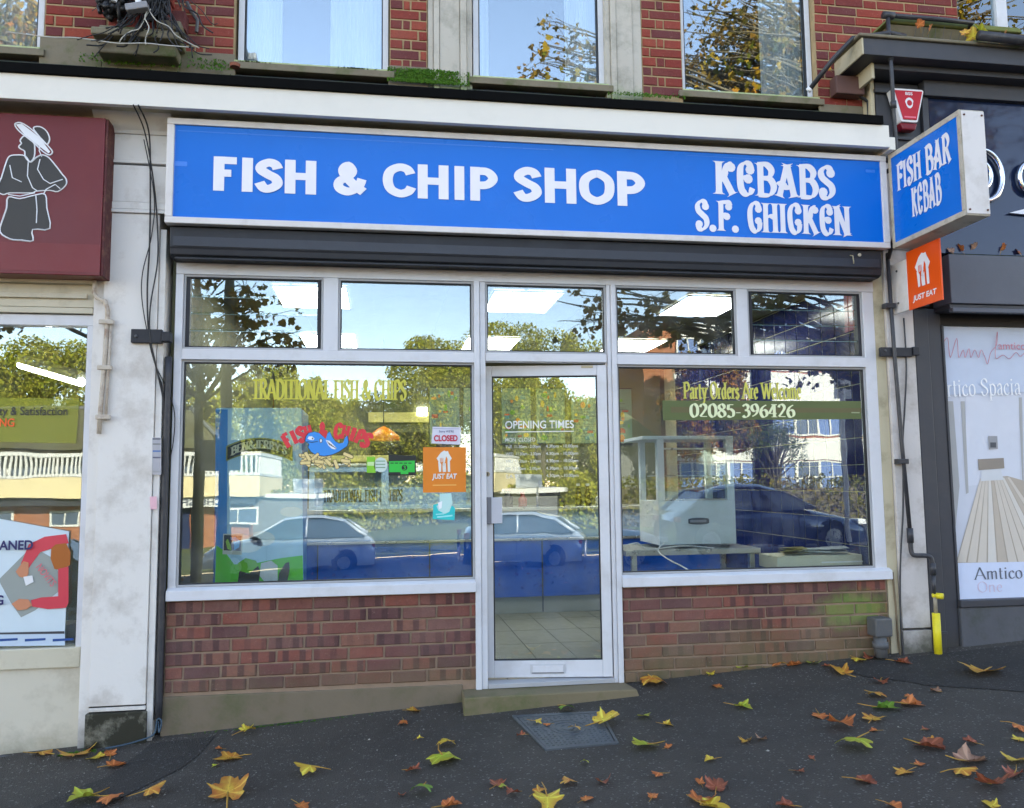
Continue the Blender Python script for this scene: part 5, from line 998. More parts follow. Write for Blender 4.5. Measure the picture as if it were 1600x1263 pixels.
# ceiling lights
for i, (x0, row) in enumerate([(x, r_) for r_ in range(3) for x in (-.83, .86, 2.45)]):
    y0 = (.95, 3.02, 4.0)[row]; 
    if row == 2: continue
    lab = ['near', 'far'][row]+' row '+{-.83: 'left', .86: 'middle', 2.45: 'right'}[x0]+' square ceiling light panel inside the chip shop'
    l = thing('ceiling_light', lab, 'ceiling light', (x0+.27, y0+.38, 3.0), 'ceiling lights in the chip shop')
    MB().box(-.27, .27, -.38, .38, -.004, 0).build('diffuser', PANEL_L, l); 
    mb = MB(); mb.box(-.285, .285, -.395, -.381, -.008, .005).box(-.285, .285, .381, .395, -.008, .005).box(-.285, -.271, -.38, .38, -.008, .005).box(.271, .285, -.38, .38, -.008, .005); mb.build('frame', PRINT_WHITE, l)
# counter
ctr = thing('counter', 'blue fronted serving counter with steel trim across the shop', 'counter', (1, 2.8, .22))
CB = dull('counter_blue', srgb(14, 86, 190), srgb(10, 66, 164), 2, .35, srgb(20, 34, 90), .5, 5); CL = dull('counter_light_blue', srgb(136, 166, 204), srgb(120, 150, 190), 1.5, .35)
STEEL = dull('steel', (.55, .55, .54, 1), (.45, .45, .44, 1), 3, .3, metal=.8, bump=.03); DULLST = dull('plinth_grey', srgb(140, 144, 140), srgb(120, 124, 122), 3, .5)
for n, m, a in (('lower_front', CB, (-1.1, 3.44, 2.8, 3.4, .385, .93)), ('plinth', DULLST, (-1.1, 3.44, 2.83, 3.4, .222, .384)), ('trim', STEEL, (-1.1, 3.44, 2.78, 3.4, .931, .955)), ('upper_front', CL, (-1.1, 3.44, 2.79, 3.4, .956, 1.225)), ('worktop', STEEL, (-1.1, 3.44, 2.74, 3.42, 1.226, 1.26))): rbx(n, m, *a, .004, ctr)
for x in (-.62, .44, 1.55): rbx('panel_joint', dull('joint_dark', (.04, .05, .08, 1)) if 'joint_dark' not in bpy.data.materials else bpy.data.materials['joint_dark'], x, x+.012, 2.787, 2.8, .24, .93, 0, ctr)
# lettering cabinet on the counter
cab = thing('display_cabinet', 'pale blue framed heated display lettered TRADITIONAL FISH & CHIPS on the counter', 'display cabinet', (.1, 2.95, 1.26))
PALEB = dull('pale_blue_frame', srgb(172, 204, 232), srgb(158, 192, 224), 4, .35); BAND = P1('band_blue', srgb(140, 176, 216))
for a in ((-.70, 1.05, 2.76, 2.8, 1.62, 1.67), (-.70, 1.05, 2.76, 2.8, 1.262, 1.30), (-.70, -.65, 2.76, 2.8, 1.3, 1.62), (-.02, .05, 2.755, 2.8, 1.3, 1.62), (1.0, 1.05, 2.76, 2.8, 1.3, 1.62), (-.7, 1.05, 3.1, 3.15, 1.262, 1.67)): rbx('frame', PALEB, *a, .004, cab)
rbx('letter_band', BAND, -.65, .8, 2.775, 2.785, 1.3, 1.47, 0, cab); rbx('top', STEEL, -.72, 1.07, 2.75, 3.2, 1.672, 1.70, .004, cab)
a_, b_ = at(505, 785, 2.77), at(629, 765, 2.77); mb = glyphs(MB(), 'TRADITIONAL FISH & CHIPS', a_[0], b_[0], a_[1], b_[1], 2.772, thick=.2, thin=.06); mb.v = [(x-.1, y-2.95, z-1.26) for x, y, z in mb.v]; mb.build('lettering', PRINT_BLACK, cab)
ys = thing('warming_shelf', 'yellow warming shelf above the pale blue display', 'shelf', (-.2, 2.95, 1.72)); YEL = dull('yellow_panel', srgb(232, 222, 140), srgb(220, 206, 120), 3, .5); MB().box(-.48, .48, -.15, .2, 0, .06).build('panel', YEL, ys, .004); MB().box(-.46, -.44, -.1, -.08, -.02, 0).box(.44, .46, -.1, -.08, -.02, 0).build('foot', STEEL, ys)  # panel is plain pale yellow
# menu boards on the back wall: rows of little printed shapes
def menu(x0, x1, z0, z1, lab, seed):
    m = thing('menu_board', lab, 'menu board', ((x0+x1)/2, 4.69, (z0+z1)/2)); r = random.Random(seed); w, h = (x1-x0)/2, (z1-z0)/2
    MB().box(-w, w, -.03, 0, -h, h).build('board', P1('menu_board_pale', srgb(112, 134, 110)), m, .004)
    MB().box(-w*1.06, w*1.06, -.02, .0, -h*1.04, -h-.001).box(-w*1.06, w*1.06, -.02, 0, h+.001, h*1.04).build('frame', DARK_METAL, m)
    cols = {'red': srgb(170, 56, 36), 'orange': srgb(190, 110, 30), 'green': srgb(100, 150, 50), 'yellow': srgb(200, 170, 50), 'ink': srgb(60, 70, 70), 'teal': srgb(70, 130, 140)}
    for cname, c in cols.items():
        mb = MB(); n = {'ink': 26, 'orange': 3, 'yellow': 2}.get(cname, 4)
        for k in range(n):
            if cname == 'ink': x, z, a, b2_ = -w*.8, h*.55-k*h*.052, w*r.uniform(.5, 1.5), h*.016
            else: a, b2_ = w*r.uniform(.15, .5), h*r.uniform(.05, .14); x, z = r.uniform(-w*.9, w*.9-a), r.uniform(-h*.9, h*.85)
            nn = 4 if cname in ('ink', 'red', 'teal') else 10
            if nn == 4: mb.poly([(x, z), (x+a, z), (x+a, z+b2_), (x, z+b2_)], -.031-.0003*k/10-(0 if cname == 'ink' else .0004))
            else: mb.poly([(x+a/2+a/2*math.cos(2*PI*q/nn), z+b2_*math.sin(2*PI*q/nn)) for q in range(nn)], -.0315-.0003*k)
        mb.build('print_'+cname, P1('menu_'+cname, c), m)
for k, (x0, x1, z0, z1, lab) in enumerate(((.55, .91, 1.98, 2.66, 'menu board with food pictures left of the door on the back wall'), (.96, 1.30, 1.98, 2.66, 'second menu board from the left, half hidden by the door frame'), (1.43, 1.79, 1.98, 2.66, 'red headed menu board seen through the left side of the door'), (1.86, 2.22, 1.98, 2.66, 'menu board seen through the middle of the door'), (2.30, 2.66, 1.98, 2.66, 'menu board seen through the right side of the door'), (2.76, 3.08, 1.98, 2.66, 'menu board with red bands seen at the left of the right window'))): menu(x0, x1, z0, z1, lab, k+5)
dk = thing('doorway', 'dark kitchen doorway with pale lintel in the back wall', 'doorway', (.2, 4.69, .22)); MB().box(-.35, .32, -.012, 0, 0, 1.9).build('opening', SHADE_IN, dk); MB().box(-.38, .34, -.03, 0, 2.02, 2.14).build('lintel', YEL, dk); MB().box(.2, .32, -.04, -.031, 2.1, 2.2).build('lamp', PANEL_L, dk)  # opening is a flat dark sheet, its shade put into the colour
hl = thing('heat_lamp', 'small heat lamp with orange painted glow above the counter', 'lamp', (.0, 3.3, 1.98)); MB().lathe([(.0, .12), (.05, .1), (.16, .02), (.17, -.03), (.0, -.04)], seg=16).build('shade', dull('lamp_glow_paint', srgb(226, 130, 30), rough=.4), hl, smooth=True); MB().tube([(0, 0, .1), (0, 0, 1.03)], .006, 6).build('cord', CABLE, hl)  # orange shade colour stands in for the lamp's glow
# things standing on the counter
for k, (x, r_, h_, c, lab) in enumerate(((1.25, .05, .16, srgb(40, 36, 34), 'dark jar on the counter nearest the door lock'), (1.40, .045, .13, srgb(150, 60, 40), 'red capped jar beside the dark jar on the counter'), (1.98, .035, .20, srgb(60, 44, 30), 'brown vinegar bottle on the counter behind the door'), (2.08, .035, .20, srgb(52, 38, 28), 'second brown vinegar bottle further right on the counter'), (2.20, .04, .12, srgb(200, 204, 200), 'white salt shaker right of the vinegar bottles'))):
    t = thing('counter_jar', lab, 'jar', (x, 3.0, 1.262)); MB().lathe([(0, 0), (r_, 0), (r_, h_*.6), (r_*.5, h_*.8), (r_*.45, h_)], seg=14).build('body', dull('jar_%d' % k, c, rough=.25), t, smooth=True); MB().lathe([(r_*.55, h_), (r_*.55, h_*1.12), (0, h_*1.12)], seg=12).build('cap', dull('jar_cap_%d' % k, srgb(190, 40, 36) if k < 2 else srgb(210, 210, 206), rough=.4), t)
tl2 = thing('till', 'small dark till with tilted screen on the counter', 'till', (1.70, 3.05, 1.262)); MB().box(-.13, .13, -.12, .12, 0, .09).build('body', DARK_METAL, tl2, .01); MB().box(-.11, .11, -.01, .01, 0, .16).build('screen', dull('screen_dark', (.02, .02, .03, 1), rough=.15), tl2, .004, loc=(0, .04, .1), rot=(R(-18), 0, 0))
# ---- ice cream freezer front with printed panel
fz = thing('ice_cream_freezer', 'tall blue ice cream freezer with cow and green hill print behind the left pane', 'freezer', (-.83, .35, .22))
MB().box(-.27, .28, .0, .55, .0, 1.80).build('cabinet', dull('freezer_side', srgb(36, 110, 178), srgb(30, 100, 168), 2, .4), fz, .01)
def fzp(pts, c, name, lift=.003, fade=0, Yq=.35):
    P = pp_(pts, Yq); return MB().poly([(x+.83, z-.22) for x, z in P], -lift).build(name, P1(name+'_print', c, fade=fade), fz)
fzp([(338, 638), (471, 638), (474, 914), (336, 914)], srgb(186, 224, 250), 'sky_panel', .003)
fzp([(337, 640), (356, 640), (354, 914), (336, 914)], srgb(50, 144, 226), 'blue_edge', .0035)
fzp([(338, 852), (350, 860), (366, 882), (400, 880), (440, 872), (473, 868), (474, 914), (336, 914)], srgb(96, 206, 52), 'green_hill', .004)
for cx_, cy_, rx_, ry_ in ((385, 850, 26, 14), (410, 842, 20, 12), (372, 842, 14, 9), (440, 700, 24, 9), (420, 694, 16, 7), (455, 800, 18, 8)):
    fzp([(cx_+rx_*math.cos(t), cy_+ry_*math.sin(t)) for t in np.linspace(0, 2*PI, 15)[:-1]], srgb(232, 244, 250), 'cloud', .0045+.0001*(cx_ % 5))
fzp([(371, 914), (374, 893), (388, 886), (402, 880), (407, 893), (404, 914)], srgb(40, 42, 46), 'cow_dark', .006); fzp([(408, 880), (424, 876), (434, 884), (434, 914), (418, 914), (406, 900)], srgb(214, 218, 226), 'cow_white', .007)
fzp([(434, 914), (436, 896), (446, 880), (452, 878), (453, 890), (448, 914)], srgb(60, 62, 66), 'cow_ear', .0065); fzp([(374, 892), (372, 880), (384, 872), (400, 876), (404, 884), (390, 896)], srgb(110, 190, 40), 'green_cap', .0075)
fzp([(349, 834), (380, 835), (378, 867), (348, 866)], srgb(206, 206, 196), 'badge_border', .008); fzp([(350.5, 836), (378, 837), (376.5, 861), (350, 860)], srgb(18, 24, 30), 'badge_black', .009)
fzp([(353, 846), (356, 842), (360, 850), (362, 860), (356, 858)], srgb(150, 200, 40), 'badge_leaf', .010); fzp([(360, 840), (368, 839), (375, 845), (374, 855), (366, 860), (366, 850), (364, 846)], srgb(50, 150, 210), 'badge_swirl', .010)
mb = MB(); P = pp_([(363, 842)], .35)[0]; mb.poly([(P[0]+.83+.009*math.cos(t), P[1]-.22+.009*math.sin(t)) for t in np.linspace(0, 2*PI, 10)[:-1]], -.0105); mb.build('badge_dot', P1('badge_swirl_print', (0,)*4), fz)
# arch logo
def arch_px(cx_, y0_, w_, drop, th, n=14):
    top = [(cx_-w_/2+w_*i/n, y0_+drop*((2*i/n-1)**2)) for i in range(n+1)]; bot = [(x, y+th) for x, y in reversed(top)]; return top+bot
fzp(arch_px(405, 684, 104, 13, 24), srgb(150, 150, 80), 'arch_border', .011, Yq=.33); fzp(arch_px(405, 686, 100, 13, 19.5), srgb(26, 34, 34), 'arch_black', .012, Yq=.33)
a_, b_ = at(361, 712, .33), at(448, 699, .33); mb = glyphs(MB(), "BEN&JERRY'S", a_[0], b_[0], a_[1], b_[1], .33, thick=.24, thin=.1, arc=.048); mb.v = [(x+.83, -.0135+(y-.33)*.1, z-.22) for x, y, z in mb.v]; mb.build('lettering', P1('cream_print', srgb(214, 208, 180)), fz)
# ---- warm cabinet on its table by the right window
hc = thing('food_warmer', 'white upright food warmer with glass window on a steel table', 'food warmer', (2.37, .85, 1.02))
WM = dull('enamel_white', srgb(206, 214, 222), srgb(194, 204, 214), 3, .35, srgb(150, 150, 140), .2, 5)
for n, m, a in (('base', WM, (-.305, .31, -.13, .35, .0, .33)), ('post', WM, (-.305, -.25, -.13, -.08, .33, .80)), ('post', WM, (.25, .31, -.13, -.08, .33, .80)), ('post', WM, (-.305, -.26, .3, .35, .33, .80)), ('post', WM, (.26, .31, .3, .35, .33, .80)), ('top', WM, (-.42, .31, -.14, .36, .80, .826)), ('window_trim', STEEL, (-.249, .249, -.125, -.115, .33, .345)), ('window_trim', STEEL, (-.249, .249, -.125, -.115, .72, .735)), ('shelf', STEEL, (-.25, .25, -.1, .3, .52, .526)), ('glass_door', bpy.data.materials['louvre_glass'], (-.249, .249, -.121, -.117, .3455, .7195))):
    MB().box(*a).build(n, m, hc, .003)
mb = MB(); mb.prism([(.01+.082*(max(-1, min(1, 1.35*math.cos(t)))), .175+.026*math.sin(t)) for t in np.linspace(0, 2*PI, 24)[:-1]], -.138, -.130); npl = mb.build('name_plate', dull('plate_dark', srgb(84, 88, 96), metal=.5), hc)
MB().box(-.06, .07, -.1388, -.1382, .166, .184).build('plate_print', dull('plate_pale', srgb(140, 142, 152)), hc)
tb2 = thing('steel_table', 'narrow steel table carrying the white food warmer', 'table', (2.33, .8, .22))
for n, a in (('top', (-.57, .48, -.22, .4, .735, .775)), ('leg', (-.52, -.48, -.2, -.16, 0, .735)), ('leg', (.40, .44, -.2, -.16, 0, .735)), ('leg', (-.52, -.48, .34, .38, 0, .735)), ('leg', (.40, .44, .34, .38, 0, .735)), ('rail', (-.48, .40, -.19, -.17, .2, .23))): MB().box(*a).build(n, STEEL, tb2, .003)
cable('cable', [(2.05, .56, 1.05), (1.98, .5, 1.0), (2.0, .35, .95), (2.1, .2, .88), (2.12, .12, .80)], .005, 'white flex hanging from the food warmer over the table edge', PRINT_WHITE)
cable('cable', [(1.75, .6, 1.03), (1.85, .58, 1.05), (1.95, .62, 1.0), (2.2, .6, 1.02), (2.45, .6, 1.0)], .004, 'tangled white flex lying on the steel table top', PRINT_WHITE)
bxw = thing('counter_box', 'low white box on the window ledge carrying papers', 'box', (3.15, .42, .88))
MB().box(-.36, .3, -.14, .16, -.02, .075).build('body', dull('box_cream', srgb(206, 202, 180), srgb(190, 186, 164), 5), bxw, .006); MB().box(-.02, .3, -.143, -.1405, .02, .03).build('edge_strip', PRINT_WHITE, bxw)
rbx('window_ledge', WM, -1.28, .56, .065, .30, .80, .858, .003); rbx('window_ledge', WM, 1.57, 3.46, .065, .30, .80, .858, .003)
for k, (dx, c, lab) in enumerate(((-.18, srgb(150, 142, 90), 'folded olive leaflet on the white window ledge box'), (-.02, srgb(200, 208, 212), 'crumpled pale papers in the middle of the ledge box'), (.14, srgb(170, 176, 184), 'stack of grey papers at the right end of the ledge box'))):
    mb = MB(); r = random.Random(k)
    for q in range(5):
        w_, z_ = .09, .957+.008*q; cx_, cy_, a = 3.15+dx+r.uniform(-.02, .02), .38+r.uniform(-.03, .03), r.uniform(-.4, .4); ca, sa = math.cos(a), math.sin(a)
        c4 = [(-w_, -.05), (w_, -.05), (w_, .05), (-w_, .05)]; b_q = [(cx_+u*ca-v*sa, cy_+u*sa+v*ca) for u, v in c4]
        lift = [r.uniform(0, .02) for _ in range(4)]
        mb.add([(*p, z_+l) for p, l in zip(b_q, lift)]+[(*p, z_+l+.003) for p, l in zip(b_q, lift)], [(0, 3, 2, 1), (4, 5, 6, 7), (0, 1, 5, 4), (1, 2, 6, 5), (2, 3, 7, 6), (3, 0, 4, 7)])
    tag(mb.build('papers', print_mat('paper_%d' % k, c)), lab, 'papers')
# ================================================================ THINGS STUCK ON THE SHOP GLASS
YG = .0165     # outer face of the panes is at y = .018
def sticker(name, label, pts, c, cn, Y=YG, cat='sticker', fade=0):
    o = thing(name, label, cat, (*[at(*pts[0], Y)[0]], Y, at(*pts[0], Y)[1])); L = o.location
    P = pp_(pts, Y); MB().prism([(x-L.x, z-L.z) for x, z in P], -.001, .0).build('sheet', P1(cn, c, fade=fade), o); return o
def on(o, pts, c, cn, name='print', lift=.0015, Y=YG):
    L = o.location; P = pp_(pts, Y); return MB().poly([(x-L.x, z-L.z) for x, z in P], -lift).build(name, P1(cn, c), o)
# yellow serif transfer lettering
YV = P1('yellow_vinyl', srgb(214, 206, 70), fade=.18); YV2 = P1('yellow_vinyl_right', srgb(206, 200, 84))
o = skel_px('TRADITIONAL FISH & CHIPS', YV, None, 394, 595, 635, 624, YG, thick=.24, thin=.07); tag(o, 'yellow transfer lettering TRADITIONAL FISH & CHIPS across the left pane', 'lettering')
o = skel_px('Party Orders Are Welcome', YV2, None, 1068, 599, 1251, 623, YG, thick=.19, thin=.06); tag(o, 'yellow words Party Orders Are Welcome on the right pane', 'lettering')
ob = sticker('window_band', 'olive green band with the phone number 02085-396426 on the right pane', [(1035, 626), (1345, 627), (1346, 655), (1036, 657)], srgb(88, 100, 52), 'olive_band')
on(ob, [(1048, 636), (1346, 638), (1346, 645), (1048, 645)], srgb(98, 92, 54), 'olive_band_brown', lift=.0018)
skel_px('02085-396426', P1('cream_digits', srgb(232, 238, 190)), ob, 1078, 632, 1242, 652, YG-.003, thick=.2, thin=.06)
on(ob, [(1330, 644), (1343, 644.2), (1343, 646), (1330, 645.8)], srgb(150, 158, 120), 'olive_pale', lift=.002)
# red arched FISH & CHIPS with the blue fish on chips
lg = thing('window_transfer', 'red arched FISH & CHIPS transfer above a blue fish lying on chips', 'window transfer', (at(517, 720, YG)[0], YG, at(517, 720, YG)[1]))
RED = P1('vinyl_red', srgb(218, 44, 56)); cx_, cy_ = 511, 785; 
fish_pts = []
for i, ch in enumerate('FISH & CHIPS'):
    if ch == ' ': continue
    t = (i-5.5)/5.5; ang = t*.50; rad = 116
    gw = GL[ch][0]; mb = glyphs(MB(), ch, 0, 1, 0, 1, 0, thick=.36, thin=.24, serif=False)
    o_ = []
    for q in mb.v:
        u = (q[0]-.5)*(11.5 if ch != 'I' else 6.5); w = q[2]*22; a = ang*1.02
        px = cx_+(rad+w)*math.sin(a)+u*math.cos(a); py = cy_-(rad+w)*math.cos(a)*.98+u*math.sin(a)+12-abs(t)*0
        X, Z = at(px, py, YG); o_.append((X-lg.location.x, q[1]*.3-.002, Z-lg.location.z))
    mb.v = o_; mb.build('letter', RED, lg)
def zf(pts): return zoomp(pts, 4.51, 360, 580)
def lgp(pts, c, cn, lift, name): 
    P = pp_(zf(pts), YG); return MB().poly([(x-lg.location.x, z-lg.location.z) for x, z in P], -lift).build(name, P1(cn, c), lg)
# chips heap
rc = random.Random(4); CH = P1('chip_ink', srgb(232, 208, 140)); CHO = P1('chip_line', srgb(56, 44, 24))
for k in range(34):
    u = rc.uniform(-1, 1); x = 680+u*165; y = rc.uniform(590, 672-20*abs(u)); a = rc.uniform(-.75, .75)+(.5 if k % 2 else -.3); L_, w_ = rc.uniform(24, 38), rc.uniform(9.5, 12.5); ca, sa = math.cos(a), math.sin(a)
    for e, c, cn, nm in ((1.6, None, 'chip_line', 'chip_outline'), (-1.2, None, 'chip_ink', 'chip')):
        pts = [(x+(L_+e)*s1*ca-(w_+e)*s2*sa, y+(L_+e)*s1*sa+(w_+e)*s2*ca) for s1, s2 in ((-1, -.7), (-.86, -1), (.86, -1), (1, -.7), (1, .7), (.86, 1), (-.86, 1), (-1, .7))]
        lgp(pts, (0,)*4, cn, .0035+.00008*(2*k+(e < 0)), nm)
FB = [(522, 492), (530, 460), (548, 435), (590, 425), (625, 435), (655, 462), (672, 478), (684, 440), (700, 422), (716, 460), (740, 495), (770, 512), (800, 505), (812, 470), (828, 452), (836, 500), (826, 530), (800, 548), (765, 572), (720, 592), (660, 604), (600, 594), (565, 572), (545, 540), (552, 515)]
lgp(FB, srgb(10, 26, 60), 'fish_line', .0068, 'fish_outline')
cxm = sum(p[0] for p in FB)/len(FB); cym = sum(p[1] for p in FB)/len(FB)
lgp([(x+(cxm-x)*.035, y+(cym-y)*.05) for x, y in FB], srgb(50, 142, 226), 'fish_blue', .0072, 'fish_body')
lgp([(545, 478), (552, 462), (575, 460), (592, 476), (585, 488), (560, 486)], srgb(235, 240, 245), 'fish_white', .0076, 'eye'); lgp([(574, 472), (582, 470), (586, 478), (578, 483)], srgb(8, 10, 20), 'fish_pupil', .008, 'pupil')
lgp([(540, 495), (575, 500), (618, 494), (616, 499), (575, 506), (542, 500)], srgb(8, 10, 20), 'fish_pupil', .008, 'mouth'); lgp([(628, 480), (640, 474), (650, 488), (646, 505), (634, 508), (627, 495)], srgb(8, 10, 20), 'fish_pupil', .0078, 'gill'); lgp([(632, 483), (640, 479), (646, 490), (642, 502), (635, 503), (631, 494)], srgb(226, 232, 240), 'fish_white', .0082, 'gill_light')
lgp([(672, 486), (700, 492), (750, 545), (738, 552), (716, 548), (690, 524)], srgb(226, 232, 240), 'fish_white', .0078, 'fin')
for k in range(5): lgp([(682+k*13, 498+k*10), (686+k*13, 496+k*10), (704+k*11, 522+k*6), (700+k*11, 524+k*6)], srgb(8, 10, 20), 'fish_pupil', .0083, 'fin_line')
# small stickers
s1 = sticker('sticker', 'small green and white sticker pair right of the chip transfer', [(573, 714), (586, 714), (587, 739), (573, 739)], srgb(130, 200, 40), 'lime_print'); on(s1, [(574, 722), (585, 722), (585, 728), (574, 728)], srgb(200, 230, 160), 'lime_pale')
s2 = sticker('sticker', 'round white sticker beside the lime green label', [(595+10.5*math.cos(t), 726.5+11.5*math.sin(t)) for t in np.linspace(0, 2*PI, 25)[:-1]], srgb(206, 220, 210), 'round_pale')
for k in range(3): on(s2, [(587, 720+k*5), (602, 720+k*5), (602, 721.5+k*5), (587, 721.5+k*5)], srgb(120, 160, 120), 'round_lines')
s3 = sticker('rating_sticker', 'black and bright green hygiene rating sticker with number 3', [(607, 711), (650, 712), (650, 743), (607, 743)], srgb(14, 20, 18), 'rating_black')
on(s3, [(608, 721), (648, 720), (648, 738), (638, 738), (638, 741), (626, 741), (626, 738), (608, 738)], srgb(40, 190, 60), 'rating_green'); on(s3, [(632+4.5*math.cos(t), 731+4.5*math.sin(t)) for t in np.linspace(0, 2*PI, 17)[:-1]], srgb(14, 20, 18), 'rating_black', lift=.002)
skel_px('3', P1('rating_green', (0,)*4), s3, 630, 728, 634, 734, YG-.0025, thick=.2, thin=.12, serif=False)
for k in range(5): on(s3, [(610+k*7, 723), (615+k*7, 723), (615+k*7, 725), (610+k*7, 725)], srgb(16, 110, 40), 'rating_dark_green', lift=.002)
s4 = sticker('closed_sign', 'small white sign with red word CLOSED on the left pane', [(676, 667), (720, 668), (719, 695), (674, 693)], srgb(214, 212, 224), 'closed_white', cat='sign')
text_px('lettering', 'CLOSED', P1('closed_red', srgb(196, 20, 60)), s4, 678, 680, 715, 690, YG-.002, .04); text_px('lettering', "Sorry WE'RE", P1('closed_navy', srgb(50, 56, 110)), s4, 686, 672.5, 709, 677, YG-.002, .01); on(s4, [(677, 669.5), (718, 670), (718, 670.8), (677, 670.3)], srgb(150, 150, 180), 'closed_line')
s5 = sticker('sticker', 'orange square sticker with white house and cutlery logo on the left pane', [(661, 699), (728, 699), (728, 769), (661, 770)], srgb(226, 128, 10), 'amber_print')
X, Z = at(694, 724, YG); L = s5.location; house_logo(MB(), X-L.x, Z-L.z+.004, .098, -.0018).build('house_logo', P1('logo_white', srgb(226, 226, 220)), s5); house_cut(MB(), X-L.x, Z-L.z+.004, .098, -.0024).build('logo_cutlery', P1('amber_print', (0,)*4), s5)
text_px('lettering', 'JUST EAT', P1('logo_white', (0,)*4), s5, 675, 740, 714, 751, YG-.002, .03, shear=.15); on(s5, [(676, 757.5), (713, 757), (713, 759), (676, 759.5)], srgb(236, 170, 80), 'logo_pale', lift=.002)
s6 = sticker('sticker', 'teal sticker with a white animal shape below the orange square', [(677, 789), (685, 787), (708, 791), (711, 795), (710, 813), (676, 811)], srgb(40, 196, 196), 'teal_print')
P6 = [(687, 772), (705, 771), (707, 786), (702, 800), (695, 803), (685, 798), (682, 791), (687, 788)]
L = s6.location; MB().prism([(x-L.x, z-L.z) for x, z in pp_(P6, YG)], -.0016, 0).build('animal_print', P1('pale_teal', srgb(190, 226, 220)), s6); on(s6, [(684, 786), (691, 783), (690, 794), (686, 796)], srgb(240, 244, 244), 'teal_white', lift=.003)
on(s6, [(681, 803), (694, 802), (694, 804), (681, 805)], srgb(150, 226, 224), 'teal_line'); on(s6, [(683, 807), (707, 804.5), (707, 807), (683, 809.5)], srgb(150, 226, 224), 'teal_line')
pn = sticker('paper_label', 'faded strip of small paper labels on the white pilaster', [(238, 684), (252, 684), (252, 742), (238, 742)], srgb(196, 194, 200), 'label_pale', Y=-.0715, cat='label', fade=.35)
for k, (y, c) in enumerate(((685, srgb(90, 90, 100)), (693, srgb(120, 120, 120)), (704, srgb(70, 110, 170)), (714, srgb(90, 90, 110)), (736, srgb(150, 150, 150)))): on(pn, [(238.5, y), (251, y), (251, y+2.2), (238.5, y+2.2)], c, 'label_ink_%d' % k, Y=-.0735)
pk = sticker('paper_label', 'small faded pink label low on the white pilaster', [(234, 776), (245, 776), (245, 796), (235, 796)], srgb(228, 180, 190), 'label_pink', Y=-.0715, cat='label')
# ================================================================ THE OTHER SIDE OF THE ROAD (seen in the glass)
def leafmat(name, cols, rough=.7, trans=.35):
    b = N(name); at_ = b.n('ShaderNodeAttribute', attribute_name='leafrnd'); r = at_.outputs['Fac']
    col = b.ramp(r, [(i/max(1, len(cols)-1), c) for i, c in enumerate(cols)])
    d = b.n('ShaderNodeBsdfDiffuse'); t = b.n('ShaderNodeBsdfTranslucent'); b.t.links.new(col, d.inputs[0]); b.t.links.new(col, t.inputs[0])
    m = b.n('ShaderNodeMixShader'); m.inputs[0].default_value = trans
    b.t.links.new(d.outputs[0], m.inputs[1]); b.t.links.new(t.outputs[0], m.inputs[2]); b.t.links.new(m.outputs[0], b.out.inputs[0]); return b.m
def leaves(name, C, size, m, parent, seed=0, droop=.3, shape='quad'):
    """one mesh of many separate leaf faces round the points C (n,3)"""
    g = np.random.default_rng(seed); n = len(C); s = size*g.uniform(.6, 1.3, n)[:, None]
    a = g.normal(size=(n, 3)); a[:, 2] -= droop*2; a /= np.linalg.norm(a, axis=1)[:, None]; b = g.normal(size=(n, 3)); b = np.cross(a, b); b /= np.linalg.norm(b, axis=1)[:, None]
    nn = np.cross(a, b)
    if shape == 'quad': K = [(0, 0), (.55, .38), (1, 0), (.55, -.38)]
    else: K = [(0, 0), (-.05, .35), (.25, .62), (.42, .3), (.75, .42), (1.05, .0), (.75, -.42), (.42, -.3), (.25, -.62), (-.05, -.35)]
    k = len(K); V = np.stack([C+a*s*u+b*s*v+nn*s*(.18*(v*v)) for u, v in K], 1).reshape(-1, 3)
    me = bpy.data.meshes.new(name); me.vertices.add(n*k); me.vertices.foreach_set('co', V.astype('f4').ravel()); me.loops.add(n*k); me.loops.foreach_set('vertex_index', np.arange(n*k, dtype='i4'))
    me.polygons.add(n); me.polygons.foreach_set('loop_start', np.arange(0, n*k, k, dtype='i4')); me.polygons.foreach_set('loop_total', np.full(n, k, 'i4')); me.update(calc_edges=True)
    at_ = me.attributes.new('leafrnd', 'FLOAT', 'FACE'); q = g.uniform(0, 1, n)*.55+.45*(np.sin(C[:, 0]*1.7+C[:, 2]*2.3+seed)*.5+.5); at_.data.foreach_set('value', q.astype('f4'))
    me.materials.append(m); o = bpy.data.objects.new(name, me); COL.objects.link(o); o.parent = parent; return o
BARK = dull('plane_bark', srgb(92, 84, 66), srgb(60, 54, 42), 5, .9, srgb(130, 122, 96), .6, 6, .6, 30)
LM_PLANE = leafmat('plane_leaf', [srgb(58, 66, 26), srgb(96, 98, 34), srgb(150, 120, 40), srgb(140, 84, 34)])
LM_ORANGE = leafmat('orange_leaf', [srgb(70, 74, 26), srgb(150, 96, 30), srgb(112, 100, 36), srgb(84, 84, 30)])
LM_FINE = leafmat('fine_leaf', [srgb(62, 62, 30), srgb(104, 92, 40), srgb(128, 96, 44), srgb(84, 80, 36)])
LM_WILLOW = leafmat('willow_leaf', [srgb(84, 98, 28), srgb(146, 150, 46), srgb(174, 166, 66), srgb(98, 110, 34), srgb(158, 142, 56)])
LM_DARK = leafmat('evergreen_leaf', [srgb(46, 62, 24), srgb(78, 92, 34), srgb(110, 112, 40)])
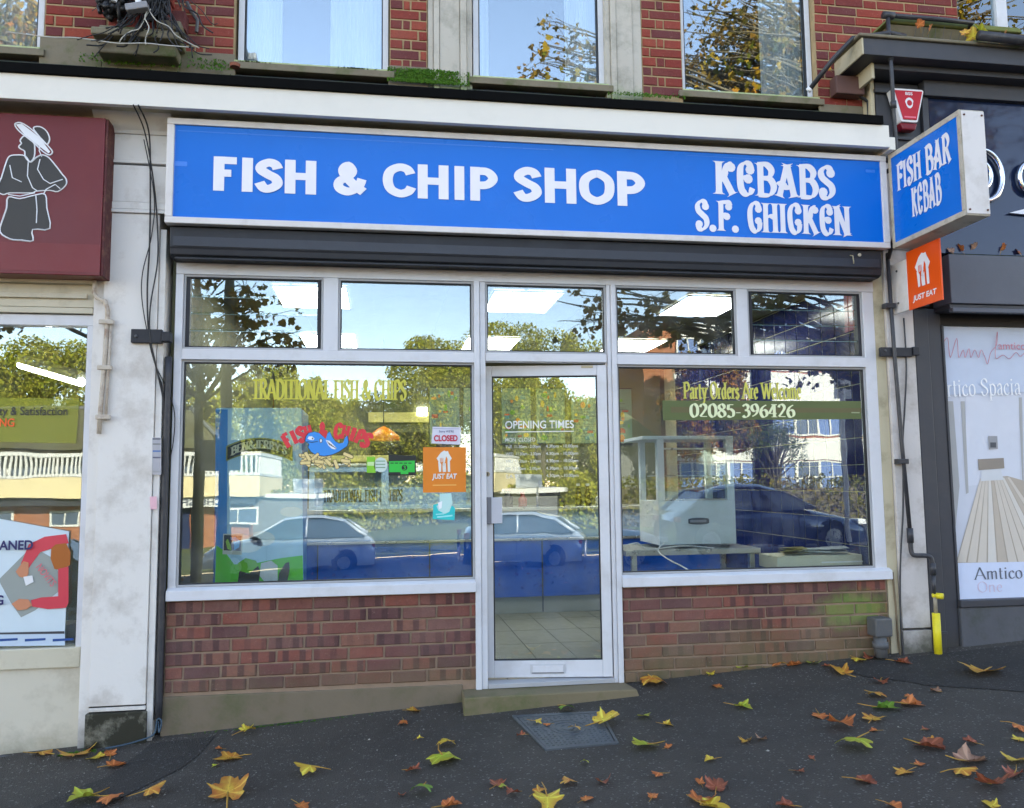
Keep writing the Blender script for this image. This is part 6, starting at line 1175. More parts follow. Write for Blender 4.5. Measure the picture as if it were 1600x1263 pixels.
def street_tree(name, label, base, h, targets, seed, nleaf, lsize, m, r0=.16, droop=.35):
    t = thing(name, label, 'tree', base); g = random.Random(seed); bx_, by_, bz_ = base
    mb = MB(); top = (g.uniform(-.2, .2), g.uniform(-.2, .2), h); tr = [(0, 0, -.3), (0.02, 0, h*.3), (top[0]*.6, top[1]*.6, h*.7), top]; tr = [tuple(v) for v in cat_rom(tr, 6)]
    mb.tube(tr, r0, 10, r1=r0*.35); mb.build('trunk', BARK, t, smooth=True)
    lb_ = MB(); C = []
    for (cx_, cy_, cz_, rx_, ry_, rz_, n) in targets:
        for k in range(n):
            while True:
                u = [g.uniform(-1, 1) for _ in range(3)]
                if sum(q*q for q in u) < 1: break
            T = Vector((cx_+u[0]*rx_-bx_, cy_+u[1]*ry_-by_, cz_+u[2]*rz_-bz_)); z0 = max(h*.3, min(h*.95, T.z-.25*math.hypot(T.x, T.y)-g.uniform(0, .8)))
            f = z0/h; P0 = Vector((top[0]*f, top[1]*f, z0)); mid = P0.lerp(T, .5)+Vector((g.uniform(-.3, .3), g.uniform(-.3, .3), g.uniform(.1, .6)))
            pts = cat_rom([tuple(P0), tuple(mid), tuple(T)], 5); lb_.tube([tuple(p) for p in pts], .035*min(1.5, (T-P0).length/2), 5, r1=.006, cap=False)
            for q in range(4):
                b0 = pts[g.randint(3, len(pts)-1)]; e = b0+Vector((g.gauss(0, .3), g.gauss(0, .3), g.gauss(-droop*.4, .22))); lb_.tube([tuple(b0), tuple(b0.lerp(e, .5)+Vector((0, 0, .05))), tuple(e)], .006, 4, r1=.003, cap=False)
                for w in range(nleaf): C.append(b0.lerp(e, g.uniform(.1, 1.15))+Vector((g.gauss(0, .07), g.gauss(0, .07), g.gauss(-.05, .07))))
    lb_.build('branches', BARK, t, smooth=True); leaves('crown', np.array([tuple(c) for c in C]), lsize, m, t, seed, .5, 'plane'); return t
def AT(px, py, Y): x, z = at(px, py, Y); return (x, -Y, z)
street_tree('plane_tree', 'plane tree on the pavement edge left of the shop', (-2.75, -7.6, gz(-2.75, -7.6)), 7.0, [(*AT(335, 480, 7.4), .95, .8, .55, 20), (*AT(450, 525, 7.2), .8, .7, .22, 8), (*AT(300, 600, 7.4), .3, .6, .5, 5), (*AT(15, 30, 7.6), 1.0, 1.0, 1.3, 20), (-5.6, -7.6, 6.2, 1.7, 1.2, 2.4, 20)], 3, 8, .095, LM_PLANE, .10)
street_tree('plane_tree', 'large plane tree on the pavement edge right of the shop', (9.0, -7.8, gz(9, -7.8)), 8.5, [(*AT(940, 480, 7.4), 1.2, .8, .36, 22), (*AT(1110, 470, 7.4), .8, .8, .35, 12), (*AT(1230, 480, 7.4), .8, .8, .3, 8), (*AT(1160, 90, 7.8), 1.0, 1.0, .8, 10), (*AT(850, 100, 7.6), .5, .5, .4, 5), (*AT(1480, 60, 8), 1.8, 1.5, 2.0, 30), (7.2, -7.5, 5.6, 1.2, .9, .9, 10)], 8, 8, .10, LM_PLANE, .24)
bx0 = AT(1400, 754, 9)[0]; street_tree('plane_tree', 'tallest plane tree with thin autumn leaves at the road edge', (bx0, -9, gz(bx0, -9)), 10, [(*AT(1165, 70, 9), 1.6, 1.1, 1.5, 130), (*AT(865, 95, 9), .8, .7, .9, 26), (*AT(1520, 60, 9), 2.0, 1.2, 2.2, 80)], 31, 10, .075, LM_FINE, .26)
bx0 = AT(-60, 754, 9)[0]; street_tree('plane_tree', 'tall orange plane tree at the road edge on the left', (bx0, -9, gz(bx0, -9)), 9, [(*AT(20, 20, 9), 1.3, 1.0, 1.3, 60)], 33, 9, .08, LM_ORANGE, .2)
street_tree('plane_tree', 'orange leaved plane tree further left along the pavement', (-8.5, -8.2, gz(-8.5, -8.2)), 8.0, [(-7.2, -8.2, 7.0, 2.4, 1.2, 2.2, 40)], 12, 6, .14, LM_ORANGE, .2)
def far_tree(name, label, x, y, h, rx, rz, n, size, m, seed, weep=False, lobes=13, cat='tree'):
    """trunk, limbs and a crown of clumps with gaps between them"""
    z = gz(x, y)-.1; t = thing(name, label, cat, (x, y, z)); g = np.random.default_rng(seed); r = random.Random(seed)
    mb = MB(); mb.tube([(0, 0, -.3), (r.uniform(-.2, .2), 0, h*.35), (r.uniform(-.4, .4), 0, h*.75)], h*.016, 8, r1=h*.006)
    cz_ = h-rz-.22*rx; C = []
    for k in range(lobes):
        th, ph = r.uniform(0, 6.28), r.uniform(-.55, 1.35); rr_ = r.uniform(.45, .86); c = np.array([math.cos(th)*math.cos(ph)*rx*rr_, math.sin(th)*math.cos(ph)*rx*rr_, cz_+math.sin(ph)*rz*rr_]); q = r.uniform(.24, .42)*rx
        mb.tube([(0, 0, h*r.uniform(.2, .5)), tuple(c*.6+np.array([0, 0, .15*h])), tuple(c)], h*.008, 5, r1=.015, cap=False)
        d = g.normal(size=(n//lobes, 3)); d /= np.linalg.norm(d, axis=1)[:, None]; d *= (g.uniform(.25, 1, (len(d), 1))**.5)*q; d[:, 2] *= .8
        if weep: d[:, 2] *= 2.0; d[:, 0] *= .75; d[:, 2] -= q*.7
        C.append(c+d)
    mb.build('trunk', BARK, t, smooth=True); leaves('crown', np.concatenate(C), size, m, t, seed, 1.2 if weep else .2); return t
for i, (px, top, Y, rx, m, weep, lab) in enumerate((
    (310, 560, 52, 4.2, LM_WILLOW, 1, 'yellow willow behind the balcony building at its left end'), (395, 552, 58, 4.6, LM_WILLOW, 1, 'tall yellow willow with bare gaps behind the balcony'),
    (470, 562, 54, 4.0, LM_WILLOW, 1, 'drooping willow right of the balcony building'), (560, 600, 60, 4.0, LM_WILLOW, 1, 'lower willow in the gap under the open sky'),
    (690, 512, 56, 4.8, LM_WILLOW, 0, 'round topped green yellow tree left of the tallest'), (800, 478, 60, 6.4, LM_WILLOW, 0, 'tallest broad green yellow tree across the road'),
    (915, 500, 58, 5.0, LM_WILLOW, 1, 'broad yellow tree right of the tallest tree'), (1010, 560, 50, 4.0, LM_DARK, 0, 'dark green tree left of the orange tree'),
    (1100, 488, 31, 2.5, LM_ORANGE, 0, 'orange autumn tree beside the flats'), (200, 520, 56, 5.0, LM_WILLOW, 1, 'willow beyond the tiled roof'), (90, 500, 52, 5.2, LM_WILLOW, 0, 'dark tree beyond the tiled roof'),
    (-20, 500, 50, 5, LM_WILLOW, 1, 'yellow tree at the far left across the road'), (1300, 520, 70, 5, LM_DARK, 0, 'dark tree far behind the flats'), (-260, 480, 50, 6, LM_DARK, 0, 'dark tree beyond the far left end of the road'), (620, 600, 75, 6, LM_DARK, 0, 'distant dark tree low under the open sky'), (520, 600, 78, 6, LM_WILLOW, 0, 'distant pale tree behind the lower willow'))):
    X, Z = at(px, top-22, Y); h = Z-gz(X, -Y); 
    far_tree('willow_tree' if weep else 'broadleaf_tree', lab, X, -Y, h, rx, h*.46, 26000, .2 if m is not LM_ORANGE else .16, m, 20+i, weep, 22)
for i, (px, Y, h, lab) in enumerate(((1215, 24, 4.2, 'small dark leaved tree in front of the white banded flats'),)):
    X, Z = at(px, 754, Y); far_tree('small_tree', lab, X, -Y, h, 1.3, h*.36, 3600, .075, LM_DARK, 60+i, False, 30)
# shrubs filling the verge under the trees
for i, (x, y, w_, h_, lab) in enumerate(((-3, -40, 4, 2.6, 'yellow green shrub bank right of the brick parade'), (3, -42, 4.5, 3.2, 'shrub bank in the middle of the verge across the road'), (8, -38, 3.6, 2.8, 'shrub bank left of the grey annex'), (-22, -52, 9, 6, 'tall shrub belt beyond the parade roof'), (-3, -58, 9, 4.5, 'far shrub belt behind the middle verge'), (14, -60, 9, 5, 'far shrub belt behind the flats'))):
    z = gz(x, y); t = thing('shrub', lab, 'shrub', (x, y, z)); u = rng.normal(size=(7000, 3)); u /= np.linalg.norm(u, axis=1)[:, None]; u *= rng.uniform(.4, 1, (7000, 1))**.4; u[:, 2] = np.abs(u[:, 2])*(1+.25*np.sin(u[:, 0]*6+i)); u *= np.array([w_, 1.6, h_]); leaves('foliage', u, .22, LM_WILLOW, t, 70+i); MB().tube([(0, 0, -.2), (0, 0, h_*.7)], .12, 6).build('stem', BARK, t)
# clipped hedge
hg = thing('hedge', 'long autumn hedge beside the far pavement', 'hedge', (14, -21.5, gz(14, -21.5))); C = np.stack([rng.uniform(-9.0, 14, 16000), rng.normal(0, .35, 16000), rng.uniform(0, 1.5, 16000)*(1+.1*np.sin(rng.uniform(0, 9, 16000)))], 1)
leaves('foliage', C, .12, leafmat('hedge_leaf', [srgb(84, 88, 34), srgb(112, 108, 42), srgb(128, 104, 44)]), hg, 5); MB().box(-9.3, 13.8, -.12, .12, 0, 1.2).build('stems', BARK, hg)
# lamp post
lp = thing('lamp_post', 'slim dark grey lamp post standing at the kerb left of the shop', 'lamp post', (-2.28, -7.2, gz(-2.28, -7.2)))
MB().tube([(0, 0, 0), (0, 0, 1.2)], .11, 12).build('base', PIPE_GREY, lp, smooth=True); MB().tube([(0, 0, 1.2), (0, 0, 8.6)], .085, 12, r1=.05).build('pole', PIPE_GREY, lp, smooth=True)
MB().tube([(0, 0, 8.6), (0, -.3, 8.9), (0, -1.2, 9.0)], .03, 8).build('arm', PIPE_GREY, lp, smooth=True); MB().box(-.14, .14, -1.7, -1.1, 8.93, 9.05).build('lantern', PIPE_GREY, lp, .03)
MB().box(-.38, .22, -.1, -.085, 2.0, 2.45).build('plate', dull('plate_navy', srgb(24, 50, 96)), lp)
wp_ = thing('sign_post', 'thin pale post with a white board across the road', 'sign', (*[at(482, 757, 26)[0]], -26, gz(-1, -26))); zz = at(482, 757, 26)[1]-gz(-1, -26)
MB().tube([(.3, 0, 0), (.3, 0, zz+.25)], .04, 8).build('post', SIGN_FRAME, wp_); MB().box(-.55, .5, .05, .09, zz-.28, zz+.26).build('board', dull('white_board', (.8, .8, .78, 1)), wp_, .01)
pw = thing('pole', 'pale tall pole by the far right kerb', 'pole', (at(1325, 754, 11)[0], -11, .2)); MB().tube([(0, 0, 0), (0, 0, 3.8)], .05, 8).build('shaft', SIGN_FRAME, pw); MB().box(-.2, .2, -.02, 0, 3.0, 3.5).build('plate', SIGN_FRAME, pw)
# ---- buildings
FBRICK = N('far_brick'); v = FBRICK.pos(); bt = FBRICK.n('ShaderNodeTexBrick'); bt.inputs['Scale'].default_value = 4; bt.inputs['Color1'].default_value = srgb(150, 88, 52); bt.inputs['Color2'].default_value = srgb(132, 76, 48); bt.inputs['Mortar'].default_value = srgb(160, 130, 100); bt.inputs['Mortar Size'].default_value = .012
mp_ = FBRICK.n('ShaderNodeMapping', i_0=v); mp_.inputs['Rotation'].default_value = (R(90), 0, 0); FBRICK.t.links.new(mp_.outputs[0], bt.inputs[0]); FBRICK = FBRICK.finish(bt.outputs[0], .9)
FWHITE = dull('far_white', (.6, .58, .53, 1), (.54, .52, .47, 1), .6, .7); FCREAM = dull('far_cream', srgb(214, 196, 150), srgb(200, 182, 138), .8, .8); FGREY = dull('far_grey', srgb(110, 110, 108), srgb(96, 96, 94), .8, .8)
FGLASS = dull('far_window', (.10, .13, .18, 1), (.05, .07, .1, 1), .6, .12); CURTB = dull('blue_curtain', srgb(110, 130, 170), srgb(80, 98, 140), 12, .9); TILER = dull('far_roof_tile', srgb(96, 92, 60), srgb(78, 70, 50), 2, .9, srgb(110, 116, 60), .5, .8, .3, 8)
def wins(parent, x0, x1, z0, z1, y, n, frame=.07, mull=2, trans=1, curtain=True):
    """a row of framed windows standing 2 cm proud of the wall, each with its panes"""
    W_ = (x1-x0)/n
    for i in range(n):
        a = x0+i*W_; fr_ = MB(); yy = y+.03
        for (p, q, u, w) in ((a, a+W_, z1-frame, z1), (a, a+W_, z0, z0+frame), (a, a+frame, z0+frame, z1-frame), (a+W_-frame, a+W_, z0+frame, z1-frame)): fr_.box(p, q, y, yy+.03, u, w)
        for k in range(1, mull): c = a+W_*k/mull; fr_.box(c-.03, c+.03, y, yy+.03, z0+frame, z1-frame)
        for k in range(1, trans): c = z0+(z1-z0)*k/trans; fr_.box(a+frame, a+W_-frame, y, yy+.025, c-.03, c+.03)
        f = fr_.build('window', FWHITE, parent); MB().box(a+frame, a+W_-frame, y, yy-.01, z0+frame, z1-frame).build('pane', CURTB if curtain and i % 2 == 0 else FGLASS, f)
fl2 = thing('flats', 'three storey orange brick flats with white bands and window rows', 'building', (18, -34, gz(18, -34)))
bz0 = gz(18, -34); 
def F(n, m, x0, x1, y0, y1, z0, z1): return MB().box(x0-18, x1-18, y0+34, y1+34, z0-bz0, z1-bz0).build(n, m, fl2)
F('wall', FBRICK, 12.7, 34, -44, -34, bz0-1, 9.2); F('parapet', FWHITE, 14.3, 34, -34.0, -33.85, 8.75, 9.4); F('white_band', FWHITE, 14.3, 34, -34, -33.9, 5.35, 6.9); F('white_band', FWHITE, 14.3, 34, -34, -33.9, 2.45, 3.65)
for z0, z1 in ((7.0, 8.7), (3.75, 5.3), (.8, 2.4)): 
    for k in range(4):
        x0 = 14.4+k*4.9; wins(fl2, x0-18, x0+3.9-18, z0-bz0, z1-bz0, .0, 3, .07, 2, 2 if z0 < 1 else 1); F('brick_pier', FBRICK, x0+3.92, x0+4.85, -34, -33.7, bz0-1, 9.2)
gb2 = thing('annex', 'plain grey rendered annex left of the flats', 'building', (11.6, -32, gz(11.6, -32))); MB().box(-1.4, 1.1, -3, 0, -1, 3.6).build('wall', FGREY, gb2); MB().add([(-1.6, .2, 3.6), (1.3, .2, 3.6), (1.3, -3.2, 3.6), (-1.6, -3.2, 3.6), (-.1, -1.5, 5.0)], [(0, 1, 4), (1, 2, 4), (2, 3, 4), (3, 0, 4), (3, 2, 1, 0)]).build('roof', TILER, gb2)
# balcony building on the left
bb = thing('parade', 'two storey brick parade with white balustraded balcony and cream band', 'building', (-12, -36, gz(-12, -36))); q0 = gz(-12, -36)
def B(n, m, x0, x1, y0, y1, z0, z1): return MB().box(x0+12, x1+12, y0+36, y1+36, z0-q0, z1-q0).build(n, m, bb)
B('wall', FBRICK, -30, -6.4, -46, -36.6, q0-1, 1.2); B('cream_band', FCREAM, -30, -5.8, -36.9, -35.6, 1.0, 1.95); B('dark_fascia', dull('far_dark', (.03, .03, .035, 1)), -30, -6.0, -36.6, -35.9, .62, .99); B('sign_strip', FWHITE, -10.4, -7.4, -35.88, -35.82, .5, .98)  # plain dark fascia board under the cream band
B('upper_wall', FWHITE, -30, -8.4, -45, -37.6, 1.95, 3.3); B('rail', FWHITE, -30, -5.8, -35.75, -35.62, 2.95, 3.12); B('rail', FWHITE, -30, -5.8, -35.75, -35.62, 1.98, 2.1); B('rail', FWHITE, -5.93, -5.8, -44, -35.76, 2.95, 3.12); B('rail', FWHITE, -5.93, -5.8, -44, -35.76, 1.98, 2.1)
mb = MB()
for k in range(118): mb.box(-30+k*.205+12, -30+k*.205+.09+12, .28, .34, 2.1-q0, 2.95-q0)
for k in range(36): mb.box(-5.9+12, -5.84+12, .2-k*.23-.09, .2-k*.23, 2.1-q0, 2.95-q0)
mb.build('balusters', FWHITE, bb)['kind'] = 'stuff'
B('side_band', FCREAM, -6.5, -5.8, -44, -36.9, 1.0, 1.95); B('ground_wall', FGREY, -6.4, -3.0, -44, -38, q0-1, .9); B('flat_roof', FWHITE, -6.4, -2.6, -44, -37.7, .9, 1.12)
wins(bb, -7.8+12, -5.9+12, -.3-q0, .45-q0, -.3, 1, .09, 2, 1, False); wins(bb, -15.4+12, -14.0+12, -.35-q0, .4-q0, -.6, 1, .09, 2, 1, False); wins(bb, -20+12, -17+12, -.35-q0, .4-q0, -.6, 2, .09, 2, 1, False); wins(bb, -22+12, -9+12, 2.1-q0, 3.1-q0, -1.6, 6, .07, 2, 1, False)
B('dark_door', dull('far_navy', srgb(22, 34, 70)), -10.3, -9.1, -36.6, -36.5, q0, .5)
tx = sans('lettering', 'CHELSFIELD', dull('far_lettering', srgb(80, 84, 96)), bb, 0, 1, 0, 1, 0, .02)
for vtx in tx.data.vertices: x, z = vtx.co.x, vtx.co.z; vtx.co = (-7.5+12-x*2.8, .2, .58-q0+z*.32)   # faces the shops, so it runs the other way along x
MB().add([(-19, .0, 3.3-q0), (4.6, 0, 3.3-q0), (4.6, -9, 3.3-q0), (-19, -9, 3.3-q0), (-16, -4.5, 5.6-q0), (1.9, -4.5, 5.6-q0)], [(0, 1, 5, 4), (1, 2, 5), (2, 3, 4, 5), (3, 0, 4), (3, 2, 1, 0)]).build('roof', TILER, bb)
MB().tube([(1.9, -4.5, 5.65-q0), (4.65, .05, 3.35-q0)], .1, 6).tube([(-16, -4.5, 5.65-q0), (1.9, -4.5, 5.65-q0)], .1, 6).build('ridge_tiles', FGREY, bb)
# more low blocks closing the view along the road
for x, y, w_, d_, h, lab in ((-40, -40, 16, 9, 7, 'brick block far to the left across the road'), (46, -42, 18, 9, 8, 'brick block far to the right across the road')):
    z = gz(x, y); t = thing('far_block', lab, 'building', (x, y, z)); MB().box(-w_/2, w_/2, -d_/2, d_/2, -1, h).build('wall', FBRICK, t); wins(t, -w_/2+.6, w_/2-.6, h*.6, h*.85, d_/2, 5); MB().add([(-w_/2-.3, d_/2+.3, h), (w_/2+.3, d_/2+.3, h), (w_/2+.3, -d_/2-.3, h), (-w_/2-.3, -d_/2-.3, h), (-w_/2+2, 0, h+2), (w_/2-2, 0, h+2)], [(0, 1, 5, 4), (1, 2, 5), (2, 3, 4, 5), (3, 0, 4), (3, 2, 1, 0)]).build('roof', TILER, t)
# ---- parked cars
def carpaint(name, c, metal=.3): return dull(name, c, tuple(x*.92 for x in c[:3])+(1,), .8, .22, bump=0, metal=metal, spec=.6, coat=1)
CGLASS = dull('car_glass', (.015, .02, .025, 1), rough=.05, bump=0, spec=.8); TYRE = dull('tyre', (.015, .015, .015, 1), rough=.85); RIM = dull('alloy', (.5, .5, .52, 1), metal=.9, rough=.3)
def car(x, y, face, paint, label, L=4.3, H=1.46, Wd=1.78):
    """face +1: bonnet towards +x, -1: bonnet towards -x"""
    z = (gz(x-1.3, y)+gz(x+1.3, y))/2-.12; t = thing('parked_car', label, 'car', (x, y, z)); 
    def X(u): return face*(u-.5)*L
    # stations u from tail (0) to nose (1): deck height, half width
    st_ = [(0, .72, .70), (.02, .92, .80), (.1, .98, .86), (.3, .98, .89), (.55, .95, .89), (.68, .93, .89), (.72, .90, .88), (.85, .82, .86), (.95, .70, .80), (.99, .60, .70), (1, .50, .62)]
    mb = MB(); rows = []
    for u, d, w in st_:
        w *= Wd/1.78; d *= H/1.46; prof = [(-w*.94, .22), (-w, .45), (-w*.98, d*.78), (-w*.86, d), (0, d+.03), (w*.86, d), (w*.98, d*.78), (w, .45), (w*.94, .22)]; o = len(mb.v); mb.v += [(X(u), p, q) for p, q in prof]; rows.append(o)
    for a, b_ in zip(rows, rows[1:]):
        for k in range(8): mb.face(a+k, a+k+1, b_+k+1, b_+k)
    mb.face(*[rows[0]+k for k in range(9)]); mb.face(*[rows[-1]+k for k in range(8, -1, -1)])
    bd = mb.build('body', paint, t, smooth=True); s_ = bd.modifiers.new('s', 'SUBSURF'); s_.levels = s_.render_levels = 1
    cb_ = [(.05, .95, .74), (.16, 1.32, .64), (.3, 1.44, .60), (.45, 1.46, .60), (.54, 1.40, .61), (.72, .94, .76)]
    mb = MB(); rows = []
    for u, d, w in cb_:
        w *= Wd/1.78; d *= H/1.46; b0 = .93*H/1.46; wb = .80*Wd/1.78; o = len(mb.v); mb.v += [(X(u), -wb, b0), (X(u), -w-.02*(d > 1.2), b0+(d-b0)*.82), (X(u), -w*.8, d), (X(u), w*.8, d), (X(u), w+.02*(d > 1.2), b0+(d-b0)*.82), (X(u), wb, b0)]; rows.append(o)
    for a, b_ in zip(rows, rows[1:]):
        for k in range(5): mb.face(a+k, a+k+1, b_+k+1, b_+k)
    mb.build('cabin_glass', CGLASS, t, smooth=False)
    rf = MB(); rows = []
    for u, d, w in cb_[1:5]:
        w *= Wd/1.78; d = d*H/1.46+.012; o = len(rf.v); rf.v += [(X(u), -w-.01, d-.06), (X(u), -w*.8, d), (X(u), w*.8, d), (X(u), w+.01, d-.06)]; rows.append(o)
    for a, b_ in zip(rows, rows[1:]):
        for k in range(3): rf.face(a+k, a+k+1, b_+k+1, b_+k)
    for s in (-1, 1):
        for (u0, z0, u1, z1, th) in ((.72, .95, .54, 1.40, .03), (.05, .96, .17, 1.34, .05), (.40, .95, .40, 1.42, .035)):
            sc = Wd/1.78; w0, w1_ = .80*sc, .625*sc; rf.tube([(X(u0), s*w0, z0*H/1.46), (X(u1), s*w1_, z1*H/1.46-.03)], th, 6)
    rf.build('roof', paint, t, smooth=True)
    for u in (.17, .80):
        for s in (-1, 1):
            yy = s*Wd/2*.93; wh = MB(); wh.tube([(X(u), yy-.1*s, .32), (X(u), yy+.06*s, .32)], .315, 22); w_ = wh.build('wheel', TYRE, t, smooth=False); MB().tube([(X(u), yy+.05*s, .32), (X(u), yy+.075*s, .32)], .2, 16).build('rim', RIM, w_)
            ar = MB(); ar.tube([(X(u), yy-.02*s, .34), (X(u), yy+.035*s, .34)], .375, 22); ar.build('wheel_arch', TYRE, t)
    for s in (-1, 1):
        MB().box(X(.965)-.09, X(.965)+.09, s*.62-.14, s*.62+.14, .58, .70).build('headlight', dull('lamp_lens', (.7, .7, .72, 1), rough=.1) if 'lamp_lens' not in bpy.data.materials else bpy.data.materials['lamp_lens'], t, .03)
        MB().box(X(.012)-.05, X(.012)+.05, s*.66-.12, s*.66+.12, .72, .84).build('tail_light', dull('tail_lens', (.4, .01, .01, 1), rough=.15) if 'tail_lens' not in bpy.data.materials else bpy.data.materials['tail_lens'], t, .02)
        MB().box(X(.66)-.06, X(.66)+.06, s*.9*Wd/1.78, s*1.02*Wd/1.78, .93, 1.04).build('door_mirror', paint, t, .02)
    MB().box(X(1)-.02, X(1)+.02, -.26, .26, .36, .46).build('number_plate', PRINT_WHITE, t); MB().box(X(.3), X(.3)+.0+.12, -.905*Wd/1.78, -.89*Wd/1.78, .80, .82).build('door_handle', RIM, t)
    for u in (.40, .62, .2): MB().box(X(u)-.004, X(u)+.004, Wd/2*.985, Wd/2*1.003, .3, .88).build('door_gap', TYRE, t)
    return t
NAVYP = carpaint('paint_navy', (.02, .035, .08, 1), .5); WHITEP = carpaint('paint_white', (.44, .46, .5, 1), .0); BLACKP = carpaint('paint_black', (.015, .018, .025, 1), .3); SILVP = carpaint('paint_silver_blue', (.2, .28, .38, 1), .6)
car(8.15, -12, 1, NAVYP, 'dark navy hatchback parked nearest the shop window on the right'); car(3.75, -12.0, 1, NAVYP, 'navy saloon parked bonnet towards the dark hatchback')
car(-2.7, -20.3, -1, WHITEP, 'white hatchback parked on the far side of the road', 4.9, 1.66, 1.9); car(-6.4, -12.2, 1, BLACKP, 'black car parked at the left beyond the lamp post'); car(-12.4, -12.2, 1, SILVP, 'silver blue car parked behind the black car'); car(13.6, -12.2, 1, BLACKP, 'black car parked beyond the navy hatchback')
car(-9.6, -19.5, -1, SILVP, 'silver blue car parked across the road by the brick parade')
# fallen leaves along the far kerb
C = np.stack([rng.uniform(-20, 25, 1800), -rng.uniform(6.4, 22, 1800), np.zeros(1800)], 1); C[:, 2] = [gz(a, b_)-.11+(.12 if b_ > -6.6 else 0) for a, b_, _ in C]
tag(leaves('leaf_litter', C, .12, LM_ORANGE, None, 9, 0), 'brown leaf litter strewn over the road behind the viewer', 'leaf litter', kind='stuff')
# ================================================================ INSPECTION COVER
ic = [atg(*p) for p in ((800, 1120), (940, 1113), (967, 1163), (852, 1174))]
co = thing('inspection_cover', 'square steel inspection cover set in the tarmac below the doorstep', 'cover', (.95, -.75, gz(.95, -.75)))
IRON = dull('cover_iron', srgb(92, 98, 104), srgb(74, 78, 82), 6, .55, srgb(60, 52, 40), .45, 4, .3, 60, metal=.3)
ux = 0.44; 
def cpt(u, v, h):   # u, v in -1..1 over the measured quadrilateral
    a, b_, c, d = [Vector((*q, 0)) for q in ic]; p = (a.lerp(b_, (u+1)/2)).lerp(d.lerp(c, (u+1)/2), (1-v)/2); return (p.x-.95, p.y+.75, gz(p.x, p.y)+h-gz(.95, -.75))
def slab(m, u0, u1, v0, v1, h0, h1):
    P = [(u0, v0), (u1, v0), (u1, v1), (u0, v1)]; m.add([cpt(*p, h0) for p in P]+[cpt(*p, h1) for p in P], [(0, 3, 2, 1), (4, 5, 6, 7), (0, 1, 5, 4), (1, 2, 6, 5), (2, 3, 7, 6), (3, 0, 4, 7)]); return m
slab(MB(), -.9, .9, -.88, .88, -.02, .006).build('plate', IRON, co); mb = MB()
for a in ((-1, 1, .91, 1), (-1, 1, -1, -.91), (-1, -.93, -.9, .9), (.93, 1, -.9, .9)): slab(mb, *a, -.02, .009)
mb.build('frame', IRON, co); slab(MB(), -.93, .93, -.91, .91, -.02, .001).build('gap', PRINT_BLACK, co)
mb = MB()
for rr_ in (.15, .3, .42):
    pts = [cpt(rr_*math.cos(t), rr_*math.sin(t)+.1, .0075) for t in np.linspace(0, 2*PI, 33)]; mb.tube(pts, .0035, 4, cap=False)
for i in range(-7, 8):
    for j in range(-7, 8):
        u, v = i*.115, j*.115
        if u*u+(v-.1)**2 > .25 and abs(u) < .84 and abs(v) < .84: slab(mb, u-.035, u+.035, v-.015, v+.015, .005, .009) if (i+j) % 2 else slab(mb, u-.015, u+.015, v-.035, v+.035, .005, .009)
rb_ = mb.build('tread_pattern', IRON, co); rb_['kind'] = 'stuff'
# ================================================================ FALLEN LEAVES, one by one
def leaf_material(name, c1, c2, c3):
    b = N(name); v = b.pos(False); rnd = b.n('ShaderNodeObjectInfo').outputs['Random']
    off = b.n('ShaderNodeVectorMath', operation='ADD'); b.t.links.new(v, off.inputs[0]); cmb = b.n('ShaderNodeCombineXYZ'); b.t.links.new(b.math('MULTIPLY', rnd, 30), cmb.inputs[0]); b.t.links.new(cmb.outputs[0], off.inputs[1]); vv_ = off.outputs[0]
    f = b.ramp(b.noise(14, 4, vv_), [(.36, (0, 0, 0)), (.62, (1, 1, 1))]); col = b.mix(f, c1, c2)
    d = b.n('ShaderNodeAttribute', attribute_name='edge').outputs['Fac']
    e = b.math('MULTIPLY', b.math('POWER', d, 2.2), b.math('ADD', .35, b.noise(30, 3, vv_)), True); col = b.mix(b.math('MULTIPLY', e, .75), col, c3)
    vein = b.n('ShaderNodeAttribute', attribute_name='vein').outputs['Fac']; col = b.mix(b.math('MULTIPLY', b.math('POWER', vein, 3), .5), col, tuple(min(1, x*1.5+.05) for x in c1[:3])+(1,))
    sp = b.ramp(b.noise(90, 2, vv_), [(.66, (0, 0, 0)), (.7, (1, 1, 1))]); col = b.mix(b.math('MULTIPLY', sp, .6), col, srgb(60, 34, 18))
    p = b.n('ShaderNodeBsdfPrincipled'); b.t.links.new(col, p.inputs['Base Color']); p.inputs['Roughness'].default_value = .5; b.t.links.new(b.bump(b.noise(60, 3, vv_), .5, .003), p.inputs['Normal'])
    t = b.n('ShaderNodeBsdfTranslucent'); b.t.links.new(col, t.inputs[0]); m = b.n('ShaderNodeMixShader'); m.inputs[0].default_value = .22; b.t.links.new(p.outputs[0], m.inputs[1]); b.t.links.new(t.outputs[0], m.inputs[2]); b.t.links.new(m.outputs[0], b.out.inputs[0]); return b.m
LMAT = {'y': ('golden yellow', leaf_material('leaf_yellow', srgb(224, 206, 62), srgb(214, 176, 58), srgb(170, 110, 44))),
        'l': ('yellow-green', leaf_material('leaf_lime', srgb(176, 190, 50), srgb(150, 172, 44), srgb(170, 140, 50))),
        'g': ('fresh green', leaf_material('leaf_green', srgb(96, 144, 36), srgb(136, 166, 44), srgb(60, 90, 24))),
        'o': ('orange-brown', leaf_material('leaf_orange', srgb(206, 124, 58), srgb(194, 106, 50), srgb(140, 74, 40))),
        'm': ('orange and yellow', leaf_material('leaf_mixed', srgb(222, 180, 60), srgb(206, 124, 50), srgb(150, 84, 40))),
        'b': ('dark russet', leaf_material('leaf_brown', srgb(164, 88, 54), srgb(142, 74, 48), srgb(100, 54, 38))),
        't': ('pale tan', leaf_material('leaf_tan', srgb(178, 140, 110), srgb(160, 116, 92), srgb(110, 74, 56)))}
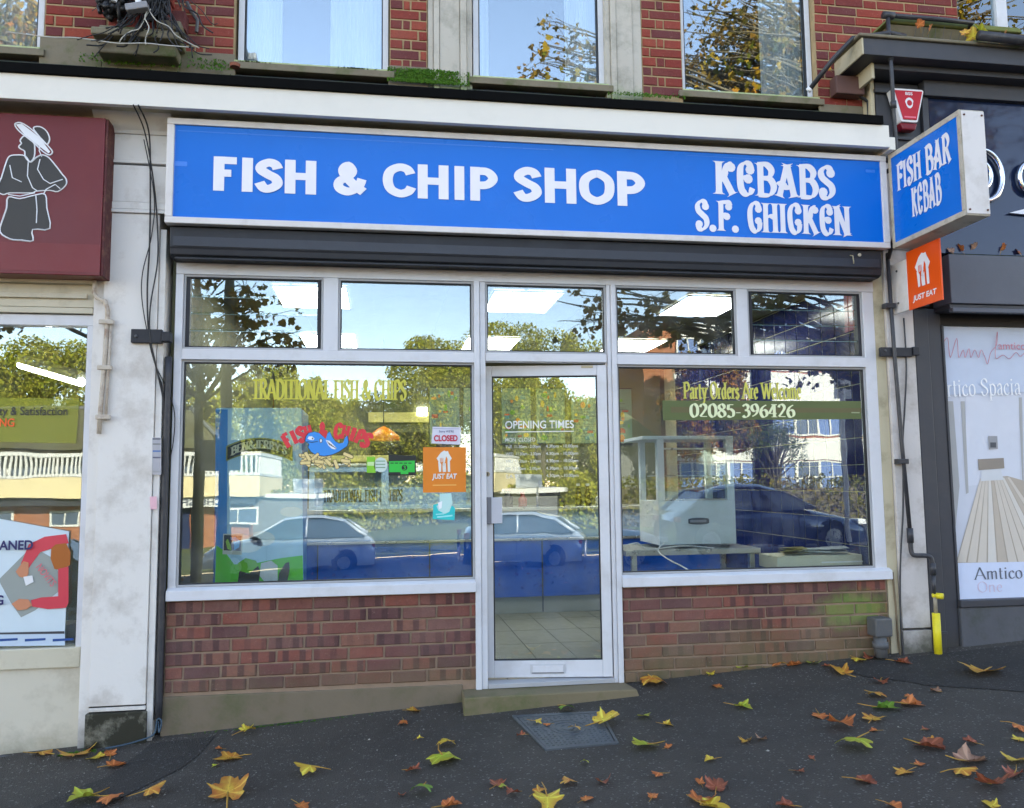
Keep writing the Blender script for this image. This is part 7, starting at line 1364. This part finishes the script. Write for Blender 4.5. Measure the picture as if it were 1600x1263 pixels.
STALK = dull('leaf_stalk', srgb(190, 160, 60), srgb(150, 90, 50), 20, .6)
OUT = [(0, .12), (20, .48), (34, .62), (40, .50), (52, .66), (62, .98), (70, .74), (80, .86), (92, 1.18), (90, 1.2)]
def leaf_outline():
    half = [(-86, .2), (-62, .46), (-44, .64), (-32, .80), (-22, .70), (-8, .60), (4, .74), (14, .86), (22, 1.0), (30, .86), (40, .78), (49, .60), (58, .70), (68, .88), (76, .92), (90, 1.12)]
    return half+[(180-a, r) for a, r in reversed(half[:-1])]
def fallen_leaf(x, y, z, s, key, rot, curl, seed, label, group=None, tiltx=0, up=0, name='fallen_leaf'):
    r = random.Random(seed); kb_ = .38 if key in 'bto' else .08; O = [(a+r.uniform(-4, 4), (rr*(1-kb_)+.74*kb_)*r.uniform(.84, 1.12)) for a, rr in leaf_outline()]; n = len(O); V, E_, Vn, Fc = [], [], [], []
    cu = curl; cy = r.uniform(-.5, 1)*curl; tw = r.uniform(-.6, .6)*curl; fold = r.uniform(.2, 1)*curl
    def bend(px, py):
        rr2 = px*px+py*py; h = cu*.34*px*px-cy*.18*py*py+tw*.3*px*py+fold*.25*abs(px)*(py+.4)+.05*math.sin(px*7+seed)*rr2
        sx = px*(1-.16*abs(cu)*abs(px)); return (sx*(1-.06*abs(cu)), py*(1-.1*abs(cy)), h)
    for ring in (0, .34, .68, 1):
        if ring == 0: V.append(bend(0, 0)); E_.append(0); Vn.append(1); continue
        for a, rr in O:
            k = rr*ring if ring == 1 else (rr*.55+.28)*ring; px, py = math.cos(R(a))*k, math.sin(R(a))*k
            V.append(bend(px, py)); E_.append(ring); Vn.append(1 if round(a) and any(abs(a-q) < 9 for q in (-30, 20, 90, 160, 210)) else .0)
    for i in range(n): j = (i+1) % n; Fc.append((0, 1+i, 1+j)); [Fc.append((1+k*n+i, 1+(k+1)*n+i, 1+(k+1)*n+j, 1+k*n+j)) for k in (0, 1)]
    zmin = min(v[2] for v in V); V = [(a*s/2, b_*s/2, (c-zmin)*s/2+.002) for a, b_, c in V]
    me = bpy.data.meshes.new(name); me.from_pydata(V, [], Fc); me.update()
    for nm, arr in (('edge', E_), ('vein', Vn)): me.attributes.new(nm, 'FLOAT', 'POINT').data.foreach_set('value', arr)
    me.materials.append(LMAT[key][1]); me.polygons.foreach_set('use_smooth', [True]*len(me.polygons)); o = bpy.data.objects.new(name, me); COL.objects.link(o); o.location = (x, y, z+up+(abs(tiltx)*s*.22 if abs(tiltx) < .5 else 0)); o.rotation_euler = (tiltx, 0, rot)
    st_ = MB(); c0 = V[0]; q = r.uniform(-.25, .25); st_.tube([(0, c0[1]-.02*s, c0[2]), (q*.3*s, -.32*s, c0[2]+.03*s), (q*s, -.62*s, max(.003, c0[2]+r.uniform(-.02, .12)*s))], .018*s, 5, r1=.012*s); st_.build('stalk', STALK, o, smooth=True)
    tag(o, label, 'leaf', group); return o
LV = """65,1180,38,m 118,1183,62,m 152,1187,36,y 172,1181,24,o 178,1200,40,o 135,1252,58,l 172,1254,50,o 236,1245,46,m 385,1149,34,y 343,1172,15,o 363,1185,52,m 338,1199,16,l 356,1246,82,m 483,1210,50,y 645,1113,34,m
630,1133,22,o 655,1157,15,y 698,1168,42,y 692,1191,68,l 645,1207,34,b 628,1245,18,b 660,1242,48,g 885,1112,34,g 838,1133,24,y 856,1136,16,o 815,1154,22,b 898,1144,28,m 943,1133,60,y 1005,1122,30,l 1041,1135,26,y
1010,1168,58,l 1044,1169,18,o 914,1194,20,l 777,1227,36,b 786,1232,20,l 802,1244,34,b 842,1240,30,m 890,1228,38,m 942,1225,36,b 855,1258,68,y 916,1252,26,o 1029,1214,26,o 1020,1248,24,o 1093,1225,22,o
1096,1254,60,o 1020,1069,60,m 1110,1055,24,y 1161,1046,30,l 1120,1075,24,o 1158,1107,40,l 1165,1160,30,m 1190,1157,26,t 1112,1190,26,y 1217,1041,30,o 1240,1042,32,o 1270,1038,30,l 1292,1041,18,b 1316,1053,44,m
1340,1032,28,y 1358,1029,28,b 1358,1014,15,t 1377,1067,34,b 1408,1031,32,b 1392,1006,13,t 1538,1052,74,m 1463,1082,22,t 1368,1090,38,m 1421,1089,18,o 1380,1108,50,g 1420,1103,46,o 1364,1127,42,m
1367,1143,18,o 1281,1120,32,o 1314,1137,62,o 1338,1169,64,l 1248,1208,24,b 1349,1222,44,b 1414,1208,36,m 1437,1196,22,o 1448,1168,62,b 1455,1159,20,m 1518,1163,28,b 1447,1142,18,b 1515,1192,62,t 1503,1210,44,m
1550,1230,62,b 1592,1141,36,o 1594,1158,30,y 1588,1190,46,y 1585,1211,40,b 1120,1233,50,b 1108,1262,56,y 1550,1261,34,y 1268,1186,12,b 470,1262,30,o 700,1262,40,o 1230,1262,36,b 1395,1262,34,o""".split()
LMK = [('the foot of the left pilaster', 150, 1160), ('the dark tarmac patch', 300, 1200), ('the middle of the left brick wall', 470, 1120), ('the left end of the doorstep', 725, 1110), ('the inspection cover', 880, 1145), ('the right end of the doorstep', 1000, 1090), ('the foot of the right brick wall', 1190, 1045), ('the square drain pipe', 1370, 1010), ('the yellow gas pipe', 1445, 1020), ('the right window poster', 1560, 1010), ('the bottom left corner', 60, 1263), ('the middle of the bottom edge', 900, 1263), ('the bottom edge right of centre', 1200, 1263), ('the bottom right corner', 1600, 1240)]
items = []
for s in LV: a = s.split(','); px, py, w = map(float, a[:3]); items.append((px, py, w, a[3]))
groups = {}
for it in items:
    k = min(range(len(LMK)), key=lambda q: math.hypot(it[0]-LMK[q][1], (it[1]-LMK[q][2])*1.3)); groups.setdefault((it[3], k), []).append(it)
ORD = ['nearest', 'second nearest', 'third nearest', 'fourth nearest', 'fifth nearest', 'sixth nearest']; sd = 0
for (key, k), L_ in groups.items():
    L_.sort(key=lambda q: math.hypot(q[0]-LMK[k][1], (q[1]-LMK[k][2])*1.3))
    for i, (px, py, w, _) in enumerate(L_):
        sd += 1; x, y = atg(px, py); d = Vector((x, y+5.4, 1.5-gz(x, y))).length; s = w/1300*d*.95; r = random.Random(sd*7+1)
        side = 'left' if px < LMK[k][1] else 'right'
        lab = '%s %s plane leaf, %s to %s' % ('large' if w > 44 else ('small' if w < 25 else 'curled'), LMAT[key][0], ORD[min(i, 5)], LMK[k][0])
        if key in 'bt': cu = r.uniform(.8, 1.6)
        else: cu = r.choice([r.uniform(-1.0, -.4), r.uniform(.4, 1.3), r.uniform(.6, 1.5)])
        fallen_leaf(x, y, gz(x, y)+.001+(.008 if 800 < px < 965 and 1115 < py < 1172 else 0), max(.05, s), key, r.uniform(0, 6.28), cu, sd, lab, 'fallen leaves on the pavement', r.uniform(-.2, .3))
# leaves caught on ledges
for i, (px, py, w, key, Y, lab) in enumerate(((1485, 385, 20, 't', -.17, 'tan leaf at the left end of the grey fascia ledge'), (1500, 382, 20, 'o', -.17, 'orange leaf second from left on the grey fascia ledge'), (1523, 379, 24, 't', -.17, 'upright tan leaf in the middle of the grey fascia ledge'), (1566, 380, 24, 'o', -.17, 'upright orange leaf right of centre on the grey fascia ledge'), (1590, 388, 18, 'b', -.17, 'russet leaf at the right end of the grey fascia ledge'),
    (1437, 30, 24, 'o', -.36, 'orange leaf lodged beside the bird spikes above the cornice'), (1455, 38, 18, 'o', -.36, 'small orange leaf behind the cornice rail joint'), (1508, 44, 24, 'm', -.36, 'orange and yellow leaf left of the bright green ledge leaf'), (1532, 38, 44, 'l', -.37, 'big bright green leaf standing in the gutter at top right'), (1520, 46, 36, 'y', -.36, 'yellow leaf behind the bright green gutter leaf'), (1567, 50, 36, 'm', -.36, 'orange leaf hanging over the gutter at top right'), (1592, 58, 16, 'b', -.36, 'russet leaf at the far right of the gutter'),
    (1294, 102, 16, 'm', -.09, 'yellow orange leaf on top of the brown meter box'), (850, 151, 9, 'o', -.3, 'tiny orange leaf on the black canopy edge left'), (913, 155, 7, 'o', -.3, 'tiny orange leaf on the black canopy edge right'))):
    x, z = at(px, py+w*.25, Y); fallen_leaf(x, Y, z-.01, w/1300*(5.4+Y)*1.0, key, i*1.7, .7, 300+i, lab, None, R(62))
# tiny plants on the sills
for i, (x, lab) in enumerate(((-.86, 'low weed tuft on the sill of the window above FISH at left'), (-.20, 'low weed tuft on the sill right of the window above FISH'))):
    moss(60, lambda: x+random.gauss(0, .05), lambda: -.02, lambda a, b_: 4.244, .02, lab, MOSS_D)
